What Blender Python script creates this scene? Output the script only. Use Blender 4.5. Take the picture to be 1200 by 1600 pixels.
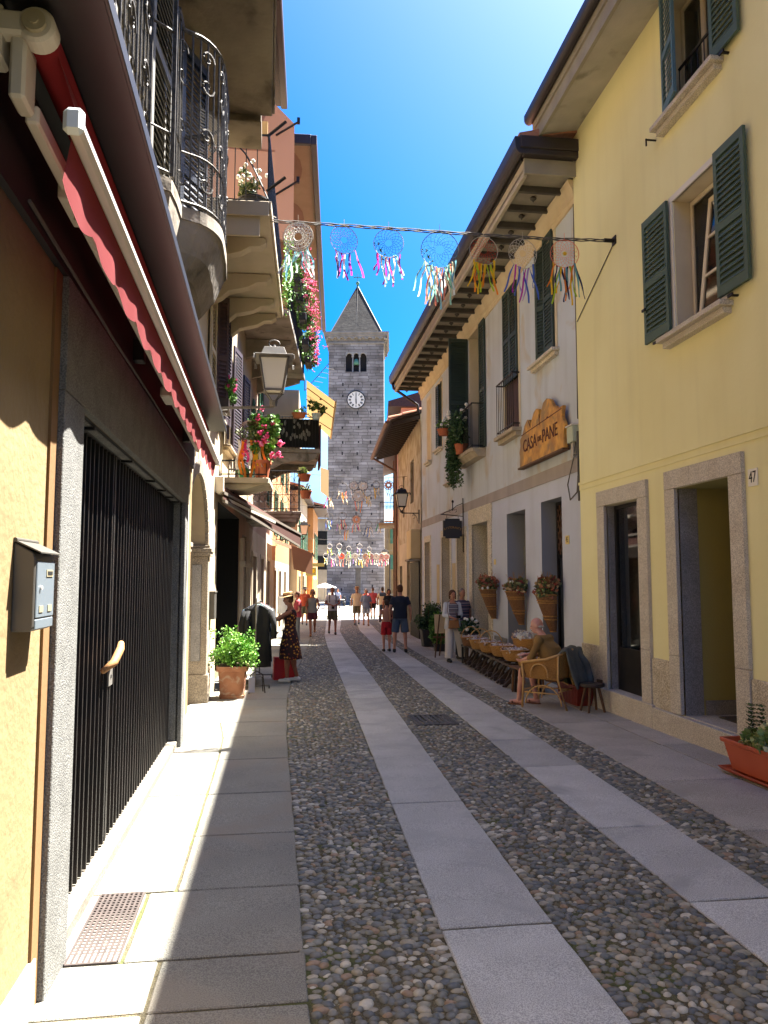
import bpy, bmesh, math, random
import numpy as np
from mathutils import Matrix, Vector, Euler, noise

for o in list(bpy.data.objects): bpy.data.objects.remove(o)
SC = bpy.context.scene
COL = SC.collection
R = math.radians
rnd = random.Random(7)

# ---------------- camera, sky, sun, exposure ----------------
cam_d = bpy.data.cameras.new('camera'); cam = bpy.data.objects.new('camera', cam_d); COL.objects.link(cam)
cam_d.sensor_fit = 'HORIZONTAL'; cam_d.sensor_width = 36; cam_d.lens = 36
cam_d.clip_start = 0.05; cam_d.clip_end = 5000
cam.location = (0, 0, 1.7); cam.rotation_euler = (R(90 + 4.906), 0, R(-7.427))
SC.camera = cam
SUN = Vector((1, .5, 2.13)).normalized()
sun_el = math.asin(SUN.z); sun_az = math.atan2(SUN.x, SUN.y)
W = bpy.data.worlds.new('World'); SC.world = W; W.use_nodes = True
nt = W.node_tree; nt.nodes.clear()
sky = nt.nodes.new('ShaderNodeTexSky'); sky.sky_type = 'NISHITA'; sky.sun_disc = False
sky.sun_elevation = sun_el; sky.sun_rotation = sun_az; sky.altitude = 200
sky.air_density = 0.65; sky.dust_density = 3.0; sky.ozone_density = 6.0
bg = nt.nodes.new('ShaderNodeBackground'); bg.inputs[1].default_value = 0.05
out = nt.nodes.new('ShaderNodeOutputWorld')
hs = nt.nodes.new('ShaderNodeHueSaturation'); hs.inputs['Saturation'].default_value = 1.6; nt.links.new(sky.outputs[0], hs.inputs['Color']); nt.links.new(hs.outputs[0], bg.inputs[0]); nt.links.new(bg.outputs[0], out.inputs[0])
sl = bpy.data.lights.new('sun', 'SUN'); sl.energy = 4.2; sl.angle = R(0.5); sl.color = (1, .95, .87)
so = bpy.data.objects.new('sun', sl); COL.objects.link(so)
so.rotation_euler = SUN.to_track_quat('Z', 'Y').to_euler()
SC.view_settings.view_transform = 'Standard'; SC.view_settings.look = 'None'
SC.view_settings.exposure = 3.12; SC.view_settings.gamma = 1
SC.render.engine = 'CYCLES'
SC.cycles.max_bounces = 10; SC.cycles.diffuse_bounces = 8; SC.cycles.transparent_max_bounces = 8
SC.cycles.caustics_reflective = False; SC.cycles.caustics_refractive = False

# ---------------- materials ----------------
def hx(h):
    c = [int(h[i:i+2], 16) / 255 for i in (0, 2, 4)]
    return tuple((x / 12.92 if x <= .04045 else ((x + .055) / 1.055) ** 2.4) for x in c) + (1,)
MATS = {}
def mat(name, c1, c2=None, sc=3., rough=.85, bump=0., bs=40., metal=0., isl=0., streak=0., fine=0., emis=0, spec=.5, stain=None, stsc=.8, stth=.55, sheen=0, alpha=None, trans=0, obj=False, cols=None):
    if name in MATS: return MATS[name]
    m = bpy.data.materials.new(name); m.use_nodes = True; n = m.node_tree.nodes; L = m.node_tree.links
    b = n['Principled BSDF']; b.inputs['Roughness'].default_value = rough; b.inputs['Metallic'].default_value = metal
    b.inputs['Specular IOR Level'].default_value = spec
    geo = n.new('ShaderNodeNewGeometry'); pos = geo.outputs['Position']
    if obj: tc = n.new('ShaderNodeTexCoord'); pos = tc.outputs['Object']
    def noi(scale, det=4, dist=0, vec=pos):
        t = n.new('ShaderNodeTexNoise'); t.inputs['Scale'].default_value = scale; t.inputs['Detail'].default_value = det
        t.inputs['Distortion'].default_value = dist; L.new(vec, t.inputs['Vector']); return t.outputs['Fac']
    def ramp(f, lo=.35, hi=.65):
        r = n.new('ShaderNodeMapRange'); r.inputs[1].default_value = lo; r.inputs[2].default_value = hi; L.new(f, r.inputs[0]); return r.outputs[0]
    def mix(f, a, b_, bt='MIX'):
        x = n.new('ShaderNodeMix'); x.data_type = 'RGBA'; x.blend_type = bt
        if isinstance(f, (int, float)): x.inputs[0].default_value = f
        else: L.new(f, x.inputs[0])
        for i, q in ((6, a), (7, b_)):
            if isinstance(q, tuple): x.inputs[i].default_value = q
            else: L.new(q, x.inputs[i])
        return x.outputs[2]
    C1 = hx(c1); col = C1
    if cols:
        r = n.new('ShaderNodeValToRGB'); r.color_ramp.interpolation = 'CONSTANT'
        e = r.color_ramp.elements
        while len(e) < len(cols): e.new(.5)
        for i, c in enumerate(cols): e[i].position = i / len(cols); e[i].color = hx(c)
        L.new(geo.outputs['Random Per Island'], r.inputs[0]); col = r.outputs[0]
        if fine: col = mix(ramp(noi(fine, 2), .3, .7), col, mix(1., col, (.72, .72, .72, 1), 'MULTIPLY'))
    else:
        if c2: col = mix(ramp(noi(sc)), C1, hx(c2))
        if fine:
            col = mix(ramp(noi(fine, 2), .42, .58), col, mix(1., col, (.56, .56, .57, 1), 'MULTIPLY'))
        if isl:
            mr = n.new('ShaderNodeMapRange'); mr.inputs[3].default_value = 1 - isl; mr.inputs[4].default_value = 1 + isl * .6
            L.new(geo.outputs['Random Per Island'], mr.inputs[0])
            hsv = n.new('ShaderNodeHueSaturation'); L.new(mr.outputs[0], hsv.inputs['Value'])
            if isinstance(col, tuple): hsv.inputs['Color'].default_value = col
            else: L.new(col, hsv.inputs['Color'])
            col = hsv.outputs[0]
    if streak:
        mp = n.new('ShaderNodeMapping'); mp.inputs['Scale'].default_value = (1, 1, .08); L.new(pos, mp.inputs[0])
        f = ramp(noi(3.5, 5, 0, mp.outputs[0]), .5, .72)
        mm = n.new('ShaderNodeMath'); mm.operation = 'MULTIPLY'; mm.inputs[1].default_value = streak; L.new(f, mm.inputs[0])
        col = mix(mm.outputs[0], col, mix(1., col, (.55, .52, .48, 1), 'MULTIPLY'))
    if stain:
        f = ramp(noi(stsc, 6, .6), stth, stth + .12)
        mm = n.new('ShaderNodeMath'); mm.operation = 'MULTIPLY'; mm.inputs[1].default_value = .8; L.new(f, mm.inputs[0])
        col = mix(mm.outputs[0], col, hx(stain))
    if isinstance(col, tuple): b.inputs['Base Color'].default_value = col
    else: L.new(col, b.inputs['Base Color'])
    if bump:
        bn = n.new('ShaderNodeBump'); bn.inputs['Strength'].default_value = bump; bn.inputs['Distance'].default_value = .02
        L.new(noi(bs, 5), bn.inputs['Height']); L.new(bn.outputs[0], b.inputs['Normal'])
    if alpha is not None: b.inputs['Alpha'].default_value = alpha
    if trans: b.inputs['Transmission Weight'].default_value = trans
    m['mk'] = 1; MATS[name] = m; return m
def tree_of(m): return m.node_tree.nodes, m.node_tree.links, m.node_tree.nodes['Principled BSDF']

M = {}
def D(k, *a, **kw): M[k] = mat(k, *a, **kw)
D('yellow_plaster', 'EDE7B4', 'E6DEA6', sc=.7, rough=.9, bump=.12, bs=25, fine=0, streak=.12)
D('olive_paint', 'A3995C', 'A0965A', sc=1, rough=.8, bump=.1)
D('granite_pink', 'DAD2C2', 'D0C6B4', sc=5, rough=.8, fine=110, bump=.15, bs=90)
D('granite_rough', 'DCD2BC', 'CABDA2', sc=9, rough=.9, fine=60, bump=.9, bs=22)
D('granite_grey', 'A09E9C', '908E8C', sc=4, rough=.75, fine=130, bump=.12, bs=120)
D('grey_plaster', 'C6CED8', 'BEC4CA', sc=.9, rough=.92, bump=.25, bs=9, stain='B9AE9A', stsc=1.1, stth=.56, streak=.35)
D('lilac_plaster', 'C4CADC', 'BCC2D2', sc=1.2, rough=.9, bump=.15, bs=20, streak=.12)
D('band_grey', 'A69C98', '9A928E', sc=2, rough=.9, bump=.15, streak=.2)
D('cream_stone', 'E8DECA', 'DCD0B6', sc=3, rough=.85, bump=.2, bs=30, fine=50)
D('cream_paint', 'D8CCB0', 'CFC2A6', sc=3, rough=.75, bump=.08)
D('white_paint', 'D9D5CC', rough=.6)
D('ochre_plaster', '8E7A54', '846E4A', sc=1.2, rough=.9, bump=.35, bs=22, streak=.25, stain='7A6444', stsc=1.9, stth=.58)
D('ochre_shaded', '80603A', '785832', sc=1.5, rough=.9, bump=.1)  # ochre darkened to stand for a face turned away from the sun
D('brown_shaded', '2A2220', '221C1A', sc=1.5, rough=.7)  # dark brown paint, with shade under the awning put into the colour
D('canopy_metal', '302E2C', '282624', sc=1, rough=.45, metal=.3)
D('concrete_dark', '9A9084', '7E7668', sc=2.2, rough=.95, bump=.5, bs=14, stain='4A4436', stsc=2.3, stth=.58, streak=.3)
D('concrete_eave', 'B4AFA6', 'A4A096', sc=2, rough=.95, bump=.3, bs=20, stain='77766A', stsc=1.5)
D('beige_plaster', 'BCAE98', 'B0A28A', sc=1.4, rough=.9, bump=.15, bs=20, streak=.2)
D('peach_plaster', 'B09684', 'A48A78', sc=1.2, rough=.9, bump=.1, streak=.15)
D('salmon_plaster', 'C8A090', 'BE9686', sc=1.2, rough=.9, bump=.1)
D('orange_plaster', 'B88450', 'AC7A4A', sc=1.5, rough=.9, bump=.1, streak=.15)
D('gold_plaster', 'C49C54', 'BA924C', sc=1.5, rough=.9, bump=.1)
D('old_plaster', 'B4AA94', 'A0967E', sc=2.5, rough=.95, bump=.7, bs=9, stain='8E7E62', stsc=2.5, stth=.5)
D('arch_stone', 'A89C8A', '978B7A', sc=6, rough=.85, bump=.4, bs=40, fine=70)
D('green_shutter', '4A5E50', '435648', sc=2, rough=.6)
D('dark_green_shutter', '33443C', '2C3B36', sc=2, rough=.6)
D('blue_green_shutter', '52707A', '4B6672', sc=2, rough=.6)
D('brown_shutter', '4A3430', '402C2A', sc=3, rough=.7)
D('far_green_shutter', '3E7058', '35624C', sc=2, rough=.7)
D('grey_shutter', '7E7C76', '72706A', sc=2, rough=.7)
D('black_iron', '1E1D1D', '282422', sc=8, rough=.5, metal=.5)
D('rust_iron', '5E4438', '7A5A4A', sc=20, rough=.8, metal=.2, bump=.2, bs=80)
D('grey_iron', '5A5650', '3A3632', sc=30, rough=.6, metal=.4, bump=.2, bs=80)
D('gutter_brown', '3E3838', '383232', sc=3, rough=.5, metal=.3)
D('joist_wood', '4E4A44', '45413C', sc=5, rough=.85)
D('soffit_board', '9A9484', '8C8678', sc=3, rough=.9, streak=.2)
D('dark_wood', '3A2A20', '2A1E18', sc=14, rough=.6)
D('old_wood', '6A4A30', '54391F', sc=14, rough=.75, bump=.2)
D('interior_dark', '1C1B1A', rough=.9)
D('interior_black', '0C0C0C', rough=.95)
D('terracotta', 'B4643E', 'A85A38', sc=6, rough=.75, bump=.1, bs=60)
D('terracotta_old', 'A87454', '8E5C40', sc=5, rough=.9, bump=.25, bs=40, stain='B09A80', stsc=6)
D('roof_tile', 'B8846A', 'A06C54', sc=9, rough=.9, isl=.3)
D('soil', '2E221A', '3E3024', sc=30, rough=1, bump=.5)
D('red_fabric', 'A81C1C', 'A01818', sc=3, rough=.85)
D('awning_arm', 'C8C0B0', 'BEB6A6', sc=5, rough=.5)
D('awning_bar', 'CFC6BC', rough=.4, metal=.1)
D('plastic_cap', 'DCE4E2', rough=.35)
D('brown_fabric', '6E4636', '5E3A2E', sc=3, rough=.9)
D('peach_fabric', 'D99068', 'D08860', sc=2, rough=.9)
D('straw_fabric', 'D9B880', 'CFAE76', sc=2, rough=.9)
D('mailbox_metal', '55524C', '4E4B46', sc=3, rough=.5, metal=.2)
D('mailbox_front', '6E7880', '687278', sc=3, rough=.45, metal=.2)
D('brass', 'B8AE90', rough=.4, metal=.4)
D('handle_rope', 'B08050', '9A6C40', sc=40, rough=.7)
D('tower_dark', '202024', rough=.9)
D('slate', '77726C', '605C58', sc=1.5, rough=.9, bump=.5, bs=6)
D('bronze_green', '4E8070', rough=.7)
D('cable', '5A5650', rough=.8)
D('white_cable', 'B8B0A0', rough=.7)
D('lamp_glass', 'E2DCCC', rough=.25)
D('lamp_black', '26262A', rough=.5, metal=.3)
D('lamp_grey', '75716B', '66625C', sc=6, rough=.6, metal=.2)
D('wicker', 'B4864A', '966A34', sc=60, rough=.75)
D('wicker_dark', '8A6240', '6E4A2C', sc=50, rough=.8)
D('rattan', 'D0A468', 'C09658', sc=25, rough=.55)
D('wood_sign', 'DCA44C', 'B07C40', sc=5, rough=.75, bump=.3, bs=20, stain='8E7450', stsc=3, stth=.5)
D('sign_letter', '5A2C20', rough=.8)
D('gold_letter', 'A8803A', rough=.6)
D('black_sign', '26272E', rough=.5)
D('leaf_green', '4F7A2C', cols=['4F7A2C', '5E8C34', '3C6424', '76A046', '466E28'], rough=.6)
D('leaf_bright', '5E8C34', cols=['6E9E38', '86B84A', '4E8030', '5E9038', '78AC40'], rough=.55)
D('leaf_dark', '2E4A24', cols=['2E4A24', '3A5A2C', '24401E', '48663A'], rough=.6)
D('leaf_olive', '6E7A44', cols=['6E7A44', '8A8C58', '54623A', '3E5030'], rough=.6)
D('leaf_variegated', 'A8B080', cols=['A0AC70', '5E7A40', 'D0CCA0', '6E8A4A', '8A9C5C'], rough=.5)
D('flower_pink', 'E0407A', cols=['E0407A', 'E85C90', 'D82E66', 'EE8AAE'], rough=.6)
D('flower_white', 'E8E6DE', rough=.6)
D('dried_flowers', '8A4A34', cols=['8A4A38', '6E4434', 'A0684A', '8A7450', '5E5C3A', '8E3A3A', '9C8458', 'B8A074'], rough=.8)
D('dried_orange', 'B8684C', cols=['B8684C', 'C88464', '9A4E40', '8A7450', '6E5C40'], rough=.8)
D('white_bits', 'D8D0C4', cols=['D8D0C4', 'C8B4B0', 'B0A8B8', 'E0DACE', 'A89888'], rough=.8)
D('skin', 'BC866A', 'B07A5E', sc=8, rough=.6)
D('skin_tan', '9A6046', '8C543C', sc=8, rough=.6)
D('skin_pale', 'C89078', 'BE8468', sc=8, rough=.6)
D('hair_grey', '8A8076', '6E665E', sc=60, rough=.9)
D('hair_white', 'C8C4BC', 'A8A298', sc=60, rough=.9)
D('hair_dark', '2E241E', '3E3028', sc=60, rough=.8)
D('hair_brown', '5E3C26', '4E3020', sc=60, rough=.8)
D('eye', '1A1412', rough=.2)
D('lips', '8E4238', rough=.6)
for k, c in dict(navy='1E2638', red='B8202A', rust='A84830', white='D8DADC', cream='D8C4A8', blue='7E8CA8', denim='3C4E66', slate_blue='46566E', khaki='6E6650', olive='5A5846', maroon='4A1C2C', tan_shirt='86683A', brown='6E5038', black='1A1A1C', pink='B04850', grey='7A7C7C', offwhite='DCD4C8', straw='B89468', tan='A87648', teal='6E9A9C', lightblue='A8B8C8').items():
    h = hx(c); D('cloth_' + k, c, rough=.92, bump=.25, bs=30)
D('shoe_white', 'D8D4CE', rough=.7); D('shoe_black', '18181A', rough=.6); D('sandal', '6E4630', rough=.7)
D('red_bag', 'C01C20', 'B01820', sc=4, rough=.6)
D('green_plastic', '2E8A50', rough=.4)
D('stone_sill', 'B4A68E', 'A4967E', sc=6, rough=.85, bump=.2)
D('hazed_forest', '4E7090', '5A7E96', sc=.02, rough=1)  # forest with the blue haze of distance put into its colour
D('tile_white', 'E4E0D4', rough=.3); D('ink', '1A1A1A', rough=.6); D('tile_yellow', 'D8C070', rough=.5)
D('yellow_oval', 'E0B818', rough=.6)
D('roller_metal', '8C8A84', rough=.5, metal=.3)
D('door_greyblue', '5E646E', '565C66', sc=2, rough=.6)
D('door_navy', '2A303C', '252B36', sc=2, rough=.5)
D('mat_dark', '4A443C', '3E3830', sc=60, rough=1)
D('grate_metal', '565452', '4A4846', sc=20, rough=.6, metal=.4)
D('grate_pink', '4A403C', '3E3633', sc=20, rough=.8)
# glass: dark reflective shop glass
def glassmat(name, tint, rough=.04, lo=.06):
    m = bpy.data.materials.new(name); m.use_nodes = True; n, L, b = tree_of(m)
    n.remove(b); g = n.new('ShaderNodeBsdfGlossy'); g.inputs['Roughness'].default_value = rough
    t = n.new('ShaderNodeBsdfTransparent'); t.inputs[0].default_value = tint
    f = n.new('ShaderNodeFresnel'); f.inputs[0].default_value = 1.5; x = n.new('ShaderNodeMixShader')
    mr = n.new('ShaderNodeMapRange'); mr.inputs[3].default_value = lo; mr.inputs[4].default_value = 1.0
    L.new(f.outputs[0], mr.inputs[0]); L.new(mr.outputs[0], x.inputs[0]); L.new(t.outputs[0], x.inputs[1]); L.new(g.outputs[0], x.inputs[2])
    L.new(x.outputs[0], n['Material Output'].inputs[0]); M[name] = m
glassmat('glass', (.75, .8, .8, 1), lo=.14); glassmat('glass_dark', (.3, .33, .35, 1))
# striped shirts / floral dress / wicker weave / tower masonry
def stripes(name, cols, scale, axis=2):
    m = mat(name, cols[0], rough=.9, obj=True); n, L, b = tree_of(m)
    tc = n.new('ShaderNodeTexCoord'); sx = n.new('ShaderNodeSeparateXYZ'); L.new(tc.outputs['Object'], sx.inputs[0])
    mu = n.new('ShaderNodeMath'); mu.operation = 'MULTIPLY'; mu.inputs[1].default_value = scale; L.new(sx.outputs[axis], mu.inputs[0])
    fr = n.new('ShaderNodeMath'); fr.operation = 'FRACT'; L.new(mu.outputs[0], fr.inputs[0])
    r = n.new('ShaderNodeValToRGB'); r.color_ramp.interpolation = 'CONSTANT'; e = r.color_ramp.elements
    while len(e) < len(cols): e.new(.5)
    for i, c in enumerate(cols): e[i].position = i / len(cols); e[i].color = hx(c)
    L.new(fr.outputs[0], r.inputs[0]); L.new(r.outputs[0], b.inputs['Base Color']); M[name] = m
stripes('stripe_shirt', ['3E4454', '8A6A74', '4A5064', 'A08C90', '5E4E62'], 7)
stripes('stripe_top', ['5E6474', 'B0A8A8', '4E5668', '8A7C84'], 11)
def floral():
    m = mat('floral_dress', '4A1A18', rough=.9); n, L, b = tree_of(m)
    tc = n.new('ShaderNodeTexCoord'); v = n.new('ShaderNodeTexVoronoi'); v.inputs['Scale'].default_value = 17; L.new(tc.outputs['Object'], v.inputs['Vector'])
    nz = n.new('ShaderNodeTexNoise'); nz.inputs['Scale'].default_value = 60; L.new(tc.outputs['Object'], nz.inputs['Vector'])
    ad = n.new('ShaderNodeMath'); ad.operation = 'MULTIPLY_ADD'; ad.inputs[1].default_value = .5; L.new(nz.outputs['Fac'], ad.inputs[0]); L.new(v.outputs['Distance'], ad.inputs[2])
    r = n.new('ShaderNodeValToRGB'); r.color_ramp.interpolation = 'CONSTANT'; e = r.color_ramp.elements
    e.new(.3)
    for p, c, i in ((0, 'D0A030', 0), (.50, '8E2A20', 1), (.60, '2E1414', 2)): e[i].position = p; e[i].color = hx(c)
    L.new(ad.outputs[0], r.inputs[0]); L.new(r.outputs[0], b.inputs['Base Color']); M['floral_dress'] = m
floral()
def masonry():
    m = mat('tower_masonry', '8A8682', rough=.9); n, L, b = tree_of(m)
    tc = n.new('ShaderNodeTexCoord'); mp = n.new('ShaderNodeMapping'); L.new(tc.outputs['UV'], mp.inputs[0])
    nz = n.new('ShaderNodeTexNoise'); nz.inputs['Scale'].default_value = .6; nz.inputs['Detail'].default_value = 4; L.new(tc.outputs['UV'], nz.inputs['Vector'])
    br = n.new('ShaderNodeTexBrick'); L.new(mp.outputs[0], br.inputs['Vector'])
    br.inputs['Color1'].default_value = hx('969290'); br.inputs['Color2'].default_value = hx('706C6A'); br.inputs['Mortar'].default_value = hx('545050')
    br.inputs['Scale'].default_value = 1; br.inputs['Brick Width'].default_value = .85; br.inputs['Row Height'].default_value = .3; br.inputs['Mortar Size'].default_value = .018
    br.offset = .37; br.squash = 1.7; br.squash_frequency = 3; br.inputs['Bias'].default_value = -.1
    n2 = n.new('ShaderNodeTexNoise'); n2.inputs['Scale'].default_value = 1.1; L.new(tc.outputs['UV'], n2.inputs['Vector']); vm = n.new('ShaderNodeVectorMath'); vm.operation = 'MULTIPLY_ADD'; vm.inputs[1].default_value = (.5, .16, 0); L.new(n2.outputs['Color'], vm.inputs[0]); L.new(tc.outputs['UV'], vm.inputs[2]); L.new(vm.outputs[0], mp.inputs[0])
    x = n.new('ShaderNodeMix'); x.data_type = 'RGBA'; x.blend_type = 'MULTIPLY'; x.inputs[0].default_value = .8
    r = n.new('ShaderNodeValToRGB'); r.color_ramp.elements[0].color = (.5, .47, .44, 1); r.color_ramp.elements[1].color = (1.1, 1.1, 1.12, 1)
    r.color_ramp.elements[0].position = .35; r.color_ramp.elements[1].position = .65
    L.new(nz.outputs['Fac'], r.inputs[0]); L.new(br.outputs['Color'], x.inputs[6]); L.new(r.outputs[0], x.inputs[7]); L.new(x.outputs[2], b.inputs['Base Color'])
    bn = n.new('ShaderNodeBump'); bn.inputs['Strength'].default_value = .8; bn.inputs['Distance'].default_value = .05; L.new(br.outputs['Fac'], bn.inputs['Height']); bn.invert = True
    L.new(bn.outputs[0], b.inputs['Normal']); M['tower_masonry'] = m
masonry()

D('ground_moss', '7A7258', '645C46', sc=14, rough=1, bump=1., bs=120, fine=150, stain='56602E', stsc=2.2, stth=.52)
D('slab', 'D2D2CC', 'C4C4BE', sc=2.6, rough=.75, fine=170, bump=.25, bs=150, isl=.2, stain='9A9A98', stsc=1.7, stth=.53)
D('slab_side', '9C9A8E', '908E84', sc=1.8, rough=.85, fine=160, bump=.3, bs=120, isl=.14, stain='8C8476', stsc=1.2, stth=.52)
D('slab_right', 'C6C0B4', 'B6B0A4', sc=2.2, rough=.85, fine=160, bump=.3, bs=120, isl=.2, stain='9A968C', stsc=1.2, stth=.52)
D('plaza_stone', 'B4AC9E', 'A8A092', sc=.8, rough=.85, isl=.1)
D('cobble', '6E6E70', cols=['646864', '7A7A72', '94907F', '5E6262', '86867A', '7E7868', '9E9888', '6E706C', 'B4AC98', '7E7E76', '606464', '92866F', '747470', 'C8C2B0', '6E6E68', '9A8268', '86826F', 'A49C86'], fine=40, rough=.55)
D('cobble_far', '77756F', '5E5C58', sc=18, rough=.9, bump=.6, bs=30)
D('slate_roof', '46433E', '34312E', sc=1.2, rough=.95, bump=.9, bs=5, stain='545048', stsc=3)
D('tower_cornice', '8C8884', '7A7672', sc=2, rough=.95, bump=.4, bs=8)
D('frieze_cream', 'DCCBAA', 'D2BE9A', sc=2, rough=.9, streak=.2)
D('reveal_blue', '8E929C', '888C96', sc=2, rough=.9); D('walled_beige', 'CDB890', 'C0AA84', sc=3, rough=.9); D('cream_stone_grey', 'BDB09A', 'ADA290', sc=3, rough=.9, streak=.3)
D('brown_door', '4E3028', '3E2822', sc=6, rough=.7); D('door_beige', '8E8070', '7E7264', sc=3, rough=.7)
D('junction_green', 'B4BCA4', rough=.6)
D('rust_brown', '6E5040', '5A4236', sc=6, rough=.7); D('cream_blind', 'DCC494', 'D0B888', sc=2, rough=.9)
D('granite_jamb', '80807C', '72726E', sc=6, rough=.85, fine=120, bump=.5, bs=130); D('threshold_stone', '8A8478', '7C766A', sc=4, rough=.8, fine=90)
D('slab_underside', '8E8472', '75695A', sc=1.6, rough=.95, bump=.7, bs=10, stain='453D2E', stsc=1.6, stth=.52)
D('cream_facade', 'BCAB8E', 'B09F82', sc=1.4, rough=.9, bump=.15, bs=25, streak=.12); D('cream_slats', 'CFC0A0', rough=.7); D('purple_shutter', '40343C', '362C34', sc=2, rough=.6); D('pale_stone', 'C6BAA4', 'B8AC96', sc=4, rough=.8, bump=.2)
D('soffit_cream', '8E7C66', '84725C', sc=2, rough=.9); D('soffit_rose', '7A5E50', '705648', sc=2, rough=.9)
D('pale_rose', 'C89A98', rough=.9)
D('pale_peach', 'D0A890', rough=.9)
D('monument_stone', '56524C', '46423E', sc=2, rough=.95)
D('planter_black', '2A2A2C', rough=.6)
D('terracotta_plastic', 'BC5A38', 'B45434', sc=3, rough=.5, bump=.03)
D('maroon_mat', '6A3430', '4E2422', sc=30, rough=.95)
D('awning_dull', '6E665C', rough=.6)
D('rattan_weave', 'B98848', 'A0702F', sc=70, rough=.7, bump=.6, bs=160)
D('jacket_green', '62645E', '52544E', sc=6, rough=.95, bump=.4, bs=40)
D('red_plastic', '7E2A20', '742620', sc=3, rough=.5)
D('skin_ruddy', 'CC9A8A', 'C08472', sc=8, rough=.55)
# ---------------- mesh builder ----------------
def tag(o, label=None, cat=None, group=None, kind=None):
    if label: o['label'] = label
    if cat: o['category'] = cat
    if group: o['group'] = group
    if kind: o['kind'] = kind
    return o
def empty(name, loc=(0, 0, 0), rz=0, label=None, cat=None, group=None, parent=None):
    o = bpy.data.objects.new(name, None); COL.objects.link(o); o.location = loc; o.rotation_euler = (0, 0, rz)
    o.empty_display_size = .1
    if parent: o.parent = parent
    return tag(o, label, cat, group)
class MB:
    def __init__(s): s.v = []; s.f = []; s.m = []; s.T = None
    def add(s, vs, fs, mi=0):
        k = len(s.v)
        if s.T is not None: vs = [s.T @ Vector(p) for p in vs]
        s.v += [tuple(p) for p in vs]; s.f += [tuple(i + k for i in f) for f in fs]; s.m += [mi] * len(fs); return s
    def box(s, x0, x1, y0, y1, z0, z1, mi=0):
        if x0 > x1: x0, x1 = x1, x0
        if y0 > y1: y0, y1 = y1, y0
        return s.add([(x0, y0, z0), (x1, y0, z0), (x1, y1, z0), (x0, y1, z0), (x0, y0, z1), (x1, y0, z1), (x1, y1, z1), (x0, y1, z1)],
                     [(0, 3, 2, 1), (4, 5, 6, 7), (0, 1, 5, 4), (1, 2, 6, 5), (2, 3, 7, 6), (3, 0, 4, 7)], mi)
    def obox(s, c, sz, rot=(0, 0, 0), mi=0):
        E = Euler(rot).to_matrix(); c = Vector(c); h = [q / 2 for q in sz]
        vs = [c + E @ Vector((a * h[0], b * h[1], d * h[2])) for d in (-1, 1) for a, b in ((-1, -1), (1, -1), (1, 1), (-1, 1))]
        return s.add(vs, [(0, 3, 2, 1), (4, 5, 6, 7), (0, 1, 5, 4), (1, 2, 6, 5), (2, 3, 7, 6), (3, 0, 4, 7)], mi)
    def bar(s, p0, p1, w, h, mi=0):
        p0 = Vector(p0); p1 = Vector(p1); d = p1 - p0; L = d.length
        q = d.to_track_quat('Y', 'Z').to_matrix(); c = (p0 + p1) / 2
        vs = [c + q @ Vector((a * w / 2, b * L / 2, e * h / 2)) for e in (-1, 1) for a, b in ((-1, -1), (1, -1), (1, 1), (-1, 1))]
        return s.add(vs, [(0, 3, 2, 1), (4, 5, 6, 7), (0, 1, 5, 4), (1, 2, 6, 5), (2, 3, 7, 6), (3, 0, 4, 7)], mi)
    def cyl(s, p0, p1, r0, r1=None, n=10, mi=0):
        if r1 is None: r1 = r0
        p0 = Vector(p0); p1 = Vector(p1); q = (p1 - p0).to_track_quat('Z', 'Y').to_matrix(); vs = []
        for p, r in ((p0, r0), (p1, r1)):
            for i in range(n):
                a = 2 * math.pi * i / n; vs.append(p + q @ Vector((r * math.cos(a), r * math.sin(a), 0)))
        fs = [(i, (i + 1) % n, n + (i + 1) % n, n + i) for i in range(n)] + [tuple(range(n - 1, -1, -1)), tuple(range(n, 2 * n))]
        return s.add(vs, fs, mi)
    def tube(s, pts, r, n=6, closed=False, mi=0):
        pts = [Vector(p) for p in pts]; N = len(pts); vs = []; up = Vector((0, 0, 1))
        for i, p in enumerate(pts):
            a = pts[(i - 1) % N] if (closed or i > 0) else p; b = pts[(i + 1) % N] if (closed or i < N - 1) else p
            d = (b - a).normalized() if (b - a).length > 1e-9 else Vector((0, 0, 1))
            u = up if abs(d.dot(up)) < .95 else Vector((1, 0, 0))
            x = d.cross(u).normalized(); y = x.cross(d); rr = r[i] if isinstance(r, (list, tuple)) else r
            for k in range(n):
                t = 2 * math.pi * k / n; vs.append(p + (x * math.cos(t) + y * math.sin(t)) * rr)
        fs = []
        for i in range(N if closed else N - 1):
            j = (i + 1) % N
            for k in range(n): fs.append((i * n + k, i * n + (k + 1) % n, j * n + (k + 1) % n, j * n + k))
        if not closed: fs += [tuple(range(n - 1, -1, -1)), tuple((N - 1) * n + k for k in range(n))]
        return s.add(vs, fs, mi)
    def lathe(s, prof, c=(0, 0, 0), n=20, mi=0, sx=1, sy=1, sq=0):
        vs = []; m = len(prof)
        for r, z in prof:
            for i in range(n):
                a = 2 * math.pi * i / n; ca, sa = math.cos(a), math.sin(a)
                if sq:
                    k = (abs(ca) ** sq + abs(sa) ** sq) ** (-1 / sq); ca *= k; sa *= k
                vs.append((c[0] + r * ca * sx, c[1] + r * sa * sy, c[2] + z))
        fs = [(j * n + i, j * n + (i + 1) % n, (j + 1) * n + (i + 1) % n, (j + 1) * n + i) for j in range(m - 1) for i in range(n)]
        fs += [tuple(range(n - 1, -1, -1)), tuple((m - 1) * n + i for i in range(n))]
        return s.add(vs, fs, mi)
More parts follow.
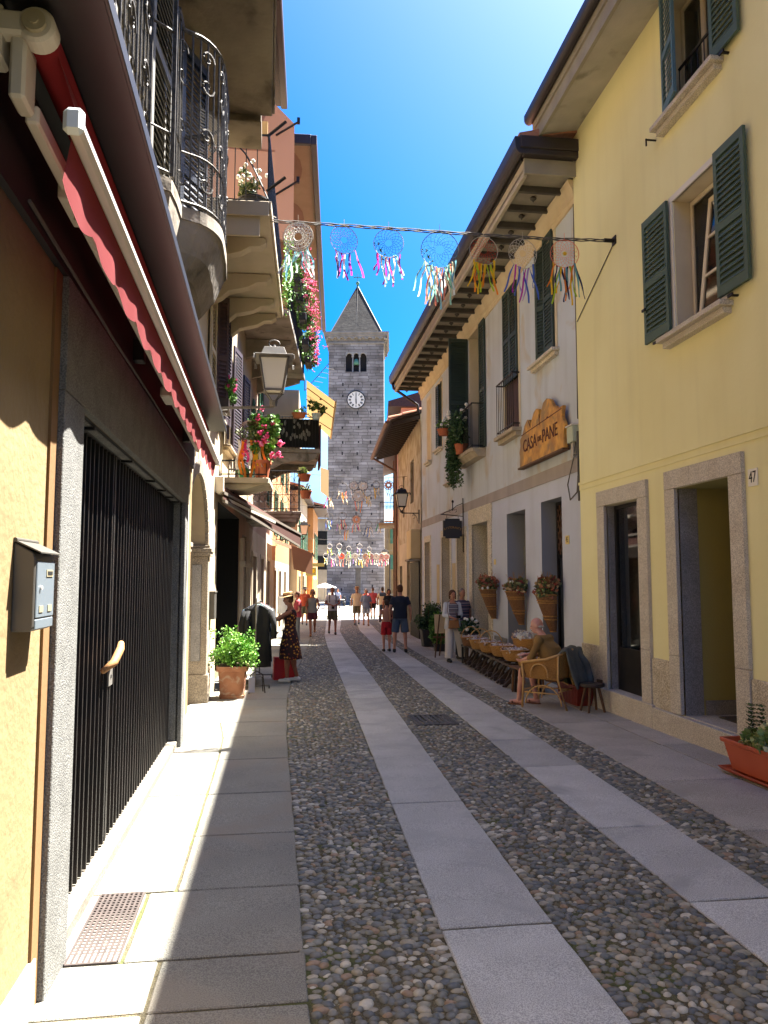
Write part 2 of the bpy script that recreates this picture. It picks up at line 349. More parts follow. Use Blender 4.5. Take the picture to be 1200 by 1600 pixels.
    def ell(s, c, r, n=12, m=8, rot=None, mi=0):
        E = Euler(rot).to_matrix() if rot else Matrix.Identity(3); c = Vector(c); vs = [c + E @ Vector((0, 0, -r[2]))]
        for j in range(1, m):
            t = math.pi * j / m - math.pi / 2
            for i in range(n):
                a = 2 * math.pi * i / n; vs.append(c + E @ Vector((r[0] * math.cos(t) * math.cos(a), r[1] * math.cos(t) * math.sin(a), r[2] * math.sin(t))))
        vs.append(c + E @ Vector((0, 0, r[2]))); T = len(vs) - 1
        fs = [(0, 1 + (i + 1) % n, 1 + i) for i in range(n)] + [(T, 1 + (m - 2) * n + i, 1 + (m - 2) * n + (i + 1) % n) for i in range(n)]
        fs += [(1 + j * n + i, 1 + j * n + (i + 1) % n, 1 + (j + 1) * n + (i + 1) % n, 1 + (j + 1) * n + i) for j in range(m - 2) for i in range(n)]
        return s.add(vs, fs, mi)
    def cap(s, p0, p1, r0, r1, n=12, mi=0):   # tapered capsule
        s.cyl(p0, p1, r0, r1, n, mi); s.ell(p0, (r0,) * 3, n, 8, mi=mi); s.ell(p1, (r1,) * 3, n, 8, mi=mi); return s
    def prism(s, pa, pb, mi=0):   # two matching polygons in 3D
        n = len(pa); return s.add(list(pa) + list(pb), [tuple(range(n - 1, -1, -1)), tuple(range(n, 2 * n))] + [(i, (i + 1) % n, n + (i + 1) % n, n + i) for i in range(n)], mi)
    def loft(s, rings, mi=0, cap=True):
        n = len(rings[0]); vs = [p for r in rings for p in r]; m = len(rings)
        fs = [(j * n + i, j * n + (i + 1) % n, (j + 1) * n + (i + 1) % n, (j + 1) * n + i) for j in range(m - 1) for i in range(n)]
        if cap: fs += [tuple(range(n - 1, -1, -1)), tuple((m - 1) * n + i for i in range(n))]
        return s.add(vs, fs, mi)
    def sheet(s, rows, mi=0):   # grid of points
        n = len(rows[0]); vs = [p for r in rows for p in r]
        return s.add(vs, [(j * n + i, j * n + i + 1, (j + 1) * n + i + 1, (j + 1) * n + i) for j in range(len(rows) - 1) for i in range(n - 1)], mi)
    def mesh(s, name):
        me = bpy.data.meshes.new(name); me.from_pydata(s.v, [], s.f); me.polygons.foreach_set('material_index', s.m); return me
    def build(s, name, mats, parent=None, smooth=False, bevel=0, loc=None, rz=None, fixn=False):
        me = s.mesh(name)
        for m in (mats if isinstance(mats, (list, tuple)) else [mats]): me.materials.append(M[m] if isinstance(m, str) else m)
        if bevel or fixn:
            bm = bmesh.new(); bm.from_mesh(me)
            if fixn: bmesh.ops.recalc_face_normals(bm, faces=bm.faces)
            if bevel: bmesh.ops.bevel(bm, geom=[e for e in bm.edges if len(e.link_faces) == 2 and e.calc_face_angle(0) > .5], offset=bevel, segments=1, affect='EDGES', clamp_overlap=True)
            bm.to_mesh(me); bm.free()
        if smooth:
            me.polygons.foreach_set('use_smooth', [True] * len(me.polygons))
            if smooth == 'auto':
                try: me.set_sharp_from_angle(angle=R(40))
                except Exception: pass
        o = bpy.data.objects.new(name, me); COL.objects.link(o)
        if parent: o.parent = parent
        if loc is not None: o.location = loc
        if rz is not None: o.rotation_euler = (0, 0, rz)
        return o
def dup(o, parent=None, name=None):
    c = o.copy(); COL.objects.link(c)
    if parent: c.parent = parent
    for ch in list(o.children): dup(ch, c)
    return c
def text(body, name, m, parent, loc, rot, size, depth=.004, sx=1):
    cu = bpy.data.curves.new(name, 'FONT'); cu.body = body; cu.size = size; cu.extrude = depth; cu.align_x = 'CENTER'; cu.align_y = 'CENTER'
    t = bpy.data.objects.new(name, cu); COL.objects.link(t); bpy.context.view_layer.update()
    me = bpy.data.meshes.new_from_object(t.evaluated_get(bpy.context.evaluated_depsgraph_get())); bpy.data.objects.remove(t)
    me.materials.clear(); me.materials.append(M[m]); o = bpy.data.objects.new(name, me); COL.objects.link(o)
    o.parent = parent; o.location = loc; o.rotation_euler = rot; o.scale = (sx, 1, 1); return o
SL = .014
def gz(y): return -SL * y
def interp(tab, y):
    if y <= tab[0][1]: a, b = tab[0], tab[1]
    elif y >= tab[-1][1]: a, b = tab[-2], tab[-1]
    else:
        for a, b in zip(tab, tab[1:]):
            if a[1] <= y <= b[1]: break
    return a[0] + (b[0] - a[0]) * (y - a[1]) / (b[1] - a[1])

def foliage(mb, c, r, n, leaf, rg, droop=0, shell=.5, asp=.45):
    for _ in range(n):
        d = Vector((rg.gauss(0, 1), rg.gauss(0, 1), rg.gauss(0, 1))).normalized(); k = shell + (1 - shell) * rg.random() if rg.random() < .8 else rg.random()
        p = Vector((c[0] + d.x * r[0] * k, c[1] + d.y * r[1] * k, c[2] + d.z * r[2] * k - droop * rg.random()))
        L = leaf * rg.uniform(.6, 1.25); a = (d + Vector((rg.uniform(-1, 1), rg.uniform(-1, 1), rg.uniform(-.6, 1)))).normalized()
        b = a.cross(Vector((rg.uniform(-1, 1), rg.uniform(-1, 1), rg.uniform(-1, 1)))).normalized() * L * asp; nn = a.cross(b).normalized() * L * .12
        mb.add([p, p + a * L * .5 + b * .9 + nn, p + a * L, p + a * L * .5 - b * .9 + nn], [(0, 1, 2, 3)])
    return mb
def clumps(mb, c, r, k, n, leaf, rg, **kw):   # several leaf clumps for an uneven outline
    for _ in range(k):
        d = Vector((rg.uniform(-1, 1), rg.uniform(-1, 1), rg.uniform(-1, 1)))
        s_ = rg.uniform(.25, .5); foliage(mb, (c[0] + d.x * r[0] * .7, c[1] + d.y * r[1] * .7, c[2] + d.z * r[2] * .7), (r[0] * s_, r[1] * s_, r[2] * s_), n, leaf, rg, **kw)
    return mb

# ---------------- ground, paving ----------------
LA = [(.13, 1.0), (.13, 3.2), (.11, 4.4), (.1, 5.6), (.06, 9), (.08, 12.4), (.2, 15.5), (.36, 17.5), (.74, 23.1), (1.12, 30.5), (2.3, 57)]
LB = [(.77, 1.0), (.78, 3.1), (.80, 4), (.87, 6.25), (.98, 10), (1.11, 14.8), (1.31, 23.05), (1.5, 28.4), (3.1, 54)]
LC = [(1.36, 1.0), (1.38, 3.0), (1.39, 4), (1.45, 6.2), (1.57, 10), (1.73, 14.7), (1.97, 23.5), (2.28, 31.3), (3.7, 49)]
LD = [(2.18, 1.0), (2.19, 3.4), (2.21, 4.1), (2.23, 5.4), (2.32, 8.6), (2.47, 14.6), (2.7, 21.8), (3.14, 32.1), (4.67, 51)]
LE = [(2.72, 1.0), (2.76, 4.3), (2.80, 5.4), (2.95, 9.2), (3.08, 14.5), (3.2, 18.2), (3.45, 26), (4.4, 40), (6.1, 57)]
LF = [(3.12, 1.0), (3.2, 4.9), (3.26, 6.4), (3.36, 9.3), (3.42, 13), (3.46, 16), (3.6, 21.7), (4.0, 30), (4.7, 38), (6.1, 51)]
WL = [(-1.05, -4), (-1.1, 3), (-1.2, 9), (-1.45, 10), (-1.45, 12), (-1.3, 12.2), (-1.25, 16), (-1.0, 23), (-.3, 38), (.2, 46), (.8, 52)]
WR = [(4.7, -4), (4.8, 25), (5.1, 33), (5.9, 41), (7.1, 48)]
def ground():
    mb = MB(); ys = [-30, -5] + list(range(0, 60, 4)) + [64, 80, 110, 160, 300, 700, 1500]
    xs = [-1500, -300, -60, -20, -8, -2, 0, 2, 5, 8, 20, 60, 300, 1500]
    mb.sheet([[(x, y, (gz(y) if y < 64 else gz(64)) - .011) for x in xs] for y in ys])
    o = mb.build('ground', 'ground_moss'); tag(o, kind='structure')
ground()
def slabs(name, Lf, Rf, ys, m, gap=.010, split=None, seed=1):
    rg = random.Random(seed); mb = MB()
    for a, b in zip(ys, ys[1:]):
        g = gap; sk = rg.uniform(-.012, .012); dz = rg.uniform(-.0025, .0025)
        def pt(T, y, off): return (interp(T, y) + off, y)
        cols = [(0, 1)] if not split else [(0, split(a)), (split(a), 1)]
        for c0, c1 in cols:
            if c1 - c0 < .05: continue
            q = []
            for y, e in ((a + g, 1), (b - g, -1)):
                l = interp(Lf, y); r = interp(Rf, y); x0 = l + (r - l) * c0 + (g if c0 > 0 else .004); x1 = l + (r - l) * c1 - (g if c1 < 1 else .004)
                q.append((x0, y + sk * 0)); q.append((x1, y + sk))
            (ax, ay), (bx, by), (cx, cy), (dx, dy) = q
            base = [(ax, ay), (bx, by), (dx, dy), (cx, cy)]
            if a < 16:
                o_ = []
                for (px_, py_), (qx_, qy_) in zip(base, base[1:] + base[:1]):
                    n_ = max(2, int(math.hypot(qx_ - px_, qy_ - py_) / .16))
                    for k_ in range(n_):
                        t_ = k_ / n_; j_ = .0035 if k_ else .005; o_.append((px_ + (qx_ - px_) * t_ + rg.uniform(-j_, j_), py_ + (qy_ - py_) * t_ + rg.uniform(-j_, j_)))
                base = o_
            mb.prism([(x, y, gz(y) - .06) for x, y in base], [(x, y, gz(y) + dz) for x, y in base])
    o = mb.build(name, m, bevel=.006); tag(o, kind='structure'); return o
def ylist(first, end, lo, hi, seed):
    rg = random.Random(seed); y = first[-1]; out_ = list(first)
    while y < end: y += rg.uniform(lo, hi); out_.append(y)
    return out_
slabs('paving', LB, LC, ylist([1.0, 2.2, 3.95, 6.22, 9.2, 10.9, 12.2, 12.5, 13.9], 47, 1.2, 2.3, 3), 'slab', seed=3)
slabs('paving', LD, LE, ylist([1.0, 2.6, 4.1, 5.4, 7.3, 8.6, 10.4, 12.6], 47, 1.5, 2.4, 5), 'slab', seed=5)
def sp_left(y): return .42 if y < 10.4 else 0
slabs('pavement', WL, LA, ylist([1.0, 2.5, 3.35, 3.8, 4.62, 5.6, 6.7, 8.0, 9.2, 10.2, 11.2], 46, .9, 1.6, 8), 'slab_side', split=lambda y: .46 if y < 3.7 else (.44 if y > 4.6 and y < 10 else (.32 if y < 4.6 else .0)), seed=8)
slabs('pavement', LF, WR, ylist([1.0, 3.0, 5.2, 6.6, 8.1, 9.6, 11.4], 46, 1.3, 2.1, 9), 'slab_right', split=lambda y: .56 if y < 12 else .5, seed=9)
# cobbles: real stones set in bands
def ico(sub):
    bm = bmesh.new(); bmesh.ops.create_icosphere(bm, subdivisions=sub, radius=1); bm.verts.ensure_lookup_table()
    v = np.array([w.co[:] for w in bm.verts]); f = np.array([[w.index for w in g.verts] for g in bm.faces]); bm.free(); return v, f
def cobbles(Lf, Rf, y0, y1, sub, seed, dens=1.):
    rs = np.random.RandomState(seed); bv, bf = ico(sub); P = []
    y = y0; row = 0
    while y < y1:
        l, r = interp(Lf, y) + .006, interp(Rf, y) - .006; w = r - l; k = max(3, int(w / (.050 * dens)))
        for i in range(k):
            edge = i == 0 or i == k - 1
            x = l + w * (i + .5 + (.5 if row % 2 else 0) * .6 - .15) / k + rs.uniform(-.014, .014)
            if x < l - .012 or x > r + .012: continue
            s_ = rs.uniform(.62, 1.12) * (1.35 if rs.rand() < .10 else 1)
            if edge: P.append((x, y + rs.uniform(-.008, .008), .040 * s_, .024, .0255, rs.uniform(-.2, .2)))
            else: P.append((x, y + rs.uniform(-.02, .02), (.0305 * s_ + .003) * dens, (.0225 * s_ + .003) * dens, .0255, rs.uniform(-.8, .8) + (1.57 if rs.rand() < .2 else 0)))
        y += .0395 * dens; row += 1
    if sub == 2:
        for _ in range(int(len(P) * .8)):
            y = rs.uniform(y0, y1); l, r = interp(Lf, y), interp(Rf, y); q = rs.uniform(.010, .018); P.append((rs.uniform(l, r), y, q * 1.3, q, .016, rs.uniform(0, 3)))
    P = np.array(P); n = len(P); nv = len(bv)
    c, s_ = np.cos(P[:, 5]), np.sin(P[:, 5]); hz = rs.uniform(-.007, .005, n)
    bz = bv.copy(); bz[:, 2] = np.sign(bz[:, 2]) * np.abs(bz[:, 2]) ** .6
    bw = bz[None] * (1 + .05 * np.sin(bv[None, :, :1] * 2.2 + bv[None, :, 1:2] * 1.7 + rs.rand(n, 1, 1) * 9))
    loc = bw * P[:, None, 2:5]
    X = loc[..., 0] * c[:, None] - loc[..., 1] * s_[:, None] + P[:, None, 0]; Y = loc[..., 0] * s_[:, None] + loc[..., 1] * c[:, None] + P[:, None, 1]
    Z = loc[..., 2] - SL * P[:, None, 1] - .0245 + hz[:, None]
    return np.stack([X, Y, Z], -1).reshape(-1, 3), (bf[None] + (np.arange(n) * nv)[:, None, None]).reshape(-1, 3)
for j, (a, b, lb) in enumerate(((LA, LB, 'band of rounded river cobbles left of the middle granite strip'), (LC, LD, 'band of rounded river cobbles holding the iron drain grate'), (LE, LF, 'narrow band of river cobbles beside the right hand pavement'))):
    VV = []; FF = []; off = 0
    for k, (s0, s1, sub, dn) in enumerate(((1.2, 8, 2, 1), (8, 19, 1, 1), (19, 36, 1, 1.35))):
        V, F = cobbles(a, b, s0, s1, sub, 10 * j + k, dn); VV.append(V); FF.append(F + off); off += len(V)
    V = np.concatenate(VV); F = np.concatenate(FF)
    me = bpy.data.meshes.new('cobblestones'); me.vertices.add(len(V)); me.vertices.foreach_set('co', V.ravel())
    me.loops.add(F.size); me.loops.foreach_set('vertex_index', F.ravel()); me.polygons.add(len(F))
    me.polygons.foreach_set('loop_start', np.arange(len(F)) * 3); me.polygons.foreach_set('use_smooth', np.ones(len(F), bool)); me.update(calc_edges=True)
    me.materials.append(M['cobble']); o = bpy.data.objects.new('cobblestones', me); COL.objects.link(o)
    tag(o, lb, 'cobblestones', 'cobblestone bands', 'stuff')
def far_bands():   # bands beyond 36 m and the open square
    for a, b in ((LA, LB), (LC, LD), (LE, LF)):
        mb = MB(); ys = [36, 40, 44, 47]
        mb.sheet([[(interp(a, y), y, gz(y) - .006), (interp(b, y), y, gz(y) - .006)] for y in ys]); tag(mb.build('road', 'cobble_far'), kind='structure')
    mb = MB(); mb.sheet([[(-14, y, gz(y) + .006), (2, y, gz(y) + .006), (22, y, gz(y) + .006)] for y in (48.6, 56, 63.9)]); mb.sheet([[(x, y, gz(64) + .006) for x in (-14, 22)] for y in (63.9, 95)])
    tag(mb.build('square', 'plaza_stone'), kind='structure')
far_bands()
# drain grate in the second cobble band
def drain():
    r = empty('drain_grate', (1.94, 10.0, gz(10) + .004), R(2), 'black cast iron drain grate set in the cobbles', 'drain grate')
    f = MB(); w, d = .27, .34
    for x0, x1, y0, y1 in ((-w, w, -d, -d + .03), (-w, w, d - .03, d), (-w, -w + .03, -d + .03, d - .03), (w - .03, w, -d + .03, d - .03)): f.box(x0, x1, y0, y1, -.02, .008)
    f.build('frame', 'grate_metal', r, bevel=.003)
    b = MB()
    for i in range(7):
        x = -w + .06 + i * (2 * w - .12) / 6; b.box(x - .018, x + .018, -d + .031, d - .031, -.02, .004)
    b.build('bars', 'grate_metal', r); p = MB(); p.box(-w, w, -d, d, -.05, -.022); p.build('pit', 'interior_black', r)
drain()
def crackplate():
    r = empty('floor_grate', (-.86, 4.2, gz(4.2) + .004), R(1.2), 'rusty perforated iron grate in the pavement below the gate', 'floor grate')
    mb = MB(); w, d, n, m_ = .115, .40, 9, 24
    mb.box(-w, w, -d, -d + .012, -.01, .006); mb.box(-w, w, d - .012, d, -.01, .006)
    for i in range(n + 1):
        x = -w + 2 * w * i / n; mb.box(x - .0055, x + .0055, -d + .012, d - .012, -.01, .006)
    mb.build('frame', 'grate_pink', r); b = MB()
    for i in range(m_ + 1):
        y = -d + .012 + (2 * d - .024) * i / m_; b.box(-w, w, y - .0065, y + .0065, -.011, .003)
    b.build('bars', 'grate_pink', r); p = MB(); p.box(-w, w, -d, d, -.05, -.02); p.build('pit', 'interior_black', r)
crackplate()

# ---------------- hills ----------------
def hills():
    mb = MB(); rows = []
    for j in range(9):
        t = j / 8; row = []
        for i in range(61):
            x = -900 + 30 * i + 10; h = 190 * math.exp(-((x - 10) / 260) ** 2) + 40 * noise.noise(Vector((x * .006, 3, 0))) + 50
            row.append((x, 800 + 320 * t, -6 + max(0, h) * math.sin(t * math.pi / 2) + 9 * noise.noise(Vector((x * .03, j, 1)))))
        rows.append(row)
    mb.sheet(rows); o = mb.build('hill', 'hazed_forest', smooth=True, fixn=True); tag(o, kind='structure')
hills()

# ---------------- bell tower ----------------
def tower():
    r = empty('bell_tower', (7.36, 77.8, gz(64)), R(-8), 'tall grey stone bell tower with clock and pyramid spire at the street end', 'tower')
    zb = gz(64); H = 25.3 - zb; w0, w1 = 2.80, 2.76
    # shaft with uv in metres; belfry openings cut from the front
    def uvbox(mb_faces, name, m, parent):
        me = bpy.data.meshes.new(name); vs = []; fs = []; uvs = []
        for q in mb_faces:
            k = len(vs); vs += [p for p, _ in q]; fs.append(tuple(range(k, k + len(q)))); uvs += [u for _, u in q]
        me.from_pydata(vs, [], fs); uv = me.uv_layers.new(name='UVMap')
        for i, u in enumerate(uvs): uv.data[i].uv = u
        me.materials.append(M[m]); o = bpy.data.objects.new(name, me); COL.objects.link(o); o.parent = parent; return o
    z0, z1 = -1, H; wz0, wz1, ww = 22.25 - zb, 24.25 - zb, 1.04
    F = []
    def q(a, b, c, d, U): F.append([(a, U(a)), (b, U(b)), (c, U(c)), (d, U(d))])
    def W_(z): return w0 + (w1 - w0) * (z - z0) / (z1 - z0)
    uf = lambda p: (p[0], p[2]); us = lambda p: (p[1] + .4, p[2])
    for sgn in (-1, 1):   # left and right sides
        a, b = W_(z0) * sgn, W_(z1) * sgn
        q((a, -abs(a), z0), (a, abs(a), z0), (b, abs(b), z1), (b, -abs(b), z1), us)
    q((w0, w0, z0), (-w0, w0, z0), (-w1, w1, z1), (w1, w1, z1), uf)
    def fr(x0, x1, za, zb_):
        def X(x, z): return (W_(z) * x if abs(x) == 1 else x, -W_(z), z)
        q(X(x0, za), X(x1, za), X(x1, zb_), X(x0, zb_), uf)
    fr(-1, 1, z0, wz0); fr(-1, -ww, wz0, wz1); fr(ww, 1, wz0, wz1); fr(-1, 1, wz1, z1)
    shaft = uvbox(F, 'shaft', 'tower_masonry', r)
    bx = MB(); bx.box(-ww, ww, -2.2, -2.1, wz0, wz1); bx.box(-ww - .02, -ww, -w1, -2.1, wz0, wz1); bx.box(ww, ww + .02, -w1, -2.1, wz0, wz1); bx.build('belfry_recess', 'tower_dark', r)
    lz = MB()   # arch heads and slim columns of the three light window
    ar = []; n = 8; rw = .27
    for k in range(3):
        cx = (k - 1) * .69; y = -W_(wz1) - .004
        pts = [(cx - .345, wz1 + .001)] + [(cx - rw * math.cos(math.pi * i / n), wz1 - .34 + rw * math.sin(math.pi * i / n)) for i in range(n + 1)] + [(cx + .345, wz1 + .001)]
        # spandrels
        lo = [(cx - .345, wz1 - .34)] + [(cx - rw * math.cos(math.pi * i / n), wz1 - .34 + rw * math.sin(math.pi * i / n)) for i in range(n // 2 + 1)] + [(cx, wz1 + .001), (cx - .345, wz1 + .001)]
        hi = [(2 * cx - x, z) for x, z in reversed(lo)]
        for P in (lo, hi): lz.prism([(x, y, z) for x, z in P], [(x, y + .3, z) for x, z in P])
    for cx in (-.345, .345): lz.cyl((cx, -W_(wz0) + .14, wz0), (cx, -W_(wz0) + .14, wz1 - .34), .075, .065, 10); lz.box(cx - .12, cx + .12, -W_(wz0) - .006, -W_(wz0) + .28, wz1 - .46, wz1 - .338)
    lz.build('window_tracery', 'granite_grey', r, fixn=True)
    bl = MB(); bl.lathe([(.02, .3), (.05, .28), (.2, .2), (.24, 0), (.34, -.3)], (0, -2.5, wz0 + 1.1), 14); bl.build('bell', 'bronze_green', r, smooth=True)
    pk = MB(); rg = random.Random(4)
    for z in [1.5 + i * 1.45 for i in range(15)]:
        for x in (-1.3, .15, 1.55):
            if abs(z - (19.37 - zb)) < 1.2 and abs(x) < 1: continue
            xx = x + rg.uniform(-.12, .12); zz = z + rg.uniform(-.2, .2); pk.box(xx - .07, xx + .07, -W_(zz) - .012, -W_(zz) + .1, zz, zz + rg.uniform(.2, .34))
    pk.build('putlog_holes', 'tower_dark', r)
    c = MB(); ct = H   # cornice with little corbel arches
    for i, (e, a, b) in enumerate(((.12, 0, .16), (.42, .75, .98), (.52, .98, 1.12))): c.box(-w1 - e, w1 + e, -w1 - e, w1 + e, ct + a - .2, ct + b - .2)
    c.box(-w1 - .02, w1 + .02, -w1 - .02, w1 + .02, ct - .04, ct + .55)
    for side in range(4):
        c.T = Matrix.Rotation(side * math.pi / 2, 4, 'Z')
        N = 9; st = (2 * w1 + .7) / N
        for k in range(N):
            x = -w1 - .35 + st * (k + .5); rr = st * .36
            P = [(x - st / 2, .55)] + [(x - st / 2, .25), (x - rr, .15)] + [(x - rr * math.cos(math.pi * i / 6), .15 + rr * math.sin(math.pi * i / 6)) for i in range(7)] + [(x + rr, .15), (x + st / 2, .25), (x + st / 2, .55)]
            P = [(x_, z_ + ct) for x_, z_ in P]
            c.prism([(x_, -w1 - .35, z_) for x_, z_ in P], [(x_, -w1 - .03, z_) for x_, z_ in P])
    c.T = None; c.build('cornice', 'tower_cornice', r, fixn=True)
    s = MB(); zt = ct + .93; e = w1 - .12
    s.add([(-e, -e, zt), (e, -e, zt), (e, e, zt), (-e, e, zt), (0, 0, zt + 5.9)], [(0, 1, 4), (1, 2, 4), (2, 3, 4), (3, 0, 4), (3, 2, 1, 0)])
    sp = s.build('spire', 'slate_roof', r)
    k = MB(); k.tube([(-e, -e, zt), (0, 0, zt + 5.95)], .04, 5); k.tube([(e, -e, zt), (0, 0, zt + 5.95)], .04, 5); k.tube([(0, -e * .98, zt + .05), (.0, 0, zt + 5.95)], .025, 5)
    k.build('ridge_flashing', 'lamp_grey', sp)
    k = MB(); t = zt + 5.9; k.cyl((0, 0, t - .3), (0, 0, t + .15), .16, .09, 10); k.ell((0, 0, t + .3), (.2, .2, .2)); k.cyl((0, 0, t + .4), (0, 0, t + 1.35), .04, .03, 6); k.box(-.38, .38, -.03, .03, t + .92, t + 1.0)
    for x in (-.38, .38): k.ell((x, 0, t + .96), (.07, .04, .07), 6, 5)
    k.build('cross_finial', 'bronze_green', r)
    cl = empty('clock', (0, -w1 - .05, 19.37 - zb - .0), 0, parent=r); cl.name = 'clock'
    f = MB(); f.T = Matrix.Rotation(math.pi / 2, 4, 'X'); f.cyl((0, 0, -.04), (0, 0, .05), .86, n=40); f.build('clock_face', 'white_paint', cl)
    f = MB(); f.tube([(.88 * math.cos(a), -.05, .88 * math.sin(a)) for a in [i * math.pi / 20 for i in range(40)]], .05, 6, closed=True); f.build('clock_rim', 'lamp_black', cl)
    f = MB()
    for i in range(12):
        a = i * math.pi / 6; l = .2; f.T = Matrix.Rotation(a, 4, 'Y'); f.box(-.03, .03, -.075, -.055, .5, .74)
        if i in (2, 3, 4, 5, 7, 8, 9, 10): f.box(.05, .08, -.075, -.055, .5, .74); f.box(-.08, -.05, -.075, -.055, .5, .74)
    f.T = None; f.build('numerals', 'ink', cl)
    f = MB(); f.box(-.035, .035, -.1, -.08, -.1, .62); f.T = Matrix.Rotation(R(178), 4, 'Y'); f.box(-.05, .05, -.12, -.1, -.1, .42); f.T = None; f.build('clock_hands', 'ink', cl)
def slate_fix():
    m = M['slate_roof']; n, L, b = tree_of(m); geo = n.new('ShaderNodeNewGeometry'); sx = n.new('ShaderNodeSeparateXYZ'); L.new(geo.outputs['Position'], sx.inputs[0])
    mp = n.new('ShaderNodeMapping'); mp.inputs['Scale'].default_value = (1, 1, 7); L.new(geo.outputs['Position'], mp.inputs[0])
    nz = n.new('ShaderNodeTexNoise'); nz.inputs['Scale'].default_value = 1.6; nz.inputs['Detail'].default_value = 5; L.new(mp.outputs[0], nz.inputs['Vector'])
    old = b.inputs['Base Color'].links[0].from_socket; x = n.new('ShaderNodeMix'); x.data_type = 'RGBA'; x.blend_type = 'MULTIPLY'; x.inputs[0].default_value = .9
    r = n.new('ShaderNodeValToRGB'); r.color_ramp.elements[0].position = .38; r.color_ramp.elements[1].position = .62; r.color_ramp.elements[0].color = (.45, .43, .42, 1); r.color_ramp.elements[1].color = (1.15, 1.12, 1.08, 1)
    L.new(nz.outputs['Fac'], r.inputs[0]); L.new(old, x.inputs[6]); L.new(r.outputs[0], x.inputs[7]); L.new(x.outputs[2], b.inputs['Base Color'])
slate_fix()
tower()

# ---------------- facade helpers ----------------
# local frame of a facade root: x = out of the wall towards the street times S (S=+1 left side, -1 right side), y = along the street
def wall(root, S, y0, y1, z0, z1, ops, mats, zsplit=None, depth=2.6, name='wall', top=True):
    mb = MB(); ys = sorted({y0, y1, *[o['y'][0] for o in ops], *[o['y'][1] for o in ops]}); zs = sorted({z0, z1, *[o['z'][0] for o in ops], *[o['z'][1] for o in ops], *([zsplit] if zsplit is not None else [])})
    def inside(y, z): return any(o['y'][0] < y < o['y'][1] and o['z'][0] < z < o['z'][1] for o in ops)
    for a, b in zip(ys, ys[1:]):
        for c, d in zip(zs, zs[1:]):
            if not inside((a + b) / 2, (c + d) / 2):
                q = [(0, a, c), (0, b, c), (0, b, d), (0, a, d)]
                mb.add(q, [(0, 1, 2, 3) if S > 0 else (3, 2, 1, 0)], 1 if (zsplit is not None and (c + d) / 2 < zsplit) else 0)
    for o in ops:
        (a, b), (c, d) = o['y'], o['z']; e = -S * o.get('d', .25); mr = o.get('mr', 0)
        A = [(0, a, c), (0, b, c), (0, b, d), (0, a, d)]; B = [(e, p[1], p[2]) for p in A]
        for i in range(4): mb.add([A[i], A[(i + 1) % 4], B[(i + 1) % 4], B[i]], [(0, 1, 2, 3)], mr)
        mb.add(B, [(0, 1, 2, 3)], o.get('mb', 2))
    D_ = -S * depth
    mb.add([(0, y0, z0), (D_, y0, z0), (D_, y0, z1), (0, y0, z1)], [(0, 1, 2, 3)], 0); mb.add([(0, y1, z0), (D_, y1, z0), (D_, y1, z1), (0, y1, z1)], [(0, 1, 2, 3)], 0)
    mb.add([(D_, y0, z0), (D_, y1, z0), (D_, y1, z1), (D_, y0, z1)], [(0, 1, 2, 3)], 0); mb.add([(0, y0, z1), (D_, y0, z1), (D_, y1, z1), (0, y1, z1)], [(0, 1, 2, 3)], 0)
    return mb.build(name, mats, root)
def surround(root, S, y, z, w, proud, m, name='surround', bottom=False, top=None, bev=.004):
    mb = MB(); t = top or w; x0, x1 = -S * .02, S * proud
    mb.box(x0, x1, y[0] - w, y[0] - .0, z[0], z[1]); mb.box(x0, x1, y[1], y[1] + w, z[0], z[1]); mb.box(x0, x1, y[0] - w, y[1] + w, z[1], z[1] + t)
    if bottom: mb.box(x0, x1, y[0] - w, y[1] + w, z[0] - w, z[0])
    return mb.build(name, m, root, bevel=bev)
SHC = {}
def shutter(root, x, y, z0, z1, w, rz, m, name='shutter', slats=None):
    fl = -1 if math.cos(rz) * (-1 if root.location.x > 2.5 else 1) > 0 else 1; h = round(z1 - z0, 3); key = (h, round(w, 3), m, fl)
    if key not in SHC:
        mb = MB(); t = .035; st = .06 if w > .35 else .04
        mb.box(-t / 2, t / 2, 0, st, 0, h); mb.box(-t / 2, t / 2, w - st, w, 0, h)
        mids = [0, h * .44, h - .09] if h > 1.2 else [0, h - .08]
        for i, zz in enumerate(mids): mb.box(-t / 2 + .001, t / 2 - .001, st, w - st, zz, zz + (.12 if i == 0 else .09))
        for a, b in zip(mids, mids[1:]):
            a += .12 if a == 0 else .09; n = max(3, int((b - a) / (slats or .062)))
            for k in range(n):
                zc = a + (b - a) * (k + .5) / n; q = (b - a) / n * .62
                mb.add([(x_ * fl, y_, z_) for x_, y_, z_ in [(-.022, st, zc - q), (-.016, st, zc - q - .006), (.022, st, zc + q - .006), (.016, st, zc + q), (-.022, w - st, zc - q), (-.016, w - st, zc - q - .006), (.022, w - st, zc + q - .006), (.016, w - st, zc + q)]],
                       [(0, 1, 2, 3), (7, 6, 5, 4), (0, 4, 5, 1), (1, 5, 6, 2), (2, 6, 7, 3), (3, 7, 4, 0)])
        SHC[key] = mb.mesh(name); SHC[key].materials.append(M[m])
    o = bpy.data.objects.new(name, SHC[key]); COL.objects.link(o); o.parent = root; o.location = (x, y, z0); o.rotation_euler = (0, 0, rz); return o
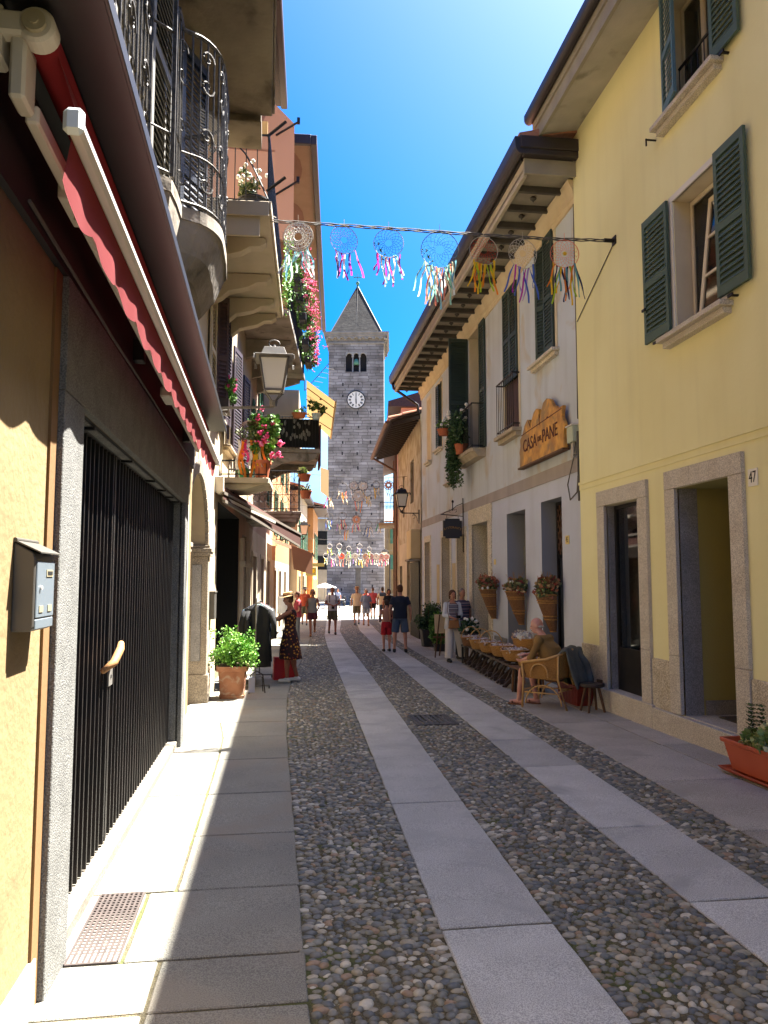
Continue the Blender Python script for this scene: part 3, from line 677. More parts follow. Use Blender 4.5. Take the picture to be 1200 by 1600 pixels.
def sash(root, S, y, z, x, m='cream_paint', n=2, gl='glass_dark', rows=3, name='window'):
    f = MB(); fw = .05; X0, X1 = x - .025, x + .025; (a, b), (c, d) = y, z
    f.box(X0, X1, a, a + fw, c, d); f.box(X0, X1, b - fw, b, c, d); f.box(X0, X1, a + fw, b - fw, c, c + fw); f.box(X0, X1, a + fw, b - fw, d - fw, d)
    for i in range(1, n): yy = a + (b - a) * i / n; f.box(X0 - .004, X1 + .004, yy - .035, yy + .035, c + fw, d - fw)
    for i in range(1, rows): zz = c + (d - c) * i / rows; f.box(X0 + .006, X1 - .006, a + fw, b - fw, zz - .014, zz + .014)
    w = f.build(name, m, root); g = MB(); g.box(x - .004, x + .004, a + fw, b - fw, c + fw, d - fw); g.build('pane', gl, w); return w
def sill(root, S, y, z, m='granite_pink', out_=.14, h=.1, name='sill'):
    mb = MB(); mb.box(-S * .02, S * out_, y[0], y[1], z - h * .45, z); mb.box(-S * .02, S * out_ * .6, y[0] + .04, y[1] - .04, z - h, z - h * .452); return mb.build(name, m, root, bevel=.006)
def railing(root, pts, z0, h, m='black_iron', sp=.11, r=.007, name='railing', scroll=False, mids=()):
    mb = MB(); P = [Vector(p) for p in pts]
    for zz, rr in [(z0 + .06, .012), (z0 + h, .018)] + [(q, .01) for q in mids]: mb.tube([(p.x, p.y, zz) for p in P], rr, 6)
    for a, b in zip(P, P[1:]):
        L = (b - a).length; n = max(1, int(L / sp))
        for i in range(n + 1):
            p = a.lerp(b, i / n); mb.cyl((p.x, p.y, z0), (p.x, p.y, z0 + h), r, n=5)
            if scroll and i < n:
                q = a.lerp(b, (i + .5) / n); d = (b - a).normalized() * L / n * .42
                for zc, rr in ((z0 + h * .78, 1), (z0 + h * .30, 1), (z0 + h * .54, .8)):
                    mb.tube([(q.x + d.x * math.cos(t) * rr, q.y + d.y * math.cos(t) * rr, zc + d.length * 1.5 * math.sin(t)) for t in [k * math.pi / 5 for k in range(10)]], .006, 4, closed=True)
    return mb.build(name, m, root)

# ---------------- yellow house (right, nearest) ----------------
def yellow_house():
    S = -1; r = empty('yellow_house', (4.55, 0, 0), 0, 'yellow plastered house with green shutters and granite door frames, nearest on the right', 'house')
    ops = [dict(y=(9.36, 10.40), z=(.15, 2.72), d=1.6, mr=5, mb=5), dict(y=(7.30, 8.40), z=(.135, 2.74), d=1.5, mr=4, mb=3),
           dict(y=(7.30, 8.27), z=(4.55, 6.16), d=.45, mr=5, mb=3), dict(y=(7.30, 8.30), z=(7.2, 8.62), d=.3, mr=5, mb=3)]
    wall(r, S, -4, 11.36, -1.2, 9.0, ops, ['yellow_plaster', 'granite_grey', 'interior_dark', 'interior_dark', 'olive_paint', 'cream_paint'])
    mb = MB(); mb.box(0, -.028, -4, 11.355, 3.13, 3.17); mb.box(-.001, -.012, -4, 11.355, 3.05, 3.13); mb.build('string_course', 'yellow_plaster', r)
    for a, b in ((-4, 2.0), (2.01, 5.6), (5.61, 7.05), (8.64, 9.10), (10.66, 11.35)): mb = MB(); mb.box(.02, -.03, a, b, -.5, .72); mb.build('plinth', 'granite_rough', r, bevel=.004)
    for (ya, yb, zt, w) in ((9.36, 10.40, 2.72, .25), (7.30, 8.40, 2.74, .235)):
        mb = MB(); x0, x1 = .02, -.045
        for (a, b) in ((ya - w, ya), (yb, yb + w)):
            mb.box(x0, x1, a, b, .14, .80); mb.box(x0, x1, a, b, .804, zt)
        m_ = (ya + yb) / 2 + .2; mb.box(x0, x1 - .002, ya - w, m_, zt + .003, zt + .22); mb.box(x0, x1 - .002, m_ + .003, yb + w, zt + .003, zt + .22)
        mb.build('stone_frame', 'granite_pink', r, bevel=.004)
        # inner jambs, grey granite
        mb = MB()
        for y_, s_ in ((ya, 1), (yb, -1)): mb.box(0.015, .235, y_ - .0, y_ + s_ * .012, .14, zt)
        mb.build('jamb_lining', 'granite_grey', r)
    mb = MB(); mb.box(.0, -.075, 6.75, 9.04, -.4, .13); mb.box(1.49, -.001, 7.302, 8.398, -.4, .139); mb.box(.13, -.075, 9.045, 11.0, -.4, .152); mb.build('threshold', 'granite_pink', r, bevel=.006)
    mb = MB(); mb.box(.30, .99, 7.42, 8.20, .139, .156); mb.build('door_mat', 'mat_dark', r)
    # passage: skirting, black door standing open
    mb = MB(); mb.box(.26, 1.49, 8.36, 8.399, .135, .30); mb.build('skirting', 'granite_grey', r)
    mb = MB(); mb.box(.24, .30, 7.3, 7.36, .135, 2.74); mb.box(.30, .9, 7.31, 7.35, .14, 2.7); mb.build('door', 'black_iron', r, bevel=.003)
    # shop window
    f = MB(); x = .14
    f.box(x - .03, x + .03, 9.36, 9.41, .15, 2.72); f.box(x - .03, x + .03, 10.35, 10.40, .15, 2.72); f.box(x - .03, x + .03, 9.41, 10.35, 2.67, 2.72); f.box(x - .025, x + .025, 9.41, 10.35, .15, .74)
    w = f.build('shop_window', 'black_iron', r, bevel=.003); g = MB(); g.box(x - .004, x + .004, 9.41, 10.35, .74, 2.67); g.build('pane', 'glass', w)
    f = MB(); f.box(.25, .9, 9.37, 10.39, 1.15, 1.2); f.box(.3, .85, 9.37, 10.39, .3, 1.15); f.box(1.3, 1.55, 9.37, 10.39, .2, 2.4); f.build('display_counter', 'white_paint', r)
    # upper windows
    for (z0, z1, nm) in ((4.55, 6.16, 0), (7.2, 8.62, 1)):
        surround(r, S, (7.30, 8.28), (z0, z1), .075, .02, 'white_paint', 'window_surround')
        sill(r, S, (7.14, 8.5), z0 + .0, 'granite_pink', .16, .13)
    sash(r, S, (7.32, 8.25), (4.56, 6.14), .22, 'cream_paint', 1, 'glass_dark', 1)
    f = MB(); f.T = Matrix.Translation((.06, 7.36, 4.6)) @ Matrix.Rotation(R(7), 4, 'Y') @ Matrix.Rotation(R(0), 4, 'X')
    for a, b, c, d in ((0, .06, 0, 1.42), (.46, .52, 0, 1.42), (.06, .46, 0, .07), (.06, .46, 1.35, 1.42), (.06, .46, .46, .49), (.06, .46, .92, .95)): f.box(-.02, .02, a, b, c, d)
    w = f.build('tilted_sash', 'cream_paint', r); g = MB(); g.T = f.T; g.box(-.003, .003, .06, .46, .07, 1.35); g.build('pane', 'glass_dark', w)
    sash(r, S, (7.32, 8.28), (7.21, 8.60), .2, 'cream_paint', 2, 'glass_dark', 2)
    o = shutter(r, -.055, 8.33, 4.62, 6.2, .62, 0, 'green_shutter'); shutter(r, -.055, 7.31, 4.62, 6.2, .54, R(180), 'green_shutter')
    o = shutter(r, -.07, 8.30, 7.22, 8.75, .52, R(180 - 14), 'blue_green_shutter'); o['label'] = 'half closed bluish shutter'
    shutter(r, -.055, 7.29, 7.22, 8.75, .50, R(180), 'green_shutter')
    railing(r, [(-.02, 7.34, 0), (-.02, 8.0, 0)], 7.21, .42, sp=.12)
    for y, z in ((8.66, 4.60), (7.06, 4.60), (7.05, 7.2), (8.93, 5.1)): mb = MB(); mb.box(0, -.09, y - .012, y + .012, z - .05, z - .03); mb.box(-.075, -.095, y - .04, y + .04, z - .055, z - .025); mb.build('shutter_catch', 'black_iron', r)
    # eave
    mb = MB(); mb.prism([(.0, -4, 8.79), (-.58, -4, 8.67), (-.58, -4, 8.71), (0, -4, 8.83)], [(.0, 11.36, 8.79), (-.58, 11.36, 8.67), (-.58, 11.36, 8.71), (0, 11.36, 8.83)]); mb.build('eave_soffit', 'concrete_eave', r)
    mb = MB(); mb.box(-.58, -.63, -4, 11.37, 8.65, 8.98); mb.box(-.63, -.66, -4, 11.37, 8.86, 9.0); mb.build('fascia', 'soffit_board', r)
    mb = MB(); pr = [(-.66 - .06 + .075 * math.cos(a), 9.03 + .085 * math.sin(a)) for a in [math.pi + i * math.pi / 8 for i in range(9)]]
    mb.loft([[(x, y, z) for x, z in pr] + [(-.645, y, 9.1), (-.795, y, 9.1)] for y in (-4, 11.38)]); mb.build('gutter', 'gutter_brown', r, fixn=True)
    mb = MB(); mb.prism([(-.7, -4, 9.08), (-.7, -4, 9.0), (2.6, -4, 9.9), (2.6, -4, 10.2)], [(-.7, 11.45, 9.08), (-.7, 11.45, 9.0), (2.6, 11.45, 9.9), (2.6, 11.45, 10.2)]); mb.build('roof', 'roof_tile', r, fixn=True)
    mb = MB(); mb.cyl((0, 8.64, 7.14), (-.13, 8.64, 7.14), .012, n=6); mb.cyl((-.13, 8.64, 7.15), (-.13, 8.64, 7.06), .012, n=6); mb.build('wall_hook', 'black_iron', r)
yellow_house()
def number_tile(txt, loc, w, h, m, label):
    r = empty('number_tile', loc, 0, label, 'house number'); mb = MB(); mb.box(0, -.012, -w / 2, w / 2, -h / 2, h / 2); mb.build('tile', m, r, bevel=.002)
    text(txt, 'number', 'ink', r, (-.013, 0, 0), (R(90), 0, R(-90)), h * .95, .002, .72)
number_tile('47', (4.548, 6.925, 2.68), .15, .17, 'tile_white', 'white tile house number 47 beside the granite door frame')

# ---------------- grey lilac house ----------------
def grey_house():
    S = -1; r = empty('grey_house', (4.6, 0, 0), 0, 'grey and lilac two storey house with dark green shutters and long boarded eave', 'house')
    ops = [dict(y=(12.42, 13.32), z=(5.62, 7.78), d=.2, mr=3), dict(y=(14.52, 15.5), z=(4.66, 7.70), d=.2, mr=3), dict(y=(17.5, 18.6), z=(4.72, 7.75), d=.25, mr=3),
           dict(y=(19.85, 20.65), z=(6.05, 7.62), d=.2, mr=3), dict(y=(21.98, 22.75), z=(5.55, 7.52), d=.2, mr=3),
           dict(y=(12.30, 13.34), z=(-.1, 3.06), d=.42, mr=4), dict(y=(14.26, 15.50), z=(.12, 3.02), d=.55, mr=4), dict(y=(16.95, 18.42), z=(-.2, 2.99), d=.6, mr=5),
           dict(y=(19.2, 20.1), z=(-.2, 2.82), d=.5, mr=5), dict(y=(21.0, 22.1), z=(-.2, 2.88), d=.5, mr=5), dict(y=(23.95, 24.8), z=(.1, 2.85), d=.5, mr=5)]
    wall(r, S, 11.362, 25.4, -1.3, 8.15, ops, ['grey_plaster', 'lilac_plaster', 'interior_dark', 'cream_paint', 'reveal_blue', 'cream_stone'], zsplit=3.39)
    mb = MB(); mb.box(0, -.018, 11.365, 18.0, 3.38, 3.60); mb.box(0, -.018, 18.01, 25.39, 3.38, 3.60); mb.build('string_course', 'band_grey', r)
    for a, b, t in ((11.37, 12.25, .52), (13.4, 14.2, .45), (15.56, 16.5, .45)): mb = MB(); mb.box(.01, -.02, a, b, -.5, t); mb.build('plinth', 'granite_grey', r, bevel=.004)
    # cream frieze with cove
    mb = MB(); pr = [(0, 7.72), (-.03, 7.72), (-.035, 7.80), (-.05, 7.81), (-.06, 7.9), (-.12, 8.02), (-.14, 8.09), (0, 8.09)]
    mb.loft([[(x, y, z) for x, z in pr] for y in (11.37, 25.38)]); mb.build('frieze', 'frieze_cream', r, fixn=True)
    # eave: boards, joists, pendants, fascia, gutter
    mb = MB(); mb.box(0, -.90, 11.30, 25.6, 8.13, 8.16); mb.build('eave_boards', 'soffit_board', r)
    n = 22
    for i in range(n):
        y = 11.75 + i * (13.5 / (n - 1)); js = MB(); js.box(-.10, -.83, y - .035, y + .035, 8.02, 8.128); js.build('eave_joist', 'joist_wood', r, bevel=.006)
        yk = y + .32; kn = MB(); kn.lathe([(.005, -.10), (.012, -.085), (.022, -.07), (.05, -.05), (.058, -.035), (.05, -.02), (.03, -.012), (.03, 0)], (-.48, yk, 8.13), 10); kn.build('pendant_knob', 'joist_wood', r, smooth=True)
    mb = MB(); mb.box(-.84, -.90, 11.29, 25.6, 8.04, 8.30); mb.build('fascia', 'cream_stone_grey', r, bevel=.004)
    mb = MB(); mb.box(.05, -.90, 11.24, 11.288, 8.07, 8.32); mb.build('eave_end_board', 'soffit_board', r, bevel=.004)
    mb = MB(); mb.box(.0, -.94, 11.12, 11.24, 8.32, 8.42); mb.prism([(0, 11.1, 8.42), (-1.0, 11.1, 8.42), (-1.0, 11.1, 8.62), (0, 11.1, 8.62)], [(0, 11.9, 8.42), (-.96, 11.9, 8.42), (-.96, 11.9, 8.62), (0, 11.9, 8.62)])
    mb.build('roof_end_flashing', 'gutter_brown', r, bevel=.01)
    mb = MB(); pr = [(-.98 + .10 * math.cos(a), 8.50 + .18 * math.sin(a)) for a in [math.pi + i * math.pi / 8 for i in range(9)]] + [(-.88, 8.6), (-1.08, 8.6)]
    mb.loft([[(x, y, z) for x, z in pr] for y in (11.12, 25.7)]); mb.box(-.88, -.93, 11.3, 25.65, 8.30, 8.5); g = mb.build('gutter', 'gutter_brown', r, fixn=True)
    mb = MB(); mb.tube([(-.98, 25.5, 8.35), (-.95, 25.5, 8.15), (-.5, 25.5, 7.85), (-.12, 25.5, 7.6), (-.08, 25.5, 7.3)], .05, 8); mb.build('downpipe', 'gutter_brown', r, smooth=True)
    mb = MB(); mb.prism([(-1.0, 11.15, 8.68), (-1.0, 11.15, 8.6), (2.6, 11.15, 9.2), (2.6, 11.15, 9.6)], [(-1.0, 25.7, 8.68), (-1.0, 25.7, 8.6), (2.6, 25.7, 9.2), (2.6, 25.7, 9.6)]); mb.build('roof', 'roof_tile', r, fixn=True)
    # upper windows: A
    surround(r, S, (12.42, 13.32), (5.62, 7.78), .10, .015, 'cream_paint', 'window_surround'); sill(r, S, (12.25, 13.6), 5.61, 'cream_stone', .14, .12)
    shutter(r, -.04, 12.42, 5.64, 7.76, .46, 0, 'dark_green_shutter'); shutter(r, -.04, 13.34, 5.64, 7.76, .46, R(180 + 24), 'dark_green_shutter')
    # B with small balcony rail
    surround(r, S, (14.52, 15.5), (4.66, 7.70), .10, .015, 'cream_paint', 'window_surround')
    shutter(r, -.03, 14.53, 5.72, 7.68, .48, 0, 'dark_green_shutter'); shutter(r, -.03, 15.49, 5.72, 7.68, .48, R(180), 'dark_green_shutter')
    mb = MB(); mb.box(.02, .05, 14.54, 15.0, 4.67, 5.72); mb.box(.02, .05, 15.02, 15.48, 4.67, 5.72); mb.build('balcony_door', 'brown_door', r, bevel=.004)
    sill(r, S, (14.38, 15.72), 4.655, 'stone_sill', .20, .16)
    railing(r, [(0, 14.45, 0), (-.15, 14.45, 0), (-.15, 15.62, 0), (0, 15.62, 0)], 4.68, 1.08, sp=.12)
    # D, C and painted blind
    for y, z in (((19.85, 20.65), (6.05, 7.62)), ((21.98, 22.75), (5.55, 7.52))):
        surround(r, S, y, z, .09, .012, 'cream_paint', 'window_surround'); sill(r, S, (y[0] - .15, y[1] + .15), z[0], 'cream_stone', .13, .11); w = (y[1] - y[0]) / 2
        shutter(r, -.03, y[0], z[0] + .01, z[1], w, R(-20), 'dark_green_shutter'); shutter(r, -.03, y[1], z[0] + .01, z[1], w, R(180), 'dark_green_shutter')
    surround(r, S, (23.75, 24.3), (5.42, 7.45), .10, .015, 'cream_paint', 'window_surround'); mb = MB(); mb.box(.001, -.008, 23.75, 24.3, 5.42, 7.45); mb.build('walled_window', 'walled_beige', r); sill(r, S, (23.6, 24.45), 5.41, 'cream_stone', .13, .11)
    sill(r, S, (20.6, 21.35), 4.35, 'stone_sill', .13, .09)
    # balcony with ivy
    mb = MB(); P = [(0, 17.1), (-.30, 17.1), (-.36, 17.3), (-.36, 19.0), (-.30, 19.2), (0, 19.2)]
    mb.prism([(x, y, 4.62) for x, y in P], [(x, y, 4.70) for x, y in P]); mb.prism([(x * .6, y, 4.5) for x, y in P], [(x * .9, y, 4.618) for x, y in P]); mb.build('balcony_slab', 'stone_sill', r, fixn=True)
    railing(r, [(0, 17.15, 0), (-.31, 17.15, 0), (-.31, 19.1, 0), (0, 19.1, 0)], 4.70, 1.05, sp=.12)
    o = shutter(r, -.02, 18.66, 4.72, 7.75, .5, R(90), 'dark_green_shutter'); shutter(r, -.03, 17.5, 4.72, 7.75, .5, R(180), 'dark_green_shutter')
    # ground floor: first opening, lattice fanlight over navy door
    f = MB(); f.box(.30, .34, 12.30, 13.34, 2.05, 2.12); f.box(.28, .34, 12.30, 12.36, -.1, 3.06); f.box(.28, .34, 13.28, 13.34, -.1, 3.06); f.box(.28, .34, 12.36, 13.28, 3.0, 3.06)
    w = f.build('door_frame', 'black_iron', r)
    g = MB()
    for k in range(-6, 9):
        for s_ in (1, -1):
            y0 = 12.36 + k * .115; za, zb = 2.12, 3.0; dy = .5 * s_; p0 = [y0 if s_ > 0 else y0 + .5, za]; p1 = [p0[0] + dy, zb]
            lo, hi = 12.36, 13.28
            def clip(p, q):
                for e, sg in ((lo, 1), (hi, -1)):
                    for a, b in ((p, q), (q, p)):
                        if (a[0] - e) * sg < 0:
                            if (b[0] - e) * sg <= 0: return False
                            t = (e - a[0]) / (b[0] - a[0]); a[1] += t * (b[1] - a[1]); a[0] = e
                return True
            if clip(p0, p1): g.cyl((.29, p0[0], p0[1]), (.29, p1[0], p1[1]), .008, n=4)
    g.build('fanlight_lattice', 'rust_iron', w)
    g = MB(); g.box(.315, .33, 12.36, 13.28, -.1, 2.05); g.box(.30, .316, 12.5, 13.15, .2, 1.0); g.box(.30, .316, 12.5, 13.15, 1.1, 1.9); g.build('door', 'door_navy', r, bevel=.003)
    # second opening: roller blind box over glazed shopfront
    f = MB(); f.box(.38, .44, 14.26, 14.32, .12, 3.02); f.box(.38, .44, 15.44, 15.5, .12, 3.02); f.box(.38, .44, 14.84, 14.90, .12, 1.95); f.box(.36, .44, 14.32, 15.44, 2.36, 2.44); f.box(.36, .44, 14.32, 15.44, 2.96, 3.02)
    w = f.build('shopfront_frame', 'roller_metal', r); g = MB(); g.box(.40, .41, 14.32, 15.44, .12, 1.97); g.box(.40, .41, 14.32, 15.44, 2.44, 2.96); g.build('pane', 'glass', w)
    g = MB(); [g.box(.33, .37, 14.30, 15.46, 1.96 + i * .1, 2.05 + i * .1) for i in range(4)]; g.build('roller_shutter', 'roller_metal', r, bevel=.008)
    # stone framed door
    mb = MB(); x0, x1 = .02, -.03; w_ = .30
    mb.box(x0, x1, 16.65, 16.95, -.5, 2.99); mb.box(x0, x1, 18.42, 18.72, -.5, 2.99); mb.box(x0, x1 - .002, 16.62, 18.75, 2.993, 3.375); mb.build('stone_frame', 'cream_stone', r, bevel=.006)
    g = MB(); g.box(.36, .40, 16.95, 18.42, -.2, 2.99); g.box(.345, .362, 17.05, 17.62, .1, 2.8); g.box(.345, .362, 17.75, 18.32, .1, 2.8); g.build('door', 'door_greyblue', r, bevel=.004)
    for a, b, t in ((19.2, 20.1, 2.82), (21.0, 22.1, 2.88), (23.95, 24.8, 2.85)):
        surround(r, S, (a, b), (-.5, t), .14, .02, 'cream_stone', 'stone_frame', top=.2)
        g = MB(); g.box(.26, .30, a, b, -.2, t); g.box(.24, .262, a + .08, (a + b) / 2 - .03, .2, t - .15); g.box(.24, .262, (a + b) / 2 + .03, b - .08, .2, t - .15); g.build('door', 'door_beige', r, bevel=.004)
    [(lambda q: (q.box(0, -.01, a, a + .4, .9, 2.1), q.build('faded_notice', 'walled_beige', r)))(MB()) for a in (20.35, 22.5)]
    # cables down the corner
    mb = MB(); mb.tube([(-.02, 11.45, 8.0), (-.02, 11.45, 6.2), (-.03, 11.42, 5.0), (-.03, 11.44, 4.2)], .012, 5); mb.tube([(-.03, 11.5, 3.95), (-.05, 11.6, 3.6), (-.06, 11.85, 3.2), (-.04, 11.8, 2.95), (-.02, 11.55, 3.05), (-.02, 11.5, 3.3)], .012, 5); mb.cyl((-.04, 11.43, 2.9), (-.04, 11.43, 4.0), .018, n=6)
    mb.build('wall_cables', 'cable', r)
grey_house()
number_tile('45', (4.598, 12.05, 2.32), .15, .14, 'tile_yellow', 'small yellow tile house number beside the navy door')
mb = MB(); mb.box(-.0, -.01, -.07, .07, -.06, .06); o = mb.build('wall_plaque', 'tile_yellow', loc=(4.598, 16.42, 2.05), bevel=.002); tag(o, 'small blank yellow plaque by the cream stone door frame', 'plaque')
def junction_box():
    r = empty('junction_box', (4.6, 11.62, 3.98), 0, 'pale green electrical junction box on the corner beside the bakery sign', 'junction box')
    mb = MB(); mb.box(0, -.10, -.13, .13, -.13, .13); mb.build('housing', 'junction_green', r, bevel=.01)
    mb = MB(); mb.box(0, -.12, -.14, .14, .131, .15); mb.build('lid', 'white_paint', r); mb = MB(); mb.box(-.01, -.07, -.05, .03, -.32, -.13); mb.ell((-.05, 0, -.34), (.035, .04, .06)); mb.build('cable_clamp', 'white_cable', r, bevel=.005)
junction_box()
# wooden bakery sign
def casa_sign():
    r = empty('shop_sign', (4.56, 12.98, 3.80), 0, 'carved wooden sign with brown lettering on the grey house wall', 'shop sign')
    P = [(-1.18, 0), (1.18, 0), (1.16, .2), (1.20, .3), (1.13, .42), (1.14, .55), (1.0, .62), (.86, .78), (.70, .86), (.60, .84), (.52, .68), (.44, .80), (.32, .92), (.18, .96), (.06, .92), (.0, .72), (-.08, .84), (-.2, .98), (-.36, 1.02), (-.55, .96), (-.66, .86), (-.72, .78), (-.78, .80), (-.86, .72), (-1.14, .72), (-1.08, .55), (-1.16, .45), (-1.22, .38), (-1.15, .25)]
    P = [(y, z * .98) for y, z in P]
    mb = MB(); mb.prism([(-.02, y, z) for y, z in P], [(-.085, y, z) for y, z in P]); b = mb.build('board', 'wood_sign', r, fixn=True, bevel=.008)
    mb = MB(); mb.bar((-.088, -1.1, .66), (-.088, 1.08, .60), .004, .016); mb.bar((-.088, .5, .66), (-.088, .62, .8), .004, .02); mb.bar((-.088, 0, .6), (-.088, .02, .8), .004, .02); mb.bar((-.088, -.45, .66), (-.088, -.38, .66), .004, .015); mb.build('grooves', 'sign_letter', r)
    for t, y, sz in (('CASA', .55, .33), ('DEL', .0, .13), ('PANE', -.52, .33)):
        o = text(t, 'lettering', 'sign_letter', r, (-.09, y, .36), (R(90), 0, R(-90)), sz, .004, .95)
    mb = MB(); mb.box(.0, -.12, -1.2, 1.2, -.035, -.002); mb.build('ledge', 'old_wood', r)
casa_sign()
# restaurant sign on iron bracket
def rest_sign():
    r = empty('hanging_sign', (4.6, 19.3, 0), 0, 'dark hanging restaurant sign with gold arched lettering on iron bracket', 'shop sign')
    mb = MB(); mb.cyl((-.03, 0, 2.35), (-.03, 0, 3.75), .014, n=6); mb.cyl((-.02, 0, 3.28), (-.62, 0, 3.33), .012, n=6); mb.tube([(-.03, 0, 3.62), (-.2, 0, 3.55), (-.32, 0, 3.45), (-.5, 0, 3.38), (-.58, 0, 3.33)], .009, 5)
    for s_ in (1, -1): mb.tube([(-.30 + s_ * x, 0, z) for x, z in ((.0, 3.48), (.05, 3.44), (.1, 3.46), (.1, 3.40), (.06, 3.38))], .007, 4)
    mb.cyl((-.3, 0, 3.42), (-.3, 0, 3.66), .012, n=6); mb.ell((-.3, 0, 3.66), (.03, .01, .04)); mb.cyl((-.46, 0, 3.3), (-.46, 0, 3.23), .006, n=4); mb.cyl((-.16, 0, 3.3), (-.16, 0, 3.23), .006, n=4)
    mb.build('bracket', 'black_iron', r)
    P = [(-.50, 0), (-.12, 0), (-.12, .05), (-.06, .05), (-.06, .46), (-.12, .46), (-.12, .51), (-.50, .51), (-.50, .46), (-.56, .46), (-.56, .05), (-.50, .05)]
    mb = MB(); mb.prism([(x, -.02, 2.71 + z) for x, z in P], [(x, .02, 2.71 + z) for x, z in P]); b = mb.build('board', 'black_sign', r, fixn=True, bevel=.004)
    s = 'RISTORANTE'
    for i, ch in enumerate(s):
        t = (i - 4.5) / 4.5; text(ch, 'letter', 'gold_letter', r, (-.31 + t * .205, -.024, 2.99 - t * t * .045), (R(90), R(t * 14), 0), .082, .002, .8)
rest_sign()

# ---------------- old stone house and the ones beyond (right) ----------------
def old_house():
    S = -1; ang = math.atan(-.045); r = empty('old_house', (4.62, 25.72, 0), math.atan2(-.05, 1), 'old rough plastered house with dark timber eave and tiled roof beyond the grey house', 'house')
    H = 7.35; ops = [dict(y=(2.0, 3.1), z=(4.5, 6.1), d=.25, mr=0), dict(y=(5.2, 5.9), z=(4.2, 5.9), d=.25), dict(y=(3.4, 4.4), z=(-.6, 2.4), d=.4), dict(y=(6.2, 7.2), z=(-.6, 2.2), d=.4)]
    wall(r, S, 0, 7.8, -1.4, H, ops, ['old_plaster', 'beige_plaster', 'interior_dark'], zsplit=3.1)
    mb = MB(); mb.box(.1, .14, 2.0, 3.1, 4.5, 6.1); mb.build('window_shutter', 'brown_shutter', r); mb = MB(); mb.box(.1, .14, 5.2, 5.9, 4.2, 5.9); mb.build('window_shutter', 'brown_shutter', r)
    js = MB()
    for i in range(18):
        y = .15 + i * .45; js.prism([(.1, y - .05, 7.22), (.1, y + .05, 7.22), (.1, y + .05, 7.36), (.1, y - .05, 7.36)], [(-.98, y - .05, 6.92), (-.98, y + .05, 6.92), (-.98, y + .05, 7.04), (-.98, y - .05, 7.04)])
    js.build('rafters', 'dark_wood', r, fixn=True)
    mb = MB(); mb.prism([(2.5, -.1, 8.1), (-1.05, -.1, 7.07), (-1.05, -.1, 7.11), (2.5, -.1, 8.2)], [(2.5, 8.1, 8.1), (-1.05, 8.1, 7.07), (-1.05, 8.1, 7.11), (2.5, 8.1, 8.2)]); mb.build('roof_boards', 'dark_wood', r, fixn=True)
    mb = MB()
    for i in range(28):
        y = -.02 + i * .29
        for k in range(7):
            x0 = -1.12 + k * .5; x1 = x0 + .56; z0 = 7.14 + .29 * (x0 + 1.12); z1 = 7.14 + .29 * (x1 + 1.12)
            P0 = [(x0, y + .12 * math.cos(a), z0 + .09 * math.sin(a)) for a in [j * math.pi / 5 for j in range(6)]]; P1 = [(x1, y + .10 * math.cos(a), z1 - .02 + .07 * math.sin(a)) for a in [j * math.pi / 5 for j in range(6)]]
            mb.prism(P0, P1)
    mb.build('roof_tiles', 'roof_tile', r, fixn=True)
    mb = MB(); pr = [(-1.15 + .08 * math.cos(a), 7.05 + .09 * math.sin(a)) for a in [math.pi + i * math.pi / 6 for i in range(7)]]
    mb.loft([[(x, y, z) for x, z in pr] for y in (-.1, 8.15)]); mb.cyl((-1.1, 7.9, 7.0), (-.1, 7.75, 6.4), .045, n=8); mb.cyl((-.1, 7.75, 6.4), (-.1, 7.75, -.5), .05, n=8); mb.build('gutter', 'rust_brown', r, fixn=True)
    # shopfront box and dark gate
    mb = MB(); mb.box(-.01, -.35, .05, 1.35, 2.35, 3.35); mb.build('cream_blind', 'cream_blind', r, bevel=.02)
    mb = MB(); mb.box(0, -.40, .0, 1.45, 2.28, 2.34); mb.build('canopy', 'concrete_dark', r)
    g = MB(); g.box(-.02, -.05, .1, 2.8, -.4, 2.27)
    for i in range(22): y = .15 + i * .12; g.box(-.05, -.07, y - .02, y + .02, -.4, 2.27)
    g.build('folding_gate', 'black_iron', r)
old_house()
def salmon_house():
    S = -1; r = empty('salmon_house', (5.02, 33.6, 0), math.atan2(-.12, 1), 'salmon house with brown drainpipes and small balcony beyond the timber eave', 'house')
    ops = [dict(y=(a, a + 1), z=(z, z + 1.5), d=.2) for a in (1.4, 4.6, 7.6) for z in (.4, 3.6)]
    wall(r, S, 0, 10.5, -1.4, 7.6, ops, ['salmon_plaster', 'old_plaster', 'interior_dark'], zsplit=2.9)
    mb = MB(); mb.prism([(2.5, -.1, 8.6), (-.6, -.1, 7.6), (-.6, -.1, 7.75), (2.5, -.1, 8.9)], [(2.5, 10.6, 8.6), (-.6, 10.6, 7.6), (-.6, 10.6, 7.75), (2.5, 10.6, 8.9)]); mb.build('roof', 'brown_shutter', r, fixn=True)
    mb = MB()
    for y in (.15, 1.1, 3.9): mb.cyl((-.1, y, -.6), (-.1, y, 7.5), .05, n=8)
    mb.build('drainpipes', 'rust_brown', r)
    mb = MB(); mb.box(0, -.85, 1.2, 3.2, 4.1, 4.22); b = mb.build('balcony_slab', 'stone_sill', r)
    railing(r, [(0, 1.25, 0), (-.8, 1.25, 0), (-.8, 3.1, 0), (0, 3.1, 0)], 4.22, .95, sp=.14)
    for a in (1.4, 4.6, 7.6):
        for s_ in (0, 1): shutter(r, -.03, a + s_, 3.6, 5.1, .5, R(180) if s_ == 0 else 0, 'brown_shutter')
salmon_house()
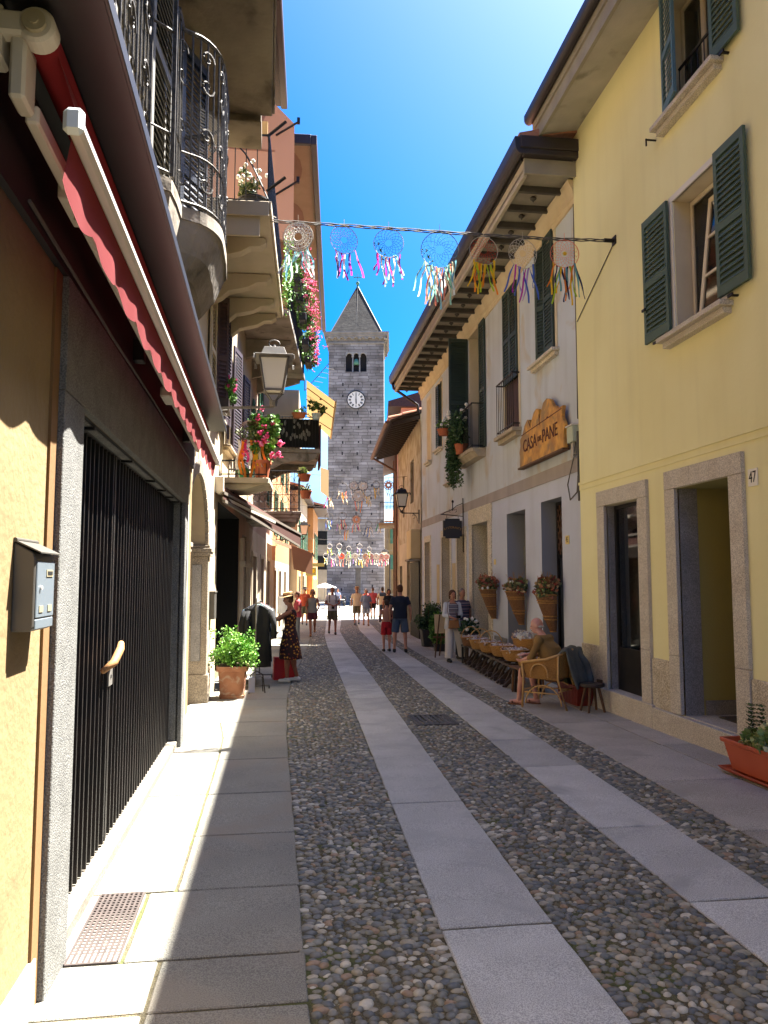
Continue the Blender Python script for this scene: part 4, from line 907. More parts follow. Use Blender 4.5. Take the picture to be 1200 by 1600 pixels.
def rear_right():
    r = empty('tall_salmon_house', (6.9, 34.5, 0), math.atan2(-.12, 1), 'taller pinkish house rising behind the tiled roof', 'house')
    mb = MB(); mb.box(-1.6, 3, -.5, 9, 0, 9.45); mb.build('wall', 'salmon_plaster', r); mb = MB(); mb.prism([(-2.2, -.8, 9.45), (3.3, -.8, 9.45), (3.3, -.8, 9.6), (.5, -.8, 10.5), (-2.2, -.8, 9.7)], [(-2.2, 9.3, 9.45), (3.3, 9.3, 9.45), (3.3, 9.3, 9.6), (.5, 9.3, 10.5), (-2.2, 9.3, 9.7)]); mb.build('roof', 'dark_wood', r, fixn=True)
    mb = MB(); mb.cyl((-1.7, -.45, 8.9), (-1.7, -.45, 2), .06, n=8); mb.build('downpipe', 'rust_brown', r)
rear_right()

# ---------------- left side ----------------
def clothmat(name, c, tl=.3):
    m = bpy.data.materials.new(name); m.use_nodes = True; n, L, b = tree_of(m); b.inputs['Base Color'].default_value = hx(c); b.inputs['Roughness'].default_value = .9
    t = n.new('ShaderNodeBsdfTranslucent'); t.inputs[0].default_value = hx(c); x = n.new('ShaderNodeMixShader'); x.inputs[0].default_value = tl
    L.new(b.outputs[0], x.inputs[1]); L.new(t.outputs[0], x.inputs[2]); L.new(x.outputs[0], n['Material Output'].inputs[0]); M[name] = m
clothmat('valance_red', '80141A', .15); clothmat('peach_cloth', '9A7460', .3); clothmat('straw_cloth', '94794E', .35); clothmat('brown_cloth', '4E2C22', .2)
for k, c in dict(pink='E04890', magenta='B838A8', white='E8E8E4', lightblue='88C8D8', blue='4868C0', yellow='E8C030', lime='A8C838', orange='E88830', green='38A058', mint='A0D8C0', lilac='B090D0', navy='28305A', cream='E0D8B8', red='D04038', salmon='E88870', teal='70B0B8').items(): clothmat('ribbon_' + k, c, .4)
AL = math.atan(.022)
def ochre_house():
    S = 1; r = empty('ochre_house', (-.93, 0, 0), AL, 'ochre house with granite framed gate opening and upper balconies, nearest on the left', 'house')
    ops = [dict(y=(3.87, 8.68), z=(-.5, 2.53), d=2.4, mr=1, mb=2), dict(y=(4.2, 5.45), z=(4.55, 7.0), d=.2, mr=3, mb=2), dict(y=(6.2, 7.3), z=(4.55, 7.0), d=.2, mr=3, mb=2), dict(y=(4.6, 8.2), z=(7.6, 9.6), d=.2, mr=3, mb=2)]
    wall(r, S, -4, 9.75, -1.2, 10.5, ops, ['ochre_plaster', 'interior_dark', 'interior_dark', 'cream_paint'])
    mb = MB(); mb.box(-.02, .04, 3.50, 3.87, -.6, 2.53); mb.box(-.02, .04, 8.68, 8.98, -.6, 2.53); mb.box(-.02, .041, 3.50, 5.5, 2.533, 3.05); mb.box(-.02, .041, 5.504, 7.3, 2.533, 3.05); mb.box(-.02, .041, 7.304, 9.0, 2.533, 3.05)
    mb.box(-.26, -.02, 3.862, 3.872, -.6, 2.529); mb.box(-.26, -.02, 8.676, 8.684, -.6, 2.529); mb.box(-.26, -.02, 3.87, 8.68, 2.518, 2.529)
    mb.build('granite_frame', 'granite_jamb', r, bevel=.005)
    mb = MB(); mb.box(-.02, .012, 3.40, 3.499, -.6, 3.05); mb.build('shaded_ochre_strip', 'ochre_shaded', r)  # strip beside the jamb, its shade painted as darker ochre
    mb = MB(); mb.box(-.02, .02, 8.98, 9.25, -.6, 2.9); mb.build('white_strip', 'cream_paint', r)
    for a, b in ((-4, 3.44), (9.26, 9.74)): mb = MB(); mb.prism([(0, a, gz(a) + .20), (0, b, gz(b) + .20), (0, b, gz(b) - .4), (0, a, gz(a) - .4)], [(.02, a, gz(a) + .20), (.02, b, gz(b) + .20), (.02, b, gz(b) - .4), (.02, a, gz(a) - .4)]); mb.build('plinth', 'granite_grey', r)
    mb = MB(); a, b = 3.88, 8.67; mb.prism([(-.25, a, gz(a) + .07), (-.25, b, gz(b) + .07), (.0, b, gz(b) + .07), (.0, a, gz(a) + .07)][::-1], [(-.25, a, -.4), (-.25, b, -.4), (.0, b, -.4), (.0, a, -.4)][::-1]); mb.build('threshold', 'threshold_stone', r, fixn=True, bevel=.006)
    mb = MB(); mb.box(-2.38, -.26, 3.9, 8.65, -.4, -.08); mb.build('garage_floor', 'concrete_dark', r)
    mb = MB(); mb.box(.0, .03, -4, 9.74, 3.055, 3.72); mb.build('shaded_brown_band', 'brown_shaded', r)  # wall band: brown paint darkened further to stand for awning shade
    mb = MB(); mb.box(.03, .40, -3, 9.72, 3.535, 3.56); mb.box(.40, .415, -3, 9.73, 3.51, 3.575); mb.build('canopy', 'canopy_metal', r, bevel=.003)
    # upper windows and shutters
    for a, b in ((4.2, 5.45), (6.2, 7.3)): surround(r, S, (a, b), (4.55, 7.0), .1, .02, 'cream_paint', 'window_surround'); sash(r, S, (a + .02, b - .02), (4.56, 6.98), -.12, 'cream_paint', 2, 'glass_dark', 3, 'balcony_door')
    shutter(r, .05, 4.2, 4.58, 6.95, .62, R(180), 'grey_shutter'); shutter(r, .05, 5.47, 4.58, 6.95, .62, R(-6), 'grey_shutter'); shutter(r, .05, 6.2, 4.58, 6.95, .5, R(180), 'grey_shutter'); shutter(r, .05, 7.3, 4.58, 6.95, .5, R(-25), 'door_navy')
    # curved first floor balcony
    P = [(0, 5.30), (.10, 5.36), (.22, 5.44), (.24, 5.62), (.25, 5.85)] + [(.26 + .28 * math.sin(t), 5.88 + .42 * (1 - math.cos(t))) for t in [i * math.pi / 14 for i in range(1, 8)]] + [(.545, 6.7), (.53, 7.06), (.44, 7.22), (.30, 7.33), (0, 7.40)]
    mb = MB(); mb.prism([(x, y, 4.46) for x, y in P], [(x, y, 4.56) for x, y in P])
    def sc(k): return [(x * k, 6.35 + (y - 6.35) * (1 - (1 - k) * .35), 0) for x, y in P]
    rings = [[(x, y, z) for x, y, _ in sc(k)] for k, z in ((.97, 4.46), (.92, 4.38), (.80, 4.22), (.6, 4.06), (.35, 3.95), (.12, 3.9))]
    mb.loft(rings); mb.build('balcony_slab', 'concrete_dark', r, fixn=True)
    b = MB(); z0, z1 = 4.58, 5.98
    pts = [(x - .02 if x > 0 else 0, y) for x, y in P]
    rail = [Vector((x, y, 0)) for x, y in pts]
    near = [Vector((.07, 3.65, 0)), Vector((.07, 5.33, 0)), Vector((.22, 5.46, 0))]
    for zz, rr in ((z0 + .02, .012), (z0 + .32, .009), (z0 + 1.1, .012), (6.0, .016), (7.0, .014)): b.tube([(p.x, p.y, zz) for p in near], rr, 6)
    for i in range(13): y = 3.7 + i * .135; b.cyl((.07, y, z0), (.07, y, 7.0 if i % 4 == 0 else 6.0), .011 if i % 4 == 0 else .007, n=5)
    for p in (Vector((.07, 5.33, 0)), Vector((.22, 5.46, 0))): b.box(p.x - .014, p.x + .014, p.y - .014, p.y + .014, z0, 7.0)
    cur = rail[3:-1]
    for zz, rr in ((z0 + .02, .014), (5.0, .010), (6.0, .018)): b.tube([(p.x, p.y, zz) for p in cur] + [(0, 7.4, zz)], rr, 6)
    L = [cur[0]]; acc = 0
    for p, q in zip(cur, cur[1:]):
        n = max(1, round((q - p).length / .10))
        for i in range(n): L.append(p.lerp(q, (i + 1) / n))
    for p in L: b.cyl((p.x, p.y, z0), (p.x, p.y, 6.0), .008, n=5)
    ir = b.build('balcony_railing', 'grey_iron', r)
    s_ = MB()   # scrolls
    def scroll(c, d, rr, zc, fl=1):
        s_.tube([(c.x + d.x * rr * (1 - k / 14) * math.cos(fl * k * .62), c.y + d.y * rr * (1 - k / 14) * math.cos(fl * k * .62), zc + rr * (1 - k / 14) * math.sin(fl * k * .62)) for k in range(13)], .009, 5)
    for i in range(2, len(L) - 1, 3):
        d = (L[i + 1] - L[i - 1]).normalized() if i + 1 < len(L) else Vector((0, 1, 0))
        for zc, f in ((5.85, 1), (5.62, -1), (5.2, 1), (4.8, -1)): scroll(L[i], d, .075, zc, f)
    for y in (3.95, 4.5, 5.05):
        for zc, f in ((5.85, 1), (5.5, -1), (5.05, 1), (4.72, -1), (6.3, 1), (6.8, -1)): scroll(Vector((.09, y, 0)), Vector((0, 1, 0)), .13, zc, f)
    s_.build('scrolls', 'grey_iron', ir)
    w = MB()   # wire mesh
    for i in range(68): y = 3.66 + i * .0247; w.box(.062, .0635, y, y + .0022, z0, 6.98)
    for i in range(96): z = z0 + .02 + i * .025; w.box(.0636, .065, 3.66, 5.33, z, z + .0022)
    c2 = [p for p in L if p.y > 5.6 and p.y < 7.2]
    for p, q in zip(c2, c2[1:]):
        for k in range(4): t = p.lerp(q, k / 4); w.box(t.x - .001, t.x + .001, t.y - .001, t.y + .001, z0, 5.45)
        for k in range(34): z = z0 + .025 * k; w.bar((p.x, p.y, z), (q.x, q.y, z), .002, .002)
    w.build('wire_mesh', 'lamp_grey', ir)
    # second floor slab
    mb = MB(); mb.box(-.02, .93, -3, 9.0, 7.30, 7.46); mb.box(-.02, .80, 9.0, 9.62, 7.22, 7.44); mb.box(.93, .96, -3, 9.02, 7.34, 7.46); mb.build('upper_balcony_slab', 'slab_underside', r, bevel=.01)
    mb = MB(); mb.box(0, .5, -4, 9.75, 10.5, 10.6); mb.build('roof', 'roof_tile', r)
ochre_house()
def gate():
    r = empty('folding_gate', (-.93, 0, 0), AL, 'black collapsible iron gate closing the granite framed opening', 'gate')
    b = MB(); rg = random.Random(2); x = -.10; ys = []
    n = 42
    for i in range(n + 1):
        y = 3.92 + i * (8.62 - 3.92) / n + (rg.uniform(-.012, .012)); ys.append(y); b.box(x - .015, x + .015, y - .010, y + .010, gz(y) + .08, 2.515)
    b.box(x - .02, x + .022, 5.235, 5.265, gz(5) + .08, 2.515); b.box(x - .02, x + .022, 5.30, 5.33, gz(5) + .08, 2.515)
    b.build('gate_bars', 'black_iron', r)
    l = MB()
    for z0, z1 in ((.15, .55), (.62, 1.0), (1.05, 1.4), (1.46, 1.72), (1.78, 2.05), (2.1, 2.4)):
        for a, c in zip(ys, ys[1:]):
            l.bar((x - .02, a, z0 + gz(a)), (x - .02, c, z1 + gz(a)), .004, .014); l.bar((x - .026, a, z1 + gz(a)), (x - .026, c, z0 + gz(a)), .004, .014)
    l.build('lattice_links', 'rust_iron', r)
    h = MB(); h.tube([(x + .03, 5.02, 1.12), (x + .09, 5.08, 1.17), (x + .10, 5.22, 1.24), (x + .09, 5.30, 1.27)], [.018, .026, .026, .02], 10); h.build('handle', 'handle_rope', r, smooth=True)
    k = MB(); k.box(x + .021, x + .035, 5.225, 5.34, 1.0, 1.16); k.build('lock_plate', 'lamp_grey', r, bevel=.003); k = MB(); k.cyl((x + .035, 5.28, 1.06), (x + .04, 5.28, 1.06), .012, n=10); k.build('keyhole', 'interior_black', r)
    t = MB(); t.box(x - .03, x + .03, 3.9, 8.66, 2.516, 2.517 + .001)
    for i, y in enumerate((4.3, 5.5, 6.6, 7.3, 7.9, 8.4)): t.box(x + .02, -.0, y - .02, y + .02, 2.50, 2.514)
    t.build('top_track', 'black_iron', r)
gate()
def stored(name, label, y, build):
    r = empty(name, (-.93 - 1.0 - .022 * y, y, -.08), .3, label, name.replace('_', ' ')); build(r)
def st_chair(r):
    mb = MB(); mb.box(-.2, .2, -.2, .2, .42, .45); mb.build('seat', 'cloth_teal', r); mb = MB(); mb.box(-.2, -.17, -.2, .2, .55, .85); mb.build('backrest', 'cloth_teal', r)
    for a in (-.18, .18):
        for b in (-.18, .18): m_ = MB(); m_.cyl((a, b, 0), (a, b, .85 if a < 0 else .42), .015, n=6); m_.build('leg', 'lamp_grey', r)
stored('stored_chair', 'teal and grey chair stored in the dark behind the gate', 4.9, st_chair)
def st_box(r):
    mb = MB(); mb.box(-.2, .2, -.3, .3, 0, .5); mb.build('box', 'walled_beige', r, bevel=.01); mb = MB(); mb.box(-.21, .21, -.31, .31, .5, .55); mb.build('lid', 'cloth_maroon', r)
stored('storage_box', 'beige storage box with dark red lid behind the gate bars', 6.2, st_box)
def red_awning():
    r = empty('retracted_awning', (-.93, 0, 0), AL, 'retracted red awning with beige folding arms above the gate', 'awning')
    y0, y1 = 2.33, 9.25
    mb = MB(); mb.cyl((.18, 2.50, 3.46), (.18, y1, 3.46), .052, n=16); mb.build('fabric_roll', 'valance_red', r, smooth=True)
    mb = MB(); mb.box(.315, .355, y0, y1, 3.05, 3.105); mb.box(.345, .36, y0, y1, 3.058, 3.095); mb.build('front_bar', 'awning_bar', r, bevel=.008)
    mb = MB(); mb.box(.305, .368, y0 - .035, y0, 3.035, 3.12); mb.build('end_cap', 'plastic_cap', r, bevel=.015)
    mb = MB(); mb.box(.305, .368, y1, y1 + .03, 3.035, 3.12); mb.build('end_cap', 'plastic_cap', r, bevel=.015)
    n = 150; rows = [[], [], []]   # valance with scalloped edge
    for i in range(n + 1):
        y = y0 + .03 + (y1 - y0 - .06) * i / n; w = .006 * math.sin(y * 9) + .004 * math.sin(y * 23)
        d = .12 + .055 * abs(math.sin((y - y0) * math.pi / .46)) ** .8
        rows[0].append((.318, y, 3.05)); rows[1].append((.308 + w * .5, y, 3.05 - d * .5)); rows[2].append((.296 + w * .6, y, 3.05 - d))
    mb = MB(); mb.sheet(rows); mb.build('valance', 'valance_red', r, smooth=True)
    mb = MB(); mb.sheet([[(.20, y, 3.50) for y in (y0 + .2, y1)], [(.33, y, 3.107) for y in (y0 + .2, y1)]]); mb.build('fabric', 'valance_red', r)
    a = MB(); a.box(.12, .165, 2.55, 3.05, 3.20, 3.265); a.build('folding_arm', 'awning_arm', r, bevel=.008)
    a = MB(); a.bar((.13, 3.2, 3.23), (.17, 5.9, 3.14), .036, .045); a.build('folding_arm', 'awning_arm', r, bevel=.006)
    a = MB(); a.bar((.13, 9.0, 3.17), (.17, 6.2, 3.12), .036, .045); a.build('folding_arm', 'awning_arm', r, bevel=.006)
    e = MB(); e.box(.11, .18, 3.0, 3.26, 3.17, 3.25); e.cyl((.15, 3.17, 3.155), (.15, 3.17, 3.17), .02, n=12); e.cyl((.15, 3.06, 3.16), (.15, 3.06, 3.171), .01, n=8); e.build('elbow_joint', 'awning_arm', r, bevel=.012)
    e = MB(); e.box(.12, .21, 5.85, 6.15, 3.06, 3.14); e.build('elbow_joint', 'awning_arm', r, bevel=.012)
    k = MB(); k.box(-.0, .08, 2.42, 2.52, 3.34, 3.52); k.box(.0, .17, 2.42, 2.48, 3.42, 3.50); k.cyl((.18, 2.42, 3.46), (.18, 2.50, 3.46), .060, n=24); k.box(.10, .15, 2.44, 2.56, 3.22, 3.44); k.build('wall_bracket', 'awning_arm', r, bevel=.01)
    k = MB(); k.cyl((.18, 2.405, 3.46), (.18, 2.42, 3.46), .036, n=20); k.cyl((.18, 2.398, 3.46), (.18, 2.405, 3.46), .016, n=12); k.build('bracket_hub', 'brass', r)
    for y in (5.2, 8.3):
        k = MB(); k.box(.02, .1, y, y + .1, 3.15, 3.3); k.build('wall_bracket', 'canopy_metal', r, bevel=.006)
    k = MB(); k.tube([(.04, 2.9, 3.1), (.05, 4.4, 3.06), (.04, 6.0, 3.08), (.05, 8.9, 3.05)], .008, 5); k.build('cable_run', 'cable', r)
red_awning()
def mailbox():
    r = empty('mailbox', (-.93 - .022 * 3.14, 3.14, 1.50), AL, 'dark grey metal mailbox mounted on the sunlit ochre wall', 'mailbox')
    mb = MB(); P = [(0, 0), (.065, .0), (.078, .015), (.078, .27), (.07, .295), (.0, .335)]
    mb.prism([(x, -.13, z) for x, z in P], [(x, .13, z) for x, z in P]); mb.build('body', 'mailbox_metal', r, fixn=True, bevel=.004)
    mb = MB(); mb.prism([(-.0, -.137, .338), (.10, -.137, .292), (.10, -.137, .297), (0, -.137, .345)], [(-.0, .137, .338), (.10, .137, .292), (.10, .137, .297), (0, .137, .345)]); mb.cyl((.006, -.137, .342), (.006, .137, .342), .009, n=10); mb.build('lid', 'mailbox_metal', r, fixn=True)
    mb = MB(); mb.box(.078, .084, -.118, .118, .05, .262); d = mb.build('door', 'mailbox_front', r, bevel=.003)
    mb = MB(); mb.box(.078, .083, -.118, .118, .008, .045); mb.build('lower_flap', 'mailbox_front', r, bevel=.004)
    mb = MB(); mb.box(.084, .087, .0, .085, .205, .232); mb.build('name_frame', 'brass', d); mb = MB(); mb.box(.087, .0885, .01, .075, .212, .226); mb.build('name_card', 'ink', d)
    for y in (-.085, .03): mb = MB(); mb.box(.084, .087, y, y + .05, .07, .095); mb.build('label_frame', 'brass', d); 
    mb = MB(); mb.cyl((.084, -.075, .163), (.092, -.075, .163), .007, n=12); mb.build('lock', 'white_paint', d)
mailbox()

# house with arch, second on the left
A2 = -math.atan(.036)
def arch_house():
    S = 1; r = empty('arch_house', (-1.2, 11.3, 0), A2, 'cream and pink house with stone arch, dark shutters and bracketed balcony, second on the left', 'house')
    def Y(a, b): return (a - 11.3, b - 11.3)
    ops = [dict(y=Y(10.0, 12.0), z=(-.6, 3.25), d=.35, mr=3, mb=4), dict(y=Y(13.3, 17.2), z=(-.6, 3.0), d=2.3, mr=2, mb=2), dict(y=Y(18.0, 19.2), z=(-.6, 2.7), d=.4, mr=3),
           dict(y=Y(12.3, 13.1), z=(4.35, 6.25), d=.2), dict(y=Y(14.05, 14.95), z=(4.1, 6.25), d=.2), dict(y=Y(16.3, 17.15), z=(4.1, 6.25), d=.2), dict(y=Y(10.4, 13.2), z=(6.6, 9.0), d=.3, mr=5), dict(y=Y(16, 17.5), z=(7.5, 9.8), d=.3, mr=5)]
    wall(r, S, -1.54, 8.7, -1.3, 11.9, ops, ['cream_facade', 'cream_facade', 'interior_black', 'arch_stone', 'beige_plaster', 'peach_plaster'])
    # arch head spandrels and band
    mb = MB(); cy, R_ = 11.0 - 11.3, 1.0
    for s_ in (-1, 1):
        P = [(cy + s_ * R_, 2.2)] + [(cy + s_ * R_ * math.cos(t), 2.2 + R_ * math.sin(t)) for t in [i * math.pi / 20 for i in range(1, 11)]] + [(cy, 3.26), (cy + s_ * R_, 3.26)]
        mb.prism([(-.34, y, z) for y, z in P], [(-.001, y, z) for y, z in P])
    mb.build('arch_spandrels', 'cream_facade', r, fixn=True)
    mb = MB()
    for i in range(16):
        t0, t1 = i * math.pi / 16, (i + 1) * math.pi / 16 - .01
        Q = [(R_ * .97, t0), (R_ * 1.16, t0), (R_ * 1.16, t1), (R_ * .97, t1)]; Q = [(cy + a * math.cos(t), 2.2 + a * math.sin(t)) for a, t in Q]
        mb.prism([(-.02, y, z) for y, z in Q], [(.035, y, z) for y, z in Q])
    for y in (cy - 1.17, cy + .97): mb.box(-.33, .035, y, y + .20, .25, 2.03)
    for y in (cy - 1.21, cy + .93): mb.box(-.34, .075, y, y + .28, 2.03, 2.09); mb.box(-.345, .09, y - .01, y + .29, 2.09, 2.15); mb.box(-.34, .06, y + .01, y + .27, 2.15, 2.195)
    for y in (cy - 1.20, cy + .95): mb.box(-.34, .065, y, y + .25, -.7, .25)
    mb.build('stone_arch', 'arch_stone', r, fixn=True, bevel=.005)
    mb = MB(); mb.box(-.20, -.06, cy + .955, cy + .968, .45, 1.9); mb.build('pier_panel', 'granite_grey', r, bevel=.004)
    for y0 in (17.55, 19.35): mb = MB(); mb.box(-.02, .08, y0 - 11.3, y0 - 11.02, -.8, 2.6); mb.box(-.02, .12, y0 - 11.34, y0 - 10.98, 1.95, 2.08); mb.box(-.02, .11, y0 - 11.33, y0 - 10.99, -.8, -.0); mb.build('pilaster', 'pale_stone', r, bevel=.006)
    # windows, shutters
    for a, b, z in ((12.3, 13.1, 4.35), (14.05, 14.95, 4.1), (16.3, 17.15, 4.1)):
        a -= 11.3; b -= 11.3; surround(r, S, (a, b), (z, 6.25), .08, .015, 'cream_paint', 'window_surround'); sash(r, S, (a + .01, b - .01), (z + .02, 6.23), -.10, 'brown_door', 2, 'glass_dark', 3); sill(r, S, (a - .12, b + .12), z, 'stone_sill', .14, .1)
    shutter(r, .05, 1.0, 4.36, 6.24, .62, R(180), 'cream_slats'); shutter(r, .06, 1.02, 4.36, 6.24, .2, R(-60), 'brown_shutter')
    for y, z, w in ((1.82, 4.36, .6), (3.68, 4.12, .66), (5.88, 4.12, .6)): shutter(r, .06, y, z, 6.24, w, R(-8), 'purple_shutter')
    for y, z, w in ((2.73, 4.12, .5), (4.98, 4.12, .5)): shutter(r, .06, y, z, 6.24, w, R(188), 'purple_shutter')
    # second floor balcony on brackets
    y0, y1 = 9.72 - 11.3, 13.8 - 11.3
    mb = MB(); mb.box(-.0, 1.02, y0, y1, 6.42, 6.52); mb.box(1.02, 1.05, y0 - .02, y1 + .02, 6.44, 6.56); mb.box(0, 1.02, y0 - .03, y0, 6.35, 6.55); mb.box(0, .9, y0 + .02, y0 + .06, 6.10, 6.42); mb.build('balcony_slab', 'beige_plaster', r, bevel=.008)
    for y in (-.75, .55, 1.6, 2.35):
        P = [(0, 6.41), (.92, 6.41), (.94, 6.34), (.86, 6.28), (.72, 6.27), (.6, 6.20), (.45, 6.16), (.3, 6.13), (.18, 6.02), (0, 5.92)]
        mb = MB(); mb.prism([(x, y - .09, z) for x, z in P], [(x, y + .09, z) for x, z in P]); mb.build('balcony_bracket', 'beige_plaster', r, fixn=True, bevel=.008)
    rl = railing(r, [(0, y0 + .04, 0), (1.0, y0 + .04, 0), (1.0, y1 - .04, 0), (0, y1 - .04, 0)], 6.53, .95, sp=.13)
    mb = MB(); mb.tube([(x, y0 + .02, 6.6 + .75 * math.sin(math.pi * (x / 1.0))) for x in [i * .1 for i in range(11)]], .012, 5); mb.tube([(.98, y0 + .1, 7.5), (1.22, y0 + .1, 7.72)], .02, 6); mb.tube([(.98, y0 + .1, 6.75), (1.22, y0 + .1, 6.95)], .02, 6); mb.build('iron_brackets', 'black_iron', rl)
    mb = MB(); mb.box(0, .98, y0 + .12, y0 + .16, 7.55, 7.72); mb.build('awning_valance', 'straw_fabric', r)
    # eave
    mb = MB(); mb.box(0, .86, -1.54, 4.75, 11.9, 12.0); mb.build('eave_soffit', 'dark_wood', r); mb = MB(); mb.box(.86, 1.00, -1.6, 4.8, 11.86, 12.06); mb.build('gutter', 'gutter_brown', r, bevel=.02)
    mb = MB(); mb.cyl((.07, -1.35, 3.25), (.07, -1.35, 6.4), .05, n=12); mb.build('downpipe', 'cream_paint', r, smooth=True)
    mb = MB(); mb.tube([(.14, -1.5, 5.2), (.14, -1.2, 5.2)], .01, 5); mb.tube([(.03, -1.05, 3.3), (.04, -1.05, 5.4), (.05, -1.1, 6.3)], .012, 5); mb.build('pipe_bracket', 'black_iron', r)
arch_house()
def left_house(name, label, p, q, H, m, mlow, ops, shm, eave=.5, zs=3.0):
    ang = -math.atan2(q[0] - p[0], q[1] - p[1]); L = math.hypot(q[0] - p[0], q[1] - p[1])
    r = empty(name, (p[0], p[1], 0), ang, label, 'house'); wall(r, 1, 0, L, -1.8, H, [dict(y=(a, b), z=(c, d), d=.25) for a, b, c, d in ops], [m, mlow, 'interior_dark'], zsplit=zs)
    for a, b, c, d in ops:
        if c > 2.6:
            surround(r, 1, (a, b), (c, d), .1, .02, 'cream_paint', 'window_surround'); w = (b - a) / 2
            shutter(r, .05, a, c, d, w, R(180), shm, slats=.09); shutter(r, .05, b, c, d, w, 0, shm, slats=.09)
        else:
            g = MB(); g.box(-.2, -.17, a, b, c, d); g.build('shop_glass', 'glass_dark', r)
            surround(r, 1, (a, b), (c, d), .12, .03, 'pale_stone', 'stone_frame')
    mb = MB(); mb.box(0, eave, -.05, L + .05, H, H + .12); mb.build('eave_soffit', 'dark_wood', r); mb = MB(); mb.box(eave, eave + .1, -.08, L + .08, H - .02, H + .16); mb.build('gutter', 'gutter_brown', r)
    mb = MB(); mb.prism([(eave, -.1, H + .13), (-2.6, -.1, H + .9), (-2.6, -.1, H + 1.1), (eave, -.1, H + .25)], [(eave, L + .1, H + .13), (-2.6, L + .1, H + .9), (-2.6, L + .1, H + 1.1), (eave, L + .1, H + .25)]); mb.build('roof', 'roof_tile', r, fixn=True)
    return r, L
r3, _ = left_house('tall_house', 'tall house with painted eave panels, green shutters and flowering balconies, third on the left', (-.89, 20.0), (-.45, 30), 11.0, 'peach_plaster', 'beige_plaster',
    [(1.0, 2.3, -.7, 2.3), (4.0, 5.3, -.7, 2.3), (7, 8.4, -.7, 2.3), (.6, 1.5, 4.2, 6.4), (3.2, 5.2, 5.7, 8.0), (7, 8, 4.2, 6.2), (1, 2, 7.5, 9.6), (7, 8, 7.8, 9.8)], 'far_green_shutter', .3)
def painted_eave():
    mb = MB(); P0, P1 = (-.04, 1.95), (.44, 2.05)
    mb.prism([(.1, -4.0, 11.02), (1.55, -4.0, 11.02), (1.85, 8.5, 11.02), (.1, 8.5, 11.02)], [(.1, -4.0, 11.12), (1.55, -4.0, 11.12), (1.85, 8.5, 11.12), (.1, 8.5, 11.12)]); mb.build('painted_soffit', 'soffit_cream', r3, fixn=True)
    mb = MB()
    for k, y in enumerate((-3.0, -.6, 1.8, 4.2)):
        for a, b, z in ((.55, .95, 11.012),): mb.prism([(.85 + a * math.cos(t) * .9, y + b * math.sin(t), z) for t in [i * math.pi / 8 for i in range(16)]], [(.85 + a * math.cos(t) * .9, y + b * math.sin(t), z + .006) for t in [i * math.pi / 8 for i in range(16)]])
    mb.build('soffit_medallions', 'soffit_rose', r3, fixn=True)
    mb = MB(); mb.prism([(1.55, -4.1, 10.98), (1.68, -4.1, 10.98), (2.0, 8.6, 10.98), (1.87, 8.6, 10.98)], [(1.55, -4.1, 11.2), (1.68, -4.1, 11.2), (2.0, 8.6, 11.2), (1.87, 8.6, 11.2)]); mb.box(.0, 1.55, -4.12, -4.02, 10.98, 11.2); mb.build('eave_gutter', 'gutter_brown', r3, fixn=True, bevel=.01)
painted_eave()
mb = MB(); mb.box(.0, 1.12, 4.6, 9.0, 5.68, 7.75); mb.build('bay_wall', 'beige_plaster', r3)
left_house('orange_house', 'orange ochre house with dark eave, fourth on the left', (-.45, 30.05), (.3, 43), 8.6, 'orange_plaster', 'beige_plaster', [(1, 2.2, -.9, 2.0), (4, 5.4, -.9, 2.0), (8, 9.4, -.9, 2.0), (1.2, 2.1, 3.4, 5.2), (5, 5.9, 3.4, 5.2), (9, 9.9, 3.4, 5.2), (5, 5.9, 6, 7.6), (9, 9.9, 6, 7.6)], 'far_green_shutter', .4, 2.4)
left_house('cream_house', 'small cream house with grey green shutters down the street on the left', (.75, 43.05), (1.55, 52), 6.6, 'cream_facade', 'gold_plaster', [(1, 2.4, -.9, 1.8), (4.5, 6, -.9, 1.8), (1.2, 2.2, 3.0, 5), (4.2, 5.2, 3.0, 5), (6.9, 7.9, 3, 5)], 'far_green_shutter', .35, 2.2)
left_house('golden_house', 'golden yellow house at the square corner left of the bell tower', (1.95, 52.05), (2.6, 60), 6.4, 'orange_plaster', 'gold_plaster', [(1, 2.4, -.9, 1.6), (4.5, 6, -.9, 1.6), (2.2, 3.2, 3.0, 4.8), (5, 6, 3, 4.8)], 'far_green_shutter', .8, 2.2)
def backdrop_house(name, label, x0, x1, y0, y1, H, m, rows=2):
    r = empty(name, (x0, y0, 0), 0, label, 'house'); mb = MB(); w = x1 - x0; mb.box(0, w, 0, y1 - y0, -2, H); mb.build('wall', m, r)
    n = max(1, int(w / 2.2))
    for i in range(n):
        for j in range(rows):
            f = MB(); cx = w * (i + .5) / n; z = 2.6 + j * 2.7
            if z + 1.6 > H: continue
            f.box(cx - .5, cx + .5, -.04, 0, z, z + 1.5); f.build('window', 'interior_dark', r)
            [(lambda f: (f.box(cx + q, cx + q + .42, -.08, -.02, z, z + 1.5), f.build('shutter', 'far_green_shutter', r)))(MB()) for q in (-.92, .5)]
    mb = MB(); mb.prism([(-.5, -.6, H), (w + .5, -.6, H), (w + .5, (y1 - y0) / 2, H + 1.6), (-.5, (y1 - y0) / 2, H + 1.6)], [(-.5, -.6, H + .15), (w + .5, -.6, H + .15), (w + .5, (y1 - y0) / 2, H + 1.8), (-.5, (y1 - y0) / 2, H + 1.8)]); mb.build('roof', 'roof_tile', r, fixn=True)
backdrop_house('square_house', 'shaded beige house closing the square left of the tower', -12, 5.4, 84, 92, 8.2, 'beige_plaster')
backdrop_house('square_house', 'ochre house closing the square right of the bell tower', 10.9, 22, 80, 90, 7.5, 'ochre_plaster')

